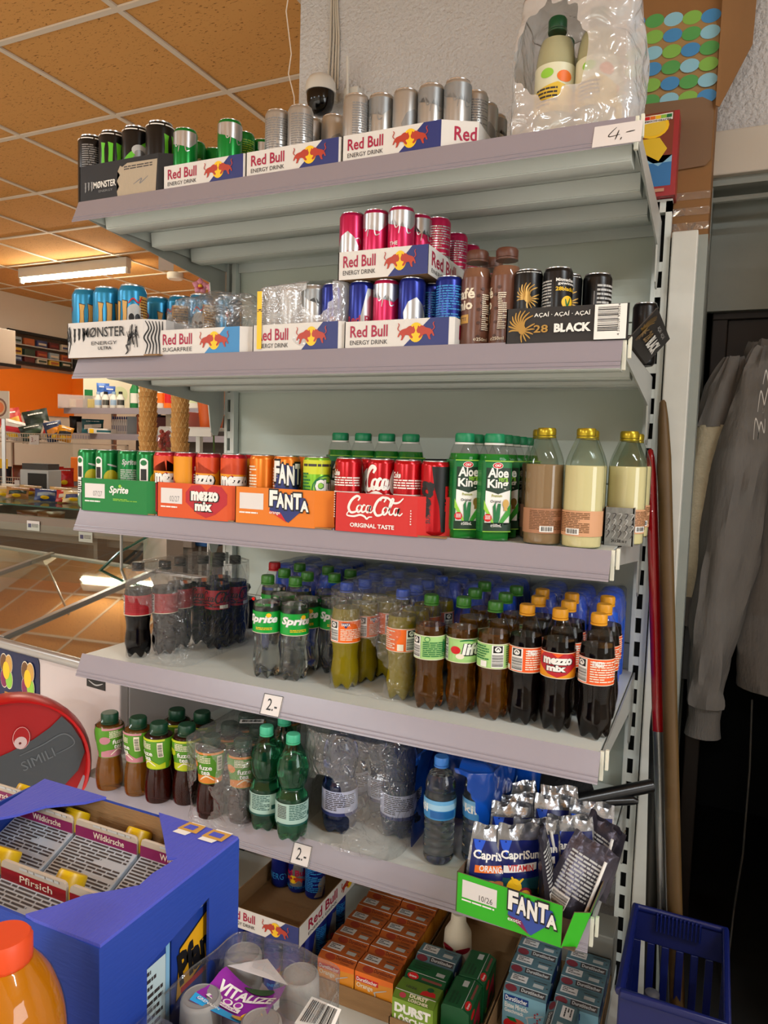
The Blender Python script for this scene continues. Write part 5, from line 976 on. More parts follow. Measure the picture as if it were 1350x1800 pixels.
# ================================================================== foreground: blue carton box, juice bottle, six-pack
b = MB(); tw = mat('table_wood', '8c7a62', .5, var=.2, vscale=8); b.box(.30, 1.10, -2.05, -1.268, .67, .70, tw)
tb = b.build('side_table', bevel=.003); tag(tb, 'low brown table carrying the blue carton box in the foreground', 'table')
for x, y in ((.33, -2.0), (1.06, -2.0), (.33, -1.31), (1.06, -1.31)):
    q = MB(); q.box(x-.02, x+.02, y-.02, y+.02, 0, .67, tw); q.build('leg', tb)
bb_m = mat('blue_board', '20409c', .5, bump=.1, bscale=40, stretch=(1, 1, 8)); bt_m = mat('blue_board_lit', '5059c4', .45, bump=.25, bscale=60, stretch=(8, 1, 1))  # second, lighter blue for the top: light from above painted in
X0, X1, Y0, Y1, ZT, ZB_ = .652, .950, -1.482, -1.284, .950, .7005
e = empty('carton_box', (X0, Y0, ZB_)); tag(e, 'blue cardboard box torn open on top, full of iced tea cartons', 'carton')
def part(b, n, **k):
    o = b.build(n, **k); o.parent = e; o.matrix_parent_inverse = Matrix.Translation(-V((X0, Y0, ZB_))); return o
t = .003
b = MB(); b.box(X0, X1, Y0, Y0+t, ZB_, ZT, bb_m); part(b, 'front_panel')
b = MB(); b.box(X0, X1, Y1-t, Y1, ZB_, ZT, bb_m); b.box(X0+t, X1-t, Y1-t-.0006, Y1-t, ZB_, ZT-.001, kraft); part(b, 'rear_panel')
b = MB(); b.box(X0, X0+t, Y0+t, Y1-t, ZB_, ZT, bb_m); part(b, 'side_panel')
b = MB(); b.box(X0+t, X1-t, Y0+t, Y1-t, ZB_, ZB_+t, kraft); part(b, 'bottom_panel')
b = MB(); wy0, wy1, wz0, wz1 = -1.425, -1.335, .725, .912       # right side with a punched window
for y0, y1, z0, z1 in ((Y0+t, wy0, ZB_, ZT), (wy1, Y1-t, ZB_, ZT), (wy0, wy1, ZB_, wz0)): b.box(X1-t, X1, y0, y1, z0, z1, bb_m)
b.prism([(X1-t, wy0, ZT), (X1-t, wy0, .895), (X1-t, wy1, wz1), (X1-t, wy1, ZT)], (t, 0, 0), bb_m)
part(b, 'window_panel')
def top_poly(pts, n):
    b = MB(); P = [onZ(px, py, ZT) for px, py in pts]; P = [V((min(max(p.x, X0), X1), min(max(p.y, Y0), Y1), ZT)) for p in P]
    b.prism(P, (0, 0, .003), bt_m); return part(b, n)
top_poly([(82, 1371), (190, 1403), (150, 1414), (80, 1421), (30, 1436), (-45, 1450)], 'top_flap')
tf = top_poly([(420, 1476), (280, 1432), (287, 1470), (294, 1512), (312, 1513), (268, 1540), (245, 1561), (200, 1570), (150, 1578), (100, 1596), (45, 1612), (48, 1629), (180, 1668)], 'top_panel')
b = MB(); P0 = onZ(303, 1467, ZT); b.panel([('p', [(0, 0), (.28, 0), (.40, 1), (.1, 1)], white), ('p', [(.0, .3), (.42, .3), (.42, .95), (.05, .95)], tan), ('p', [(.08, .45), (.30, .45), (.32, .8), (.12, .8)], bt_m), ('p', [(.55, 0), (.85, 0), (1, 1), (.65, 1)], white), ('p', [(.55, .25), (.98, .25), (1, .9), (.6, .9)], tan), ('p', [(.64, .42), (.9, .42), (.9, .75), (.66, .75)], bt_m)], (P0.x, P0.y, ZT+.0032), (1, 0, 0), (0, 1, 0), .062, .026); part(b, 'printed_mark')
# iced tea cartons with gable fins
pb = C('carton_navy', '1c3a8c', .35); silvr = mat('carton_silver', 'b3bcc6', .32, .3); rim_b = C('fin_board', 'b9aa97', .6); capy = mat('cap_lemon', 'd9b210', .35)
def gable(word, fm, left):
    w, d, h = .0915, .0925, .196; b = MB()
    b.box(0, w, 0, d, 0, h, pb); zt = h+.026; ym = d*.62
    b.add([(0, 0, h), (w, 0, h), (w, ym, zt), (0, ym, zt), (0, d, h), (w, d, h)], [(0, 1, 2, 3), (3, 2, 5, 4), (0, 3, 4), (1, 5, 2)], silvr)
    b.prism([(x_*w, ym-.0016, zt+q_) for x_, q_ in ((0, -.002), (1, -.002), (1, .014), (.985, .0175), (.95, .019), (.05, .019), (.015, .0175), (0, .014))], (0, .0032, 0), rim_b)
    b.panel([('n', .03, .05, .97, .94, ink, 15)], (0, 0, h), (1, 0, 0), (0, ym, zt-h), w, math.hypot(ym, zt-h))
    b.panel([('r', 0, .0, 1, .62, fm), ('t', word, .30, .16, .80, .52, cream, .01), ('n', .3, .70, .9, .95, lgry, 1)], (0, ym-.0017, zt-.001), (1, 0, 0), (0, 0, 1), w, .02)
    b.panel([('r', .54, 0, .94, .92, C('carton_paper', 'b9cdd0', .5)), ('n', .58, .03, .90, .90, ink, 22), ('r', .94, 0, 1, .96, C('carton_ice', '7fb0d0'))] if left else [('p', [(.06, .60), (.62, .70), (.62, .97), (.12, .88)], black), ('p', [(.07, .61), (.61, .71), (.61, .96), (.13, .87)], C('logo_amber', 'dba014')), ('t', 'Pfan', .10, .68, .62, .87, black, .06, 0, 8), ('r', .14, .63, .6, .66, red)], (w, 0, 0), (0, 1, 0), (0, 0, 1), d, h)
    o = b.build('tea_carton', bevel=.0012)
    c = MB(); T = Matrix.Translation((w*.72, ym+.018, h+.012)) @ Matrix.Rotation(-.62, 4, 'X'); c.lathe([(.0165, 0), (.0165, .002), (.0150, .022), (.0140, .024)], capy, 30, T=T); c.build('screw_cap', o); return o
GW, GP = gable('Wildkirsche', plum, False), gable('Pfirsich', C('fin_red', '8c1018'), True)
for k in range(3): put(GW, (X0+.0045+.0966*k, -1.3815, ZB_+.0035), ['left plum-finned iced tea carton in the blue box', 'middle plum-finned iced tea carton in the blue box', 'right plum-finned iced tea carton under the torn flap'][k], 'iced tea carton', 'plum-finned iced tea cartons')
for k in range(3): put(GP, (X0+.0045+.0966*k, -1.4775, ZB_+.0035), ['front left red-finned iced tea carton in the blue box', 'front middle red-finned iced tea carton with yellow cap', 'front right red-finned iced tea carton seen through the window'][k], 'iced tea carton', 'red-finned iced tea cartons')
put(GW, (X0-.105, -1.36, ZB_), 'plum-finned iced tea carton standing outside the box at far left', 'iced tea carton')
# orange juice bottle, bottom left corner
J = CAM+ray(6, 1640)*.545
JB = bottle('juice_bottle', JUICE, film('juice_pet', 'fbf6ea', .05, 0, .05, .05, 40, .5), juice_l, .286, .0198, .024, mat('cap_orange', 'd9481a', .45), (.06, .195, C('juice_label', 'd8d4cc', .4), [([('r', 0, 0, 1, .9, navy), ('r', 0, .9, 1, 1, white), ('e', .5, .5, .2, .3, org)], 40, .5)]), ridges=True)
put(JB, (J.x, J.y, .7005), 'orange juice bottle with orange cap in the bottom left corner', 'juice bottle')
# six-pack with clear dome caps and a printed film
dome = mat('dome_plastic', 'cfcac4', .3, trans=.55, ior=1.2); vb_m = mat('vital_bottle', 'b7a8ae', .35)
VP = smooth_prof([(.026, 0), (.031, .006), (.0325, .03), (.0325, .085), (.030, .10), (.022, .112), (.0185, .118), (.0185, .122)])
def vital():
    b = MB(); b.lathe(VP, vb_m, 24); o = b.build('vitamin_bottle')
    c = MB(); c.lathe([(.0195, .120), (.0200, .123), (.0192, .150), (.0185, .153), (.0165, .1545), (.0160, .1535)], dome, 32); c.build('dome_cap', o); return o
VB = vital(); vpos = [(.984, -1.322), (1.052, -1.322), (.984, -1.390), (1.052, -1.390), (.984, -1.458), (1.052, -1.458)]
for i, (x, y) in enumerate(vpos): put(VB, (x, y, .7005), 'small bottle with clear dome cap, %s of the foreground pack' % ['rear left', 'rear right', 'middle left', 'middle right', 'front left', 'front right'][i], 'vitamin drink bottle', 'dome-capped bottles')
def gd(px, py, zz): return onZ(px, py, zz)
zc = .8575
A, B_, C_, D_ = gd(398, 1700, zc), gd(503, 1733, zc), gd(455, 1808, zc-.006), gd(333, 1758, zc-.002)
def sh(u, v): 
    p = D_.lerp(C_, u).lerp(A.lerp(B_, u), v); return V((p.x, p.y, p.z-.012*math.sin(PI*u)*(.4+.6*v)+.002*math.sin(9*v+4*u)))
b = MB(); b.sheet(lambda u, v: sh(u, v), 12, 10, C('film_violet', '8c2a98', .25))
ww, hh_ = (B_-A).length, (A-D_).length
b.decal([('p', [(0, 0), (1, 0), (1, .12), (.5, .20), (0, .16)], cyan), ('t', 'VITALIZE', .10, .50, .96, .74, white, .04), ('e', .62, .90, .24, .10, C('logo_green', '33502c')), ('t', 'fruchtig', .46, .86, .80, .95, lgry), ('e', .20, .40, .07, .07, white), ('e', .36, .40, .07, .07, white), ('e', .52, .40, .07, .07, white), ('e', .20, .40, .045, .045, vio), ('e', .36, .40, .045, .045, vio), ('e', .52, .40, .045, .045, vio), ('p', [(.12, .22), (.60, .22), (.60, .32), (.12, .32)], white), ('t', 'MAGNESIUM', .16, .24, .56, .30, vio, .02), ('t', 'GRENADIN', .08, .05, .40, .11, white, .01), ('e', .82, .18, .15, .13, yel), ('e', .70, .08, .12, .06, C('biscuit', 'c99a3a'))],
        lambda u, v, l: sh(u/ww, v/hh_)+V((0, 0, .0006+.00016*l)), ww, hh_, .008, .008)
o = b.build('printed_film'); tag(o, 'violet printed film sheet stretched over the dome-capped bottles', 'plastic film')
q = MB(); W0 = [gd(432, 1692, zc+.001), gd(470, 1686, zc+.001), gd(506, 1732, zc+.001), gd(400, 1698, zc+.0012)]; q.prism([W0[3], W0[2], W0[1], W0[0]], (0, 0, .0004), C('film_white', 'd6d2ce', .3)); q.build('white_film', o)
hood('shrink_wrap', .948, 1.092, -1.497, -1.285, .7005, .862, film('pack_wrap', 'efefef', .08, .06, .08, .9, 25, .45), [((1.0, -1.39, .86), .055)], 31, .005, (2, 3, .004), label='clear shrink film around the dome-capped bottles').location.z = 0
b = MB(); P = [gd(517, 1800, .845), gd(548, 1752, .85), gd(600, 1775, .845), gd(585, 1812, .84)]
def bcf(u, v, l): return P[0].lerp(P[3], u).lerp(P[1].lerp(P[2], u), v)+V((0, 0, .0008*l+.0004))
b.sheet(lambda u, v: bcf(u, v, 0), 6, 4, white); b.decal([('b', .1, .1, .9, .9, black)], lambda u, v, l: bcf(u/.06, v/.04, 1), .06, .04, .01, .02); tag(b.build('barcode_film'), 'white barcode patch on the foreground shrink film', 'label')
# red waste bin with a grey flap, in front of the freezer
redp = mat('bin_red', 'bb1216', .3); grp = mat('bin_grey', '4a4e52', .35, .3); redd = mat('bin_red_inner', '9c0c10', .4)
bx = empty('waste_bin', (-.14, -.66, 0)); tag(bx, 'red round waste bin with grey flap in front of the freezer', 'waste bin')
d = V((.80, -.60, .06)).normalized(); ex = V((-d.y, d.x, 0)).normalized()*1.0; ex = V((.60, .80, 0)).normalized(); ez = d.cross(ex)*-1
ez = ex.cross(-d) if ex.cross(-d).z > 0 else -ex.cross(-d)
fc = V((-.092, -.745, .578)); R = .185
T = Matrix((ex, ez, d)).transposed().to_4x4(); T.translation = fc-V((-.14, -.66, 0))
b = MB(); b.lathe([(R*.5, -.17), (R*.8, -.15), (R*.95, -.10), (R, -.04), (R*.985, -.012), (R*.96, .0), (R*.93, -.004), (R*.915, -.02)], redp, 48, T=T, cap=False); b.build('hood', bx)
b = MB(); b.lathe([(R*.918, -.02), (.001, -.018)], redd, 48, T=T, cap=False); fp = b.build('face_panel', bx)
def on(u, v, l): return T @ V((u, v, -.014+.0004*l))
b = MB(); b.decal([('p', [(-.165, -.03), (-.10, .02), (0, .052), (.050, .074), (.088, .098), (.114, .122), (.137, .095), (.158, .055), (.166, .025), (.150, -.02), (.1, -.07), (-.1, -.10)], grp)], on, 1, 1); b.build('flap', bx)
b = MB(); b.decal([('e', .024, .082, .0190, .027, C('eye_line', 'e8b8b4')), ('e', .024, .082, .0180, .026, redd), ('e', .022, .071, .0142, .0148, C('eye_grey', 'c4a9a8')), ('e', .021, .070, .003, .003, C('pupil', '5a0d0d')), ('t', 'SIMILI', .022, .012, .098, .036, C('emboss', '63686c', .3), 0, 0, 20), ('s', [(.02, .040), (.07, .058), (.118, .078), (.142, .050), (.10, .030)], .003, C('emboss', '63686c', .3))], lambda u, v, l: on(u, v, l+2), 1, 1); b.build('printed_eye', bx)
b = MB(); b.lathe([(.14, .001), (.155, .02), (.165, .45), (.16, .46)], redp, 40); b.build('body', bx)
# ================================================================== top right: wrapped lemonades, display box, camera
z = Z[0]
cgd = mat('cap_forest', '0f4a2a', .4); ll = C('lemon_label', 'd9d6b8', .4)
BGB = bottle('lemonade_bottle', [(r*.84, q*.76) for r, q in BIG], pet, lemon_l, .185, .0165, .020, cgd, (.05, .135, ll, [([('e', .62, .72, .14, .12, org), ('e', .30, .8, .12, .1, lim), ('p', [(0, .0), (1, 0), (1, .4), (.5, .6), (0, .45)], C('lemon_yellow', 'd9b53a')), ('n', .1, .1, .5, .5, ink, 5)], 20, .45)]), petal=.006)
k = 0
for j in range(2):
    for i in range(2):
        put(BGB, (1.085+.0735*i, -.525+.0735*j, z+.0005), '%s lemonade bottle with green cap in the crumpled wrap on top' % ['front left', 'front right', 'rear left', 'rear right'][k], 'lemonade bottle', 'wrapped lemonade bottles'); k += 1
hood('shrink_wrap', 1.010, 1.236, -.578, -.385, z, z+.285, film('heavy_wrap', 'f0f0f0', .20, .42, .12, 1.2, 20, .5), [((1.085, -.575, z+.150), .066)], 41, .012, (2, 2, .012), n=20, taper=.10, rnd=.10, label='crumpled clear wrap around lemonade bottles at the top shelf end')
brd = mat('brown_carton', '8a6238', .75, var=.12, vscale=10); brd2 = mat('brown_carton_dark', '7a6048', .8)
bx_ = empty('display_box', (1.25, .08, 1.91)); tag(bx_, 'tall brown display carton with blue and green ovals at the shelf end', 'carton')
def bp2(b, n, **k2): o = b.build(n, **k2); o.parent = bx_; o.matrix_parent_inverse = Matrix.Translation(-V((1.25, .08, 1.91))); return o
bxl, bxr, bY, bYb, bz0, bz1 = 1.150, 1.343, .016, .19, 1.911, 2.62
b = MB(); b.box(bxl, bxr, bY, bY+.004, bz0, bz1, brd)
def fpx(px, py): P = onY(px, py, bY); return ((P.x-bxl)/(bxr-bxl), (P.z-bz0)/(bz1-bz0))
def cl(pts): return [(min(max(u, 0), .985), v) for u, v in (fpx(*p) for p in pts)]
lb = C('oval_blue', '3f86bd'); lt = C('oval_pale', '86bcd0'); gr1 = C('oval_green', '4f9a52'); gr2 = C('oval_lime', '7cb04e')
sh_ = [('p', cl([(1110, 45), (1240, 28), (1258, 35), (1265, 60), (1258, 165), (1250, 175), (1130, 182), (1110, 182)])[::-1], C('oval_ground', '9a7c50'))]
for r in range(6):
    for c in range(5):
        u, v = fpx(1118+33*c-1.5*r, 40-3.0*c+28.5*r)
        if -.02 < u < .92: sh_.append(('e', u, v, .112, .0222, [lb, gr1, lt, gr2][(c+2*r+(r//2)) % 4]))
sh_ += [('p', cl([(1110, 188), (1235, 172), (1252, 180), (1258, 200), (1255, 280), (1240, 292), (1180, 302), (1110, 302)])[::-1], brd2)]
tape = film('tape', 'e9d9b8', .10, .10, .1, .2, 30, .3)
b.panel(sh_, (bxl, bY, bz0), (1, 0, 0), (0, 0, 1), bxr-bxl, bz1-bz0); bp2(b, 'front_panel')
for n, q in (('side_panel', (bxl, bxl+.003, bY+.004, bYb)), ('side_panel', (bxr-.003, bxr, bY+.004, bYb)), ('rear_panel', (bxl+.003, bxr-.003, bYb-.003, bYb))):
    b = MB(); b.box(q[0], q[1], q[2], q[3], bz0, bz1, brd); bp2(b, n)
b = MB(); b.box(bxl+.003, bxr-.003, bY+.004, bYb-.003, bz0, bz0+.003, brd); bp2(b, 'bottom_panel')
for py in (345, 372, 398):
    P = onY(1190, py, bY); b = MB(); b.box(bxl+.01, bxr+.0012, bY-.0012, bY-.0002, P.z-.012, P.z+.006, tape); bp2(b, 'tape_strip')
b = MB(); b.prism([(bxr, .0, 2.60), (bxr+.075, .12, 2.60), (bxr+.070, .115, 2.38), (bxr+.008, .01, 2.20), (bxr, .0, 2.20)], (.0, .003, 0), brd); bp2(b, 'flap')
# upside-down lemon iced tea carton standing before the box
cb_ = empty('drink_pack', (1.27, -.475, 1.86)); P0 = onY(1146, 200, -.05); P1 = onY(1186, 345, -.05)
x0, x1 = P0.x-.02, P1.x; za, zb2 = P1.z+.004, P0.z
b = MB(); rd = C('tea_red', '9c2a2e', .35); b.box(x0, x1, -.05, .013, za, zb2, rd)
w_, h_ = x1-x0, zb2-za
b.panel([('r', 0, .12, .86, 1, C('tea_brown', '7a3420')), ('r', 0, .12, .86, .40, C('tea_blue', '2f6fa8')), ('p', [(0, .40), (.86, .40), (.86, .48), (.5, .36), (0, .5)], C('tea_pale', '7fb0cc')), ('e', .30, .84, .44, .14, yel), ('e', .30, .84, .36, .11, C('lemon_flesh', 'e6c23a')), ('p', [(0, .70), (.5, .70), (.72, .56), (.5, .42), (.2, .50), (0, .56)], C('lemon_skin', 'dcb728')), ('p', [(0, .88), (.82, .90), (.82, .98), (0, .97)], white)]+[('r', .06+.15*k2, .925, .20+.15*k2, .965, [red, org, yel, lim, grn][k2]) for k2 in range(5)]+[('t', 'NUTRI-SCORE', .05, .895, .78, .915, ink, .02, 0, 180), ('r', .1, .05, .7, .09, C('tan2', 'b98a70'))], (x0, -.05, za), (1, 0, 0), (0, 0, 1), w_, h_)
o = b.build('drink_pack', bevel=.0015); bpy.data.objects.remove(cb_); tag(o, 'red iced tea carton with lemon slices, upside down by the display box', 'juice carton')
# dome camera on the wall, its cables, antenna
P = onY(565, 166, .13)
b = MB(); b.lathe([(.046, 0), (.0475, .012), (.045, .03), (.036, .045), (.020, .054), (.002, .056)], white_pl, 32); o = b.build('dome_camera', loc=(P.x, .125, P.z)); tag(o, 'white dome security camera with black ball on the plaster wall', 'security camera')
b = MB(); b.lathe([(.002, -.066), (.022, -.062), (.036, -.046), (.042, -.024), (.043, 0), (.046, .001)], mat('black_ball', '080808', .12), 32); b.build('lens_ball', o)
b = MB(); b.box(-.02, .02, .02, .08, .0, .03, white_pl); b.box(.055, .105, .045, .08, -.03, .028, white_pl); b.build('wall_mount', o, bevel=.004)
A_ = onY(602, 108, .0); 
b = MB(); b.tube([(.075, .035, -.02), (.0755, .03, .11)], .0045, white_pl, 8); b.build('antenna', o)
cabl = mat('white_cable', 'c9c2b4', .5)
b = MB()
for k2, dx in enumerate((-.012, .0, .010, .018)): b.tube([(P.x+dx*1.2, .194, P.z+.04), (P.x+dx+.003, .195, P.z+.2), (P.x+dx*.7, .195, P.z+.3), (P.x+dx, .195, CZ)], .0035, cabl, 6)
tag(b.build('camera_cable'), 'bundle of white cables running up the wall above the camera', 'cable')
b = MB(); L_ = [onY(515, -60, -.3), onY(503, 20, -.3), onY(512, 95, -.3), onY(507, 130, -.3), onY(517, 170, -.3), onY(518, 205, -.3)]; b.tube([V((q.x, q.y, max(q.z, z+.01))) for q in L_]+[V((L_[-1].x+.02, -.28, z+.14))], .0016, mat('pale_cable', 'd9cdbd', .5), 6)  # thin cable in one even pale colour
tag(b.build('hanging_cable'), 'thin pale cable hanging beside the wall edge', 'cable')
# film over the second shelf trays
hood('loose_film', xat(282, -.55, 1.6), xat(447, -.55, 1.6), -.56, -.42, Z[1]+.050, Z[1]+.150, film('loose_wrap', 'f0f0f0', .12, .08, .12, 1.4, 26, .6), [((xat(262, -.55, 1.65), -.56, Z[1]+.14), .07)], 51, .020, None, label='loose crumpled clear film over the light blue tray', taper=.25)
q = hood('shrink_wrap', xat(451, -.59, 1.6), xat(608, -.59, 1.6), -.597, -.42, Z[1]+.004, Z[1]+.150, film('milky_wrap', 'f0f0f0', .12, .30, .15, 1.0, 24, .4), [((xat(560, -.59, 1.66), -.60, Z[1]+.12), .035)], 53, .004, (2, 2, .003), label='milky shrink wrap around the silver cans on second shelf')
y_ = MB(); y_.panel([('r', 0, 0, 1, 1, yel), ('t', '24', .3, .62, .8, .72, black, .03, 0, 90)], (xat(452, -.6, 1.6), -.6015, Z[1]+.008), (1, 0, 0), (0, 0, 1), .012, .12); y_.build('yellow_strip', q)
# ================================================================== right side: poles, hoodie, basket
wood = mat('wood_pole', '5e441e', .55, var=.5, vscale=20, stretch=(1, 1, .12)); redm = mat('red_lacquer', '9c0f16', .2, coat=.4); stl = mat('steel_pole', '8d8f8e', .3, .8); dkp = mat('dark_pole', '24241f', .5)
def pole(name, a, c, rads, parts, label, cat='broom handle'):
    a = V(a); c = V(c); base = empty(name, c); tag(base, label, cat)
    for n, t0, t1, r, m in parts:
        p, q = a.lerp(c, t0)-c, a.lerp(c, t1)-c; b = MB()
        if t0 == 0: b.tube([p, p.lerp(q, .004), p.lerp(q, .03), p.lerp(q, .09), q], [r*.25, r*.45, r*.7, r*.95, r], m, 16)
        else: b.tube([p, q], r, m, 16)
        b.build(n, base)
def floor_hit(a, c): a = V(a); c = V(c); t = (a.z-.004)/(a.z-c.z); return a.lerp(c, t)
a = V((1.272, -.075, 1.515)); c = floor_hit(a, onY(1186, 1590, -.20)); pole('broom_handle', a, c, 0, [('shaft', 0, .985, .0165, wood), ('ferrule', .985, 1, .018, dkp)], 'long wooden broom handle leaning on the white post')
a = onY(1150, 790, -.045); a = V((a.x-.006, -.075, a.z)); c = floor_hit(a, onY(1166, 1600, -.17)); pole('mop_handle', a, c, 0, [('grip', 0, .47, .0135, redm), ('shaft', .47, 1, .0125, stl)], 'red mop handle with bare steel lower half beside the wooden one', 'mop handle')
a = onY(1157, 1230, -.09); a = V((a.x-.005, -.10, a.z)); c = floor_hit(a, onY(1145, 1600, -.15)); pole('tool_handle', a, c, 0, [('shaft', 0, 1, .0135, dkp)], 'dark tool handle leaning left of the steel one', 'tool handle')
# grey hoodies hanging in the doorway
hood_m = mat('grey_jersey', '6e6a66', .9, bump=.5, bscale=120, var=.25, vscale=30, stretch=(1, 1, .35)); beige = mat('beige_fleece', 'b5aa90', .95, bump=.6, bscale=160, var=.2, vscale=60); rib = mat('rib_knit', '625e5a', .9, bump=.8, bscale=90, stretch=(6, 6, .3))
def loft(path, m, name, parent, seg=28, fold=.006, sd=0):
    """path: (centre, rx, ry) from top to bottom"""
    b = MB(); P = []
    n = len(path)
    pts = smooth_line([(i, 0) for i in range(n)], 5)
    for q in pts:
        i = min(int(q.x), n-2); t = q.x-i; t = t*t*(3-2*t) if False else t
        c = V(path[i][0]).lerp(V(path[i+1][0]), t); P.append((c, path[i][1]+(path[i+1][1]-path[i][1])*t, path[i][2]+(path[i+1][2]-path[i][2])*t))
    vs = []
    for k2, (c, rx, ry) in enumerate(P):
        for j in range(seg):
            a = 2*PI*j/seg; f = fold*(noise.noise(V((math.cos(a)*2.2+sd, math.sin(a)*2.2, k2*.10)))+.6*noise.noise(V((math.cos(a)*5, math.sin(a)*5+sd, k2*.22))))
            vs.append(c+V(((rx+f)*math.cos(a), (ry+f)*math.sin(a), f*.5)))
    N_ = len(P); b.add(vs, [(i*seg+j, (i+1)*seg+j, (i+1)*seg+(j+1) % seg, i*seg+(j+1) % seg)[::-1] for i in range(N_-1) for j in range(seg)]+[tuple(range(seg))[::-1], tuple((N_-1)*seg+j for j in range(seg))], m, True)
    return b.build(name, parent)
Yh = .13
def H(px, py, dy=0.): return onY(px, py, Yh+dy)
hk = H(1340, 600)
hd = empty('hoodie', (hk.x, Yh, .3)); tag(hd, 'grey hooded sweatshirt with white script hanging in the dark doorway', 'sweatshirt')
off = V((hk.x, Yh, .3))
def PH(l, dy=0.): return [(H(px, py, dy)-off, rx, ry) for px, py, rx, ry in l]
loft(PH([(1346, 610, .018, .03), (1340, 650, .050, .05), (1325, 740, .062, .055), (1306, 830, .066, .06), (1287, 930, .068, .06), (1270, 1020, .062, .055), (1254, 1110, .054, .05), (1245, 1190, .047, .045), (1241, 1240, .043, .04)], -.03), hood_m, 'sleeve', hd, fold=.018, sd=3)
loft(PH([(1241, 1236, .040, .036), (1238, 1262, .038, .034), (1234, 1292, .044, .038)], -.03), rib, 'cuff', hd, fold=.003, sd=5)
bo = loft(PH([(1352, 600, .04, .05), (1372, 650, .10, .08), (1395, 760, .15, .10), (1405, 900, .165, .11), (1410, 1040, .17, .11), (1412, 1150, .16, .10), (1412, 1220, .15, .09)], .06), hood_m, 'body', hd, fold=.02, sd=9)
b = MB(); scr = C('script_white', 'c9c6c0', .8)
def onh(u, v, l): P = H(1322+u*40/.1, 780-v*130/.2, -.045); return P-off
b = MB()
for S_ in ([(.0, .05), (.1, .35), (.25, .2), (.2, .05), (.35, .3), (.5, .15), (.55, .35)], [(.2, .45), (.35, .75), (.5, .55), (.45, .45), (.7, .8), (.75, .6)], [(.45, .85), (.6, 1.05), (.72, .9), (.9, 1.15), (.95, .95)]):
    b.decal([('s', S_, .035, scr)], lambda u, v, l: onh(u*.1*.9, v*.2*.9, l)+V((0, -.075, 0)), 1, 1)
b.build('script_print', hd)
g2 = empty('jacket', (H(1225, 800).x, .19, .3)); off = V((H(1225, 800).x, .19, .3)); tag(g2, 'beige flecked sweatshirt sleeve hanging left of the grey hoodie', 'sweatshirt')
loft(PH([(1290, 628, .02, .03), (1272, 680, .040, .04), (1256, 752, .047, .042)], .02), hood_m, 'upper_sleeve', g2, fold=.010, sd=14)
loft(PH([(1256, 748, .050, .044), (1244, 810, .052, .042), (1232, 880, .058, .042), (1222, 960, .056, .04), (1216, 1048, .050, .036)], .02), beige, 'sleeve', g2, fold=.006, sd=15)
loft(PH([(1213, 1046, .046, .034), (1210, 1072, .044, .032), (1206, 1096, .046, .034)], .02), rib, 'cuff', g2, fold=.003, sd=16)
loft(PH([(1215, 1090, .035, .02), (1210, 1140, .04, .02), (1205, 1190, .035, .02)], .09), hood_m, 'hem', g2, fold=.006, sd=17)
b = MB(); q0 = H(1246, 672, .05); b.prism([(q0.x-.006, q0.y, q0.z-.02), (q0.x+.016, q0.y, q0.z-.035), (q0.x+.006, q0.y, q0.z+.018)], (0, .003, 0), C('tag_yellow', 'b3a010', .6)); b.tube([(q0.x+.002, q0.y+.004, q0.z-.02), (q0.x-.05, q0.y+.05, q0.z-.45), (q0.x-.07, q0.y+.05, .02)], .012, dkp, 8)
tag(b.build('dark_stick'), 'dark stick with a yellow tip behind the beige sleeve', 'stick')
# thin cables in the dark doorway
b = MB(); b.tube([H(1322, 1230, .1), H(1318, 1350, .1), H(1306, 1500, .1), H(1290, 1600, .1), V((1.50, .1, .03))], .003, mat('grey_cable', '3a3834', .5), 6); tag(b.build('hanging_cable'), 'thin grey cable hanging in the dark doorway', 'cable')
# blue plastic basket on the floor
bk = mat('basket_blue', '0f1a58', .35); bk_in = mat('basket_inside', '080d2a', .5)
bx0, bx1, by0, by1, bh = 1.29, 1.475, -.53, -.235, .365
kk = empty('plastic_basket', (1.38, -.38, 0), 0); tag(kk, 'dark blue plastic basket on the floor under the broom handles', 'basket')
O_ = V((1.38, -.38, 0))
def bpart(n, fn2):
    b = MB(); fn2(b); o = b.build(n, kk, bevel=.003); o.location = -O_; return o
def wall_slat(b, x0, y0, x1, y1):
    p, q = V((x0, y0, 0)), V((x1, y1, 0)); e = (q-p).normalized(); n = V((-e.y, e.x, 0))*.002; L_ = (q-p).length
    def pl(u0, u1, z0, z1): b.prism([p+e*u0-n+V((0, 0, z0)), p+e*u1-n+V((0, 0, z0)), p+e*u1-n+V((0, 0, z1)), p+e*u0-n+V((0, 0, z1))], n*2, bk)
    pl(0, L_, .006, .08); pl(0, L_, bh-.075, bh)
    k2 = 0
    while k2*.03 < L_-.02: pl(k2*.03, k2*.03+.016, .08, bh-.075); k2 += 1
bpart('rear_wall', lambda b: wall_slat(b, bx0, by1, bx1, by1)); bpart('front_wall', lambda b: wall_slat(b, bx0, by0, bx1, by0)); bpart('side_wall', lambda b: wall_slat(b, bx0, by0, bx0, by1)); bpart('side_wall', lambda b: wall_slat(b, bx1, by0, bx1, by1))
bpart('base', lambda b: b.box(bx0, bx1, by0, by1, .001, .006, bk_in))
bpart('rim', lambda b: [b.tube(L_, .009, bk, 8) for L_ in ([(bx0, by0, bh), (bx0, by1, bh), (bx1, by1, bh), (bx1, by0, bh), (bx0, by0, bh)],)])
bpart('ribbed_grip', lambda b: [b.box(bx0+.045+.008*i, bx0+.050+.008*i, by1-.012, by1-.004, bh-.04, bh+.004, bk) for i in range(12)])
b = MB(); P = onZ(1230, 1735, .30); b.box(-.006, .006, -.05, .05, -.02, .0, mat('brush_red', '7a1a10', .6))
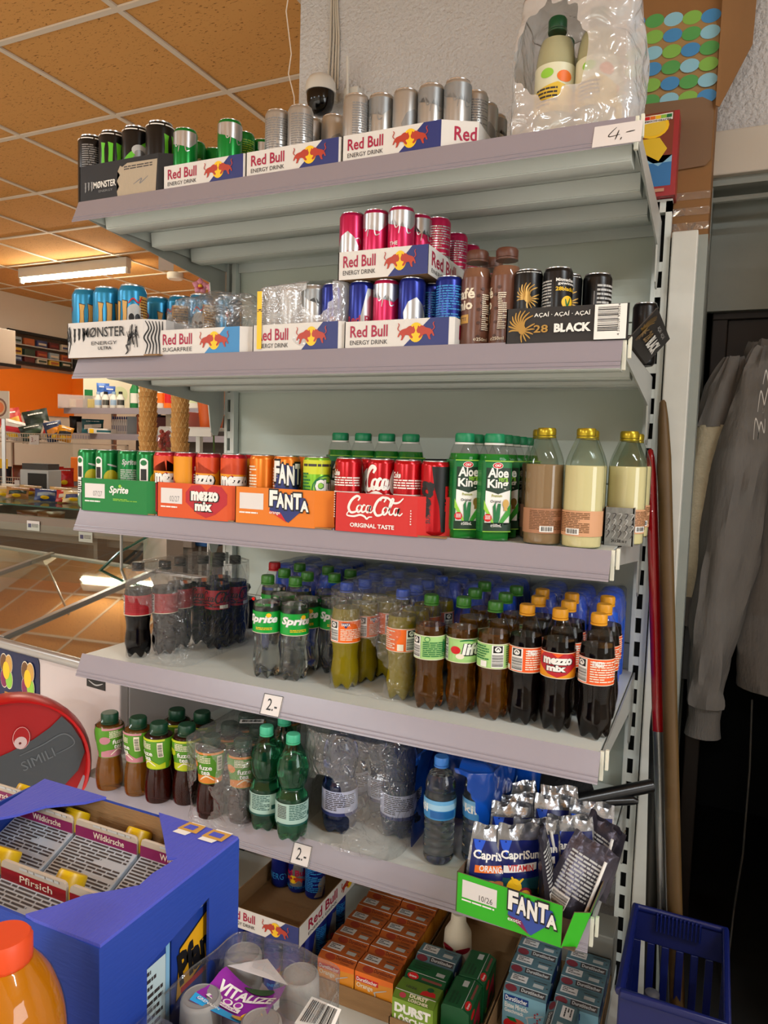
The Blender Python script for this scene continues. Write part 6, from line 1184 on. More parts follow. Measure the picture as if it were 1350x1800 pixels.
for i in range(12): b.box(-.007, .007, -.05+.0085*i, -.046+.0085*i, -.05, -.019, MATS['brush_red'])
o = b.build('brush', loc=(P.x, P.y, .13), rot=(.9, .2, -.3)); tag(o, 'red scrubbing brush inside the blue basket', 'brush')
b = MB(); b.lathe([(.03, 0), (.032, .01), (.032, .17), (.013, .2), (.013, .22)], mat('dark_bottle', '14171f', .3), 20); o = b.build('cleaner_bottle', loc=(1.34, -.33, .007)); tag(o, 'dark cleaner bottle inside the blue basket', 'bottle')
q = MB(); q.lathe([(.015, .205), (.015, .235), (.008, .24)], mat('grey_cap', '55555a', .4), 16); q.build('bottle_cap', o)
# ================================================================== ice cream freezer at left
fr = empty('ice_cream_freezer', (-.05, -.437, 0), math.radians(-6)); tag(fr, 'white ice cream chest freezer with sloping glass lids at left', 'freezer')
fw = mat('freezer_white', 'cfc3bf', .4, bump=.03, bscale=20, var=.06, vscale=6); al_m = mat('freezer_rail', 'b5b5b3', .3, .7); fd, fl = .64, 1.75
glass_lid = mat('lid_glass', 'eef4f2', .03, trans=1.0, ior=1.5)
if True:      # a pane seen at a low angle: mirror-like sheen over a clear sheet
    m_ = bpy.data.materials.new('lid_pane'); m_.use_nodes = True; n_ = m_.node_tree; n_.nodes.clear(); a_ = n_.nodes.new
    o_ = a_('ShaderNodeOutputMaterial'); t_ = a_('ShaderNodeBsdfTransparent'); t_.inputs[0].default_value = lin('dfe8e2'); g_ = a_('ShaderNodeBsdfGlossy'); g_.inputs[0].default_value = lin('fffaf0'); g_.inputs['Roughness'].default_value = .02; x_ = a_('ShaderNodeMixShader'); l_ = a_('ShaderNodeLayerWeight'); l_.inputs[0].default_value = .62
    q_ = a_('ShaderNodeMath'); q_.operation = 'MULTIPLY_ADD'; q_.inputs[1].default_value = .85; q_.inputs[2].default_value = .10
    n_.links.new(l_.outputs['Facing'], q_.inputs[0]); n_.links.new(q_.outputs[0], x_.inputs[0]); n_.links.new(t_.outputs[0], x_.inputs[1]); n_.links.new(g_.outputs[0], x_.inputs[2]); n_.links.new(x_.outputs[0], o_.inputs[0])
    pane_m = m_
zf, zr = .745, .885
b = MB(); b.box(-fl, 0, 0, .03, .06, zf, fw); b.build('front_wall', fr, bevel=.004)
b = MB(); b.prism([(0, .03, .06), (0, fd, .06), (0, fd, zr-.02), (0, .03, zf-.01)], (-.03, 0, 0), fw); b.build('side_wall', fr, bevel=.004)
b = MB(); b.prism([(-fl, .03, .06), (-fl, fd, .06), (-fl, fd, zr-.02), (-fl, .03, zf-.01)], (.03, 0, 0), fw); b.build('side_wall', fr)
b = MB(); b.box(-fl+.03, -.03, fd-.03, fd, .06, zr-.02, fw); b.build('rear_wall', fr)
b = MB(); b.box(-fl+.03, -.03, .03, fd-.03, .06, .30, fw); b.build('tank', fr)
b = MB(); b.box(-fl, 0, .02, fd-.02, .0, .06, mat('kick_dark', '2a2826', .6)); b.build('plinth', fr)
b = MB(); b.tube([(-fl, -.004, zf+.005), (0, -.004, zf+.005)], .016, al_m, 12); b.build('front_rail', fr)
b = MB(); b.box(-fl, .004, fd-.02, fd+.015, zr-.02, zr+.012, al_m); b.build('rear_rail', fr, bevel=.003)
sl = lambda y: zf+(zr-zf)*y/fd
for x in (-fl+.01, -1.20, -.56, -.012):
    b = MB(); b.prism([(x-.012, .01, sl(.01)+.004), (x-.012, fd, sl(fd)+.004), (x-.012, fd, sl(fd)+.020), (x-.012, .01, sl(.01)+.020)], (.024, 0, 0), al_m); b.build('lid_rail', fr, bevel=.002)
for k2, (xa, xb) in enumerate(((-fl+.02, -1.20), (-1.20, -.56), (-.56, -.012))):
    b = MB(); b.add([(xa, .01, sl(.01)+.010), (xb, .01, sl(.01)+.010), (xb, fd, sl(fd)+.010), (xa, fd, sl(fd)+.010)], [(0, 1, 2, 3)], pane_m); b.build('glass_lid', fr)
flav = ['6a3c22', 'c9a06a', 'd9c9a0', '8a2f3a', 'b98a5a', '4a2c1c']
for i in range(4):
    for j in range(2):
        b = MB(); xx, yy = -.30-.40*i, .12+.24*j; m2 = mat('ice_%d' % ((i*2+j) % 6), flav[(i*2+j) % 6], .7, bump=.5, bscale=40)
        b.box(-.16, .16, -.10, .10, 0, .12, mat('tub_white', 'c9c0b4', .5)); b.sheet(lambda u, v: V((-.15+.3*u, -.09+.18*v, .121+.03*math.sin(PI*u)*math.sin(PI*v)+.01*noise.noise(V((u*6, v*6, i))))), 14, 10, m2)
        o = b.build('ice_cream_tub', loc=fr.matrix_basis @ V((xx, yy, .301)), rz=math.radians(-6)); tag(o, '%s ice cream tub in the %s row under the freezer glass' % (['first', 'second', 'third', 'fourth'][i], ['front', 'rear'][j]), 'ice cream tub', 'ice cream tubs')
        if i < 3 and j == 0:
            q = MB(); q.box(-.05, .05, -.002, .002, .12, .17, mat('sign_brown', '4a2c1c', .5)); q.panel([('t', 'CRÈME', .2, .55, .8, .75, tan), ('t', 'VANILLE', .15, .25, .85, .45, tan)], (-.05, -.002, .12), (1, 0, 0), (0, 0, 1), .1, .05); q.build('name_sign', o)
# poster and sticker on the freezer front
pn = C('poster_navy', '0d1a45', .4); cone = C('cone', 'b07a3a')
b = MB(); x0, x1, z0_, z1_ = -.72, -.352, .44, .735; rr_ = .02
b.prism([(x0, -.0012, z0_), (x1, -.0012, z0_), (x1, -.0012, z1_-rr_), (x1-rr_*.3, -.0012, z1_-rr_*.3), (x1-rr_, -.0012, z1_), (x0, -.0012, z1_)], (0, -.0015, 0), pn)
def icone(u, v, s): return [('p', [(u-.035*s, v+.02*s), (u+.035*s, v+.02*s), (u, v-.33*s)][::-1], cone)]+[('e', u+a*.1*s*.7, v+c_*s*.9, .052*s, .105*s, cream) for a, c_ in ((-.5, .18), (.5, .18), (-.5, .36), (.5, .36), (0, .28))]+[('e', u+a*.1*s*.7, v+c_*s*.9, .047*s, .095*s, m2) for a, c_, m2 in ((-.5, .18, plum), (.5, .18, lim), (-.5, .36, brn), (.5, .36, tan), (0, .28, yel))]+[('e', u+.075*s, v-.05*s, .04*s, .06*s, lgry)]
b.panel(icone(.56, .52, 1)+icone(.86, .50, 1)+[('t', 'Milch-Shake', .60, .06, .99, .17, white, .02), ('r', .82, -.03, .99, .02, lgry), ('t', 'Milch', .10, .06, .40, .17, white, .02)], (x0, -.0027, z0_), (1, 0, 0), (0, 0, 1), x1-x0, z1_-z0_)
o = b.build('poster', loc=fr.location, rz=math.radians(-6)); tag(o, 'navy poster with two ice cream cones on the freezer front', 'poster')
b = MB(); b.box(-.138, -.060, -.0015, -.0003, .690, .733, black); b.panel([('s', [(.12, .42), (.5, .22), (.88, .42)], .05, lgry), ('t', 'amazon', .15, .60, .85, .85, C('sticker_rose', '8c6a72'), .02)], (-.138, -.0015, .690), (1, 0, 0), (0, 0, 1), .078, .043); o = b.build('sticker', loc=fr.location, rz=math.radians(-6)); tag(o, 'small black sticker with a smile arc on the freezer corner', 'sticker')
# black cable and wire behind the tea bottles
b = MB(); b.tube([onY(352, 1215, -.02), onY(342, 1262, -.03), onY(330, 1330, -.04), onY(322, 1400, -.05)], .0055, blackpl, 8); tag(b.build('power_cable'), 'black power cable hanging behind the iced tea bottles', 'cable')
b = MB(); b.tube([onY(398, 1215, -.02), onY(392, 1250, -.02), onY(380, 1290, -.02), onY(378, 1400, -.04)], .003, blackpl, 6); tag(b.build('thin_wire'), 'thin black wire hanging left of the slotted post', 'cable')
b = MB(); b.tube([onY(400, 1225, -.02), onY(425, 1255, -.02), onY(445, 1252, -.02), onY(470, 1225, -.02)], .004, C('old_cable', '8a8270'), 6); tag(b.build('grey_loop'), 'beige cable loop under the fourth shelf', 'cable')
# ================================================================== shop behind
cone_m = mat('waffle', 'c08a48', .75)
def waffle_cone():
    b = MB(); b.lathe([(.020, 0), (.0335, .075), (.035, .078), (.0325, .078), (.019, .004)], cone_m, 24)
    for s in (1, -1):
        for k2 in range(12):
            b.tube([(.0207*math.cos(a0+s*t*1.3), .0207*math.sin(a0+s*t*1.3), 0) if False else ((.0205+.0135*t)*math.cos(a0+s*t*1.1), (.0205+.0135*t)*math.sin(a0+s*t*1.1), .001+.075*t) for a0 in (2*PI*k2/12,) for t in (0, .33, .66, 1)], .0011, C('waffle_line', 'e0b878', .7), 4)
    return b.build('waffle_cone')
WC = waffle_cone()
for si, (px, lab) in enumerate(((260, 'left'), (316, 'right'))):
    P = CAM+ray(px, 815)*2.80; n = 17
    for k2 in range(n):
        put(WC, (P.x+.002*math.sin(k2*2.1), P.y+.002*math.cos(k2*1.7), 1.235+.0185*k2), 'waffle cone, number %d up in the %s stack above the freezer' % (k2+1, lab), 'waffle cone', 'waffle cones in two stacks', k2*.7)
    if si == 0: cP = P
    else:
        b = MB(); m_ = cP.lerp(P, .5); b.box(-.19, .19, -.06, .06, 1.222, 1.2345, white_pl)
        o = b.build('cone_stand', loc=(m_.x, m_.y, 0), rz=YAW); tag(o, 'white stand carrying two stacks of waffle cones', 'stand')
        for sx in (-.17, .17):
            q = MB(); q.tube([(sx, .02, .004), (sx, .02, 1.222)], .006, al_m, 8); q.build('post', o)
        q = MB(); q.box(-.2, .2, -.1, .1, 0, .006, al_m); q.build('foot', o)
# jar of red and gold balls between the stacks
P = CAM+ray(288, 812)*2.95
b = MB(); rr = random.Random(8)
b.lathe([(.03, 0), (.032, .2), (.02, .215)], film('jar', 'f2f2f2', .08, .03, .05, 0, 1, .5), 20); o = b.build('candy_jar', loc=(P.x, P.y, 1.235)); tag(o, 'clear jar of red and gold sweets between the cone stacks', 'jar')
b = MB(); cr, cg2 = C('sweet_red', 'b8201c', .3), C('sweet_gold', 'c98a3a', .3)
for k2 in range(60):
    a, zz = rr.uniform(0, 2*PI), .012+.0031*k2; b.lathe([(.001, -.010), (.008, -.006), (.010, 0), (.008, .006), (.001, .010)], cr if rr.random() < .55 or k2 > 40 else cg2, 8, cap=False, T=Matrix.Translation((.019*math.cos(a), .019*math.sin(a), zz)))
o2 = b.build('sweets', loc=(P.x, P.y, 1.235)); tag(o2, 'red and gold round sweets filling the jar', 'sweets', kind='stuff')
b = MB(); b.box(-.06, .06, -.05, .05, 0, 1.2345, mat('pillar_box', 'b8a898', .6)); tag(b.build('plinth_box', loc=(P.x, P.y, 0)), 'narrow pedestal under the candy jar', 'pedestal')
# white shelf with orange bucket right of the cones
Yn = 1.0
a, c = onY(330, 752, Yn), onY(402, 758, Yn)
b = MB(); b.box(a.x-.05, c.x, Yn-.15, Yn+.15, a.z-.012, a.z, white_pl); b.box(a.x-.05, c.x+.02, Yn-.16, Yn-.15, a.z-.045, a.z-.005, white_pl); o = b.build('bracket_shelf', bevel=.002); tag(o, 'white bracket shelf with orange bucket beside the slotted post', 'shelf')
for x in (a.x-.03, c.x-.03):
    q = MB(); q.box(x, x+.025, Yn+.10, Yn+.125, 0, a.z-.012, white_pl); q.build('post', o)
bk_ = onY(371, 748, Yn)
b = MB(); b.lathe([(.055, 0), (.068, .12), (.070, .125), (.065, .125), (.053, .006)], mat('bucket_orange', 'd9601a', .3), 28, lambda r, q, a2: (r*(1+.05*math.cos(4*a2)), q)); tag(b.build('bucket', loc=(bk_.x, Yn, a.z+.001)), 'orange plastic bucket on the white bracket shelf', 'bucket')
pk_ = onY(340, 748, Yn)
b = MB(); b.box(-.035, .035, -.05, .05, 0, .075, mat('pink_box', 'cf9a94', .5)); b.panel([('r', .1*k2, 0, .1*k2+.05, 1, C('pink_rib', 'b97f7a')) for k2 in range(10)], (-.035, -.05, 0), (1, 0, 0), (0, 0, 1), .07, .075); tag(b.build('storage_box', loc=(pk_.x-.01, Yn-.02, a.z+.001), bevel=.004), 'pale pink ribbed box beside the orange bucket', 'box')
# orchid peeping over the second shelf
P = onY(368, 505, .55); orch = empty('orchid', (P.x, .55, 0)); tag(orch, 'pink orchid flower behind the wrapped trays of second shelf', 'orchid')
b = MB(); b.tube([(0, 0, .3), (.03, .01, 1.2), (.01, 0, P.z-.05), (0, 0, P.z)], .004, C('stem', '4a6a2a'), 6); b.build('stem', orch)
pet_m = mat('petal_pink', 'd08aa0', .5, sub=.1); pd = (CAM-P).normalized(); px_ = pd.cross(V((0, 0, 1))).normalized()*-1; pz_ = V((0, 0, 1))
def flower(c, s):
    for k2 in range(5):
        a2 = PI/2+k2*2*PI/5; dx = px_*math.cos(a2)+pz_*math.sin(a2); dy = px_*-math.sin(a2)+pz_*math.cos(a2)
        b = MB(); b.sheet(lambda u, v: c+dx*(s*v)+dy*(s*.42*(u-.5)*2*math.sin(PI*min(1, v*.9+.08)))+pd*(.012*math.sin(PI*v)-.006*(2*u-1)**2), 8, 8, pet_m); b.build('petal', orch)
    b = MB(); b.lathe([(.001, -.01), (.008, -.006), (.009, .004), (.001, .010)], yel, 10, T=Matrix.Translation(c+pd*.012)); b.lathe([(.002, -.012), (.012, -.010), (.013, -.006)], C('lip_red', 'b8343a'), 10, T=Matrix.Translation(c+pd*.010)); b.build('flower_lip', orch)
O2 = V((P.x, .55, 0))
flower(onY(377, 508, .55)-O2, .036); flower(onY(352, 503, .57)-O2, .034)
b = MB(); b.lathe([(.06, 0), (.085, .16), (.075, .16)], mat('pot_white', 'bdb6aa', .4), 24); b.lathe([(.02, .14), (.015, .32)], MATS['p_stem'], 10); b.build('flower_pot', orch, (0, 0, .002))
# small ceiling fittings
P = onZ(308, 486, CZ-.03); b = MB(); b.lathe([(.06, -.03), (.07, -.02), (.07, .024)], white_pl, 24); tag(b.build('smoke_detector', loc=(P.x, P.y, CZ-.026)), 'round white smoke detector on the orange ceiling', 'smoke detector')
P = onZ(292, 458, CZ-.05); b = MB(); b.box(-.06, .06, -.001, .001, -.12, 0, paper); tag(b.build('hanging_card', loc=(P.x, P.y, CZ-.008), rz=YAW), 'white paper card hanging from the ceiling', 'card')
# glass-fronted wall display at the far left
xw = -5.2; ma, mb_ = onX(15, 577, xw), onX(136, 652, xw)
e = empty('wall_display', (xw-.05, (ma.y+mb_.y)/2, 2.34)); tag(e, 'black framed sloping wall display of snack packets at far left', 'display case')
L0 = V((xw-.05, (ma.y+mb_.y)/2, 2.34)); y0, y1, z0_, z1_ = ma.y, mb_.y, 2.17, 2.51
b = MB()
for q in ((y0, y1, z1_-.03, z1_), (y0, y1, z0_, z0_+.03), (y0, y0+.04, z0_, z1_), (y1-.04, y1, z0_, z1_)): b.box(xw-.03, xw, q[0], q[1], q[2], q[3], black)
o = b.build('frame', e); o.location = -L0
b = MB(); b.box(xw-.095, xw-.09, y0, y1, z0_, z1_, mat('display_back', '5a4c40', .6)); o = b.build('backing', e); o.location = -L0
for k2, zz in enumerate((2.27, 2.38)):
    b = MB(); b.box(xw-.09, xw-.03, y0+.04, y1-.04, zz-.012, zz, al_m); o = b.build('display_shelf', e); o.location = -L0
cols = ['39406a', 'c9a13a', '8f9aa0', '5a1d1a', '2c3a2c', 'a8552a', 'c9b9a0', '7a2a22']
def pmat(c): return mat('pack_'+c, c, .4)
k3 = 0
for zz in (2.20, 2.27, 2.38):
    for i in range(5):
        b = MB(); b.box(-.02, .02, -.062, .062, 0, .07, pmat(cols[(i*3+k3) % 8])); b.panel([('r', .1, .3, .9, .6, pmat(cols[(i+k3+2) % 8])), ('n', .15, .1, .8, .25, ink, 2)], (.02, -.062, 0), (0, 1, 0), (0, 0, 1), .124, .07)
        o = b.build('snack_pack', loc=(xw-.065, y0+.13+.158*i, zz+.0005), bevel=.006); tag(o, '%s packet on the %s board of the black wall display' % (['first', 'second', 'third', 'fourth', 'fifth'][i], ['lower', 'middle', 'upper'][k3]), 'snack packet', 'packets in the wall display')
    k3 += 1
# far shelving against the orange wall
Yg = 3.2
gy = 3.35
fg = empty('shelf_unit', (-3.2, gy, 0)); tag(fg, 'far grey shelf unit of household goods before the orange wall', 'shelf unit')
sA, sB = onY(180, 718, Yg).z, onY(180, 763, Yg).z
xa_, xb_ = onY(115, 716, Yg).x, onY(405, 725, Yg).x
fgm = mat('far_enamel', 'b3aaa4', .5)
for zz in (sA, sB, sB-.45, .35):
    b = MB(); b.box(xa_, xb_, Yg, Yg+.35, zz-.03, zz, fgm); b.box(xa_, xb_, Yg-.02, Yg, zz-.05, zz+.005, rail_m); o = b.build('shelf_board', fg); o.location = -V((-3.2, gy, 0))
for x in (xa_+.25, xb_-.02):
    b = MB(); b.box(x, x+.03, Yg+.33, Yg+.37, 0, sA+.5, fgm); o = b.build('post', fg); o.location = -V((-3.2, gy, 0))
b = MB(); b.box(onY(190, 700, Yg).x, xb_, Yg+.355, Yg+.365, .2, sA-.04, mat('far_back', '6a615a', .6)); o = b.build('back_panel', fg); o.location = -V((-3.2, gy, 0))
def bag(w, h, T, m, name='snack_bag', stripe=None):
    b = MB()
    def f(sg):
        def g(u, v):
            t = T*.5*(1-abs(2*u-1)**2.2)*(1-abs(2*v-1)**2.4); return V(((u-.5)*w*(1-.06*math.sin(PI*v)), sg*t+.012*noise.noise(V((u*4, v*4, w*30))), v*h))
        return g
    b.sheet(f(-1), 10, 12, m); b.sheet(f(1), 10, 12, m, flip=True)
    if stripe:
        gg = f(-1); b.decal([('p', [(.1, .3), (.9, .45), (.9, .7), (.1, .6)], stripe), ('e', .45, .22, .2, .12, yel), ('n', .2, .78, .8, .88, white, 1)], lambda u, v, l: gg(u/w, v/h)-V((0, .002+.0008*l, 0)), w, h, w/10, h/12)
    return b.build(name)
def bgthing(o, px, py, Y, label, cat, group=None, rz=None, dz=0., tilt=None):
    P = onY(px, py, Y); return put(o, (P.x, Y, P.z+dz), label, cat, group, face(P.x, Y) if rz is None else rz, tilt)
def boxy(name, w, d, h, m, prints=(), bev=.004):
    b = MB(); b.box(-w/2, w/2, -d/2, d/2, 0, h, m); b.panel(prints, (-w/2, -d/2, 0), (1, 0, 0), (0, 0, 1), w, h); return b.build(name, bevel=bev)
shp = mat('clean_white', 'd6d2c8', .4)
def spray(c1, c2, h=.16, r=.03):
    b = MB(); b.lathe([(r*.9, 0), (r, .008), (r, h*.62), (r*.45, h*.82), (r*.42, h*.86)], c1, 16); b.wrap([('r', .1, .1, .9, .9, c2)], lambda q: r, h*.15, r*2.6, h*.4, 0, step=.01); o = b.build('cleaner_bottle')
    q = MB(); q.lathe([(r*.5, h*.85), (r*.5, h*.98), (r*.4, h)], c2, 14); q.build('bottle_cap', o); return o
zz = sA+.001
def onA(px, o, label, cat, group=None, y=Yg+.1, zb3=None):
    x = xat(px, y, zb3 or zz); o = put(o, (x, y, (zb3 or zz)), label, cat, group, face(x, y)); o.scale = (1.25, 1.25, 1.4); return o
b = MB(); b.box(-.16, .16, -.07, .07, 0, .008, film('clear_box', 'efe0d8', .12, .25, .2, .2, 20, .3)); b.box(-.16, .16, -.07, -.065, 0, .09, MATS['clear_box']); b.box(-.16, .16, .065, .07, 0, .09, MATS['clear_box']); onA(142, b.build('clear_tray'), 'clear plastic tray of small goods at the left of the far shelf', 'tray')
for k2, px in enumerate((128, 140, 152, 160)): onA(px, boxy('small_packet', .05, .03, .06, pmat(['d9c9a0', 'c98a6a', '8a8a80', 'b9a86a'][k2])), '%s small packet in the clear tray on the far shelf' % ['first', 'second', 'third', 'fourth'][k2], 'packet', 'packets in the clear tray', y=Yg+.1, zb3=zz+.009)
onA(205, boxy('header_card', .48, .006, .22, C('card_cream', 'd9d2b8'), [('r', .02, .1, .14, .6, grn), ('e', .80, .6, .07, .15, C('card_rose', 'c98a7a')), ('e', .55, .5, .12, .25, C('card_green', 'c2cba0'))]), 'cream header card standing on the far shelf', 'card', y=Yg+.30)
for k2, (px, w_, h_, c1, c2) in enumerate(((181, .09, .17, '3a6ab8', white), (193, .08, .15, '2a56a8', white))):
    onA(px, bag(w_, h_, .04, pmat(c1), 'blue_pack', c2), '%s crumpled blue packet on the far shelf' % ['left', 'right'][k2], 'packet', 'blue packets on the far shelf', y=Yg+.06)
for k2, px in enumerate((173, 186, 200, 212)): onA(px, spray(shp, black if k2 % 2 else C('pale_blue', '8aa8c8'), .11, .028), '%s white cleaner bottle at the front of the far shelf' % ['first', 'second', 'third', 'fourth'][k2], 'cleaner bottle', 'white cleaner bottles on the far shelf', y=Yg+.02)
for k2, (px, c1, c2) in enumerate(((237, grn, shp), (252, shp, C('pale_blue', '8aa8c8')), (284, shp, org), (297, org, red), (273, shp, C('card_rose', 'c98a7a')), (340, shp, C('card_green', 'c2cba0')))):
    onA(px, spray(c1, c2, .20, .036), ['green household bottle left of the cone stacks', 'white household bottle behind the left cone stack', 'white bottle with orange cap between the cone stacks', 'orange bottle with red cap between the cone stacks', 'white bottle with rose cap between the cone stacks', 'white bottle right of the cone stacks'][k2], 'household bottle', y=Yg+.1)
zz = sB+.001
onA(133, bag(.09, .12, .05, black, 'dark_packet'), 'black packet on the second far shelf board', 'packet'); onA(145, boxy('clear_cup', .08, .06, .08, film('cup_clear', 'd6d6d6', .15, .2, .2, .2, 30, .3)), 'clear plastic cup on the second far shelf board', 'cup')
onA(163, bag(.16, .10, .05, C('pack_teal', '1f5a62'), 'teal_packet', white), 'teal packet lying on the second far shelf board', 'packet'); onA(180, boxy('flat_box', .20, .05, .035, C('flat_white', 'cfcac2'), [('r', .05, .1, .2, .9, yel), ('r', .3, .3, .8, .7, C('pack_teal', '1f5a62'))]), 'white flat box with yellow end on the second far shelf board', 'box', y=Yg+.03)
for k2 in range(7): onA(199+3.9*k2, spray(C('tube_white', 'd2ccc6'), C('tube_blue', '2a3a78'), .12, .012), '%s white tube with blue cap in the far tube row' % ['first', 'second', 'third', 'fourth', 'fifth', 'sixth', 'seventh'][k2], 'tube', 'white tubes with blue caps', y=Yg+.12)
for k2 in range(5): onA(236+17*k2, boxy('goods_box', .10, .07, .12+.02*(k2 % 3), pmat(cols[(k2*3+2) % 8])), '%s box behind the cone stacks on the far shelf' % ['first', 'second', 'third', 'fourth', 'fifth'][k2], 'box', 'boxes behind the cone stacks', y=Yg+.14)
zz = sB-.45+.001
onA(170, boxy('orange_crate', .36, .2, .16, mat('crate_orange', 'd96a14', .4)), 'orange plastic crate under the far shelf', 'crate'); onA(230, boxy('goods_box', .16, .12, .2, pmat('5a1d1a')), 'dark box beside the orange crate', 'box')
# left wall rack with snack bags in wire baskets
def rack(Y, xl, xr, zb3, label):
    e = empty('wire_basket', ((xl+xr)/2, Y, zb3)); tag(e, label, 'wire basket'); wm = mat('basket_wire', 'c2b5a4', .35, .6); q0 = V(((xl+xr)/2, Y, zb3))
    b = MB()
    for zz2 in (0, .035, .07): b.tube([V((xl, Y-.12, zb3+zz2))-q0, V((xr, Y-.12, zb3+zz2))-q0], .004, wm, 6)
    n = int((xr-xl)/.028)
    for i in range(n+1): b.tube([V((xl+.028*i, Y-.12, zb3))-q0, V((xl+.028*i, Y-.12, zb3+.07))-q0], .0018, wm, 4)
    b.build('front_grid', e); b = MB(); b.box(xl-q0.x, xr-q0.x, -.12, .30, -.008, 0, wm); b.build('basket_floor', e)
    for x in (xl, xr-.02):
        b = MB(); b.box(x-q0.x, x-q0.x+.02, .28, .30, -zb3, .0, wm); b.build('post', e)
Yr = 2.5
z1r = onY(60, 771, Yr).z; rack(Yr, onY(-30, 770, Yr).x, onY(178, 775, Yr).x, z1r-.03, 'upper wire basket of snack bags at the left edge')
bagdef = [(4, '9a5a2a', 'c9452a', .20, .26, 0), (28, 'b8342a', 'd9a23a', .18, .26, 1), (52, 'c9302e', 'e8dcc4', .16, .24, 0), (74, '1c2a20', '2c3a2c', .20, .25, 1), (22, 'd6c9c0', 'a8202a', .24, .17, 2), (62, '1c2a20', '39503a', .20, .14, 2), (86, 'd9c6b4', 'c9302e', .16, .16, 2), (100, '2c3a5a', 'd9861a', .14, .17, 2), (110, 'c9861a', '1c1c22', .12, .13, 2)]
for k2, (px, c1, c2, w_, h_, lay) in enumerate(bagdef):
    x = xat(px, Yr+.14-.09*lay, z1r+.1); put(bag(w_, h_, .08, pmat(c1), 'snack_bag', pmat(c2)), (x, Yr+.14-.09*lay, z1r-.028+(.01 if lay == 2 else .03)), ['brown and red', 'red and gold', 'red and cream', 'dark green', 'white and red', 'dark green lying', 'cream and red', 'blue and orange', 'amber and black'][k2]+' snack bag in the upper wire basket', 'snack bag', None, face(x, Yr)+(.25 if k2 % 2 else -.2), (-.15, .25*(-1)**k2, face(x, Yr)))
P = onY(60, 770, Yr-.13); b = MB(); b.box(-.055, .055, -.001, .001, -.05, .03, paper); b.panel([('t', '3.-', .2, .25, .7, .75, C('price_rose', '8c4a4a'))], (-.055, -.001, -.05), (1, 0, 0), (0, 0, 1), .11, .08); tag(b.build('price_card', loc=(P.x, Yr-.13, z1r)), 'price card with 3 on the upper wire basket', 'price card')
z2r = onY(60, 850, Yr).z; rack(Yr, onY(-30, 850, Yr).x, onY(112, 846, Yr).x, z2r-.02, 'lower wire basket of red bags at the left edge')
for k2, (px, c1, w_, h_) in enumerate(((10, '3a3a40', .10, .15), (22, 'b8262e', .08, .14), (45, '7a3a1c', .20, .17), (72, 'c8261c', .20, .18), (92, 'c01f18', .18, .17), (106, 'c8261c', .14, .16))):
    x = xat(px, Yr+.05, z2r+.08); put(bag(w_, h_, .08, pmat(c1), 'snack_bag', red if k2 > 2 else None), (x, Yr+.05+.05*(k2 % 2), z2r-.018), ['dark packet in the lower wire basket', 'small red packet in the lower wire basket', 'brown snack bag in the lower wire basket', 'left red snack bag in the lower wire basket', 'middle red snack bag in the lower wire basket', 'right red snack bag in the lower wire basket'][k2], 'snack bag', None, face(x, Yr), (-.12, 0, face(x, Yr)))
for k2, px in enumerate((30, 57)):
    P = onY(px, 848, Yr-.13); b = MB(); b.box(-.03, .03, -.001, .001, -.03, .02, paper); tag(b.build('price_card', loc=(P.x, Yr-.13, z2r+.01)), '%s small price card on the lower wire basket' % ['left', 'right'][k2], 'price card')
P = onY(5, 815, Yr-.14); b = MB(); b.box(-.06, .06, -.001, .001, -.04, .04, yel); tag(b.build('price_card', loc=(P.x, Yr-.14, P.z)), 'yellow price card at the left edge', 'price card')
# round sign board and grey cupboard at the very left edge
P = onY(4, 715, 2.0); b = MB(); b.box(-.10, .05, -.01, .01, -.09, .12, C('board_cream', 'd2c2ae')); b.panel([('e', .55, .40, .36, .34, C('ring_brown', '7a4a2a')), ('e', .55, .40, .28, .27, C('ring_cream', 'd9a878')), ('e', .55, .40, .22, .2, org)], (-.10, -.01, -.09), (1, 0, 0), (0, 0, 1), .15, .21); o = b.build('sign_board', loc=(P.x, 2.0, P.z), rz=face(P.x, 2.0)*.6); tag(o, 'cream sign board with round brown emblem at the left edge', 'sign')
b = MB(); b.box(-.012, .012, .012, .03, .03-P.z, .0, al_m); b.build('post', o)
P = onY(6, 600, 2.3); b = MB(); b.box(-.25, .02, -.1, .1, -.18, .10, C('cupboard', 'b3a08e')); o = b.build('wall_cupboard', loc=(P.x, 2.3, P.z), bevel=.004); tag(o, 'cream hanging cupboard at the left edge', 'cupboard'); q = MB(); q.box(-.25, .08, -.12, .1, -.21, -.185, blackpl); q.build('dark_rail', o)
q = MB(); q.tube([(-.1, 0, .1), (-.1, 0, CZ-P.z)], .01, al_m, 8); q.build('hanger', o)
# bakery counter with glass shelf, dark trays and the scale
Yc = 1.55
ct = empty('bakery_counter', (-2.2, Yc, 0)); tag(ct, 'dark brown bakery counter with glass top behind the freezer', 'counter')
dkb = mat('counter_brown', '75685c', .5, var=.15, vscale=5); edgeg = mat('glass_edge', '2f6a58', .1, trans=.4)
def cpart(n, q, m2, bev=.003):
    b = MB(); b.box(q[0]+2.2, q[1]+2.2, q[2]-Yc, q[3]-Yc, q[4], q[5], m2); b.build(n, ct, bevel=bev)
zt_ = onY(70, 889, 1.0).z
cpart('body', (-4.2, -.95, 1.10, 1.90, .0, .52), dkb); cpart('upper_board', (-4.2, -.95, 1.12, 1.9, .80, .86), dkb); cpart('drawer_front', (-4.2, -1.0, 1.02, 1.05, .86, .95), mat('counter_front', '85776a', .45)); cpart('lower_front', (-4.2, -1.0, .98, 1.01, .66, .72), MATS['counter_front'])
for x in (-3.6, -2.6, -1.7, -1.05): cpart('divider', (x, x+.03, 1.05, 1.9, .52, .98), dkb)
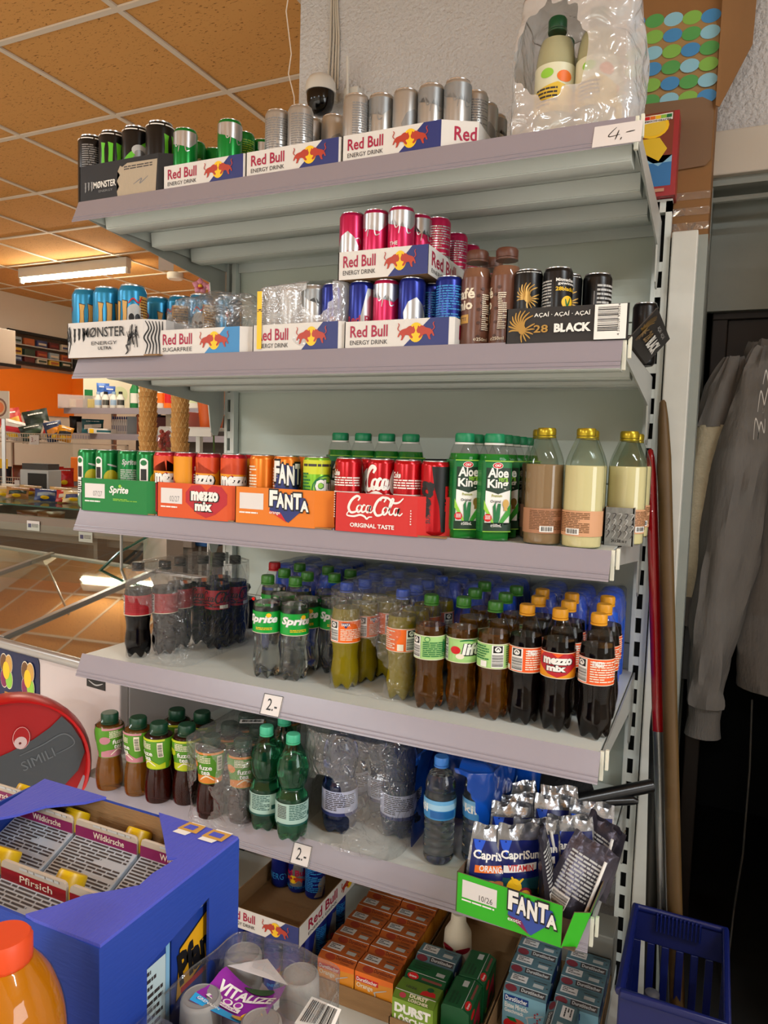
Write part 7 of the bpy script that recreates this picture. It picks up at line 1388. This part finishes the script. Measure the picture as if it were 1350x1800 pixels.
b = MB(); b.box(-2.0, 1.22, 1.0-Yc, 1.8-Yc, zt_-.008, zt_, film('counter_glass', 'dcebe4', .10, .02, .04, 0, 1, .5)); b.build('glass_top', ct)
b = MB(); b.box(-2.0, 1.22, .996-Yc, 1.0-Yc, zt_-.008, zt_, edgeg); b.build('glass_edge', ct)
for k2, (px, c1, lay) in enumerate(((8, 'c9b08a', 0), (30, 'a87a4a', 0), (52, 'b8986a', 1), (80, '3a4a7a', 0), (105, 'c9a46a', 1), (130, 'd9c08a', 0), (20, 'd9d0c0', 1), (118, 'b8342a', 0))):
    x = xat(px, 1.25+.2*lay, zt_); put(bag(.13, .075, .07, pmat(c1), 'bakery_bag', pmat(cols[(k2*3+1) % 8])), (x, 1.25+.2*lay, zt_+.001), ['first', 'second', 'third', 'fourth', 'fifth', 'sixth', 'seventh', 'eighth'][k2]+' packet along the bakery counter glass from the left', 'packet', 'packets on the bakery glass', tilt=(-.3, .1, face(x, 1.3)))
P = onY(128, 872, 1.9); b = MB(); b.box(-.11, .13, -.06, .06, .0, .17, mat('scale_grey', 'a9aaa8', .4)); b.panel([('r', .28, .2, .95, .86, black), ('t', 'EAN', .55, .28, .8, .36, gry)], (-.11, -.06, 0), (1, 0, 0), (0, 0, 1), .24, .17); o = b.build('shop_scale', loc=(P.x, 1.62, zt_+.001), rz=.1, bevel=.006); tag(o, 'grey shop scale with dark screen left of the green cans', 'scale')
q = MB(); q.box(-.1, .12, -.05, .05, .171, .21, mat('scale_top', '3a3836', .5)); q.build('scale_top', o)
for k2, (px, zz2, c1, w_) in enumerate(((25, .87, 'a8743a', .18), (60, .87, '7a4a2a', .2), (90, .87, '8a5a34', .16), (20, .73, 'b8b07a', .2), (120, .54, 'a83232', .1), (150, .54, 'd6ccc0', .1), (175, .54, '55805a', .12), (200, .54, 'd2c8b8', .1), (240, .54, '6a8a4a', .12))):
    x = xat(px, 1.3, zz2+.05); put(bag(w_, .09, .09, pmat(c1), 'bread_roll', None), (x, 1.30 if zz2 > .6 else 1.2, (.861 if zz2 > .8 else .721 if zz2 > .7 else .5205)+(.0 if zz2 != .73 else .14)), '%s baked packet inside the bakery counter' % ['first', 'second', 'third', 'fourth', 'fifth', 'sixth', 'seventh', 'eighth', 'ninth'][k2], 'packet', 'packets inside the bakery counter', tilt=(-.2, 0, face(x, 1.3)))
P = onY(225, 955, 1.15); b = MB(); b.sheet(lambda u, v: V(((u-.5)*.42, (v-.5)*.22, .10*math.sin(PI*u)**.6*math.sin(PI*v)**.6+.02*noise.noise(V((u*14, v*8, 2))))), 26, 16, mat('nut_bag', 'b5a486', .5, bump=1.0, bscale=70)); tag(b.build('nut_bag', loc=(P.x, 1.20, .861)), 'beige heaped bag on the counter behind the third shelf', 'bag')
P = onY(355, 962, 1.15); b = MB(); b.box(-.10, .10, -.08, .08, 0, .09, mat('blue_tub', '3a6aa8', .4)); tag(b.build('blue_tub', loc=(P.x, 1.15, .861), bevel=.02), 'blue plastic tub behind the left post', 'tub')
P = onY(310, 955, 1.1); o = put(bag(.20, .13, .09, pmat('b8b0a0'), 'grey_bag', None), (P.x, 1.13, .861), 'pale grey bag behind the third shelf next to the blue tub', 'bag')
for k2, (px, py) in enumerate(((58, 925), (150, 945))):
    P = onY(px, py, 1.01); b = MB(); b.box(-.05, .05, -.001, .001, -.025, .03, paper); b.panel([('r', .1, .3, .35, .7, navy), ('n', .4, .3, .9, .7, ink, 3)], (-.05, -.001, -.025), (1, 0, 0), (0, 0, 1), .1, .055); tag(b.build('price_card', loc=(P.x, 1.012, P.z)), '%s white card on the dark bakery counter front' % ['left', 'right'][k2], 'price card')
b = MB(); b.tube([V((-.62, .30, 1.02)), V((-.72, .24, .95)), V((-.80, .20, .86))], .006, edgeg, 8); o = b.build('sneeze_guard'); tag(o, 'curved green-edged glass guard above the freezer', 'glass guard')
q = MB(); q.sheet(lambda u, v: V((-.62-1.2*u, .30-.10*v**1.5, 1.02-.16*v)), 4, 8, MATS['counter_glass']); q.build('guard_pane', o)
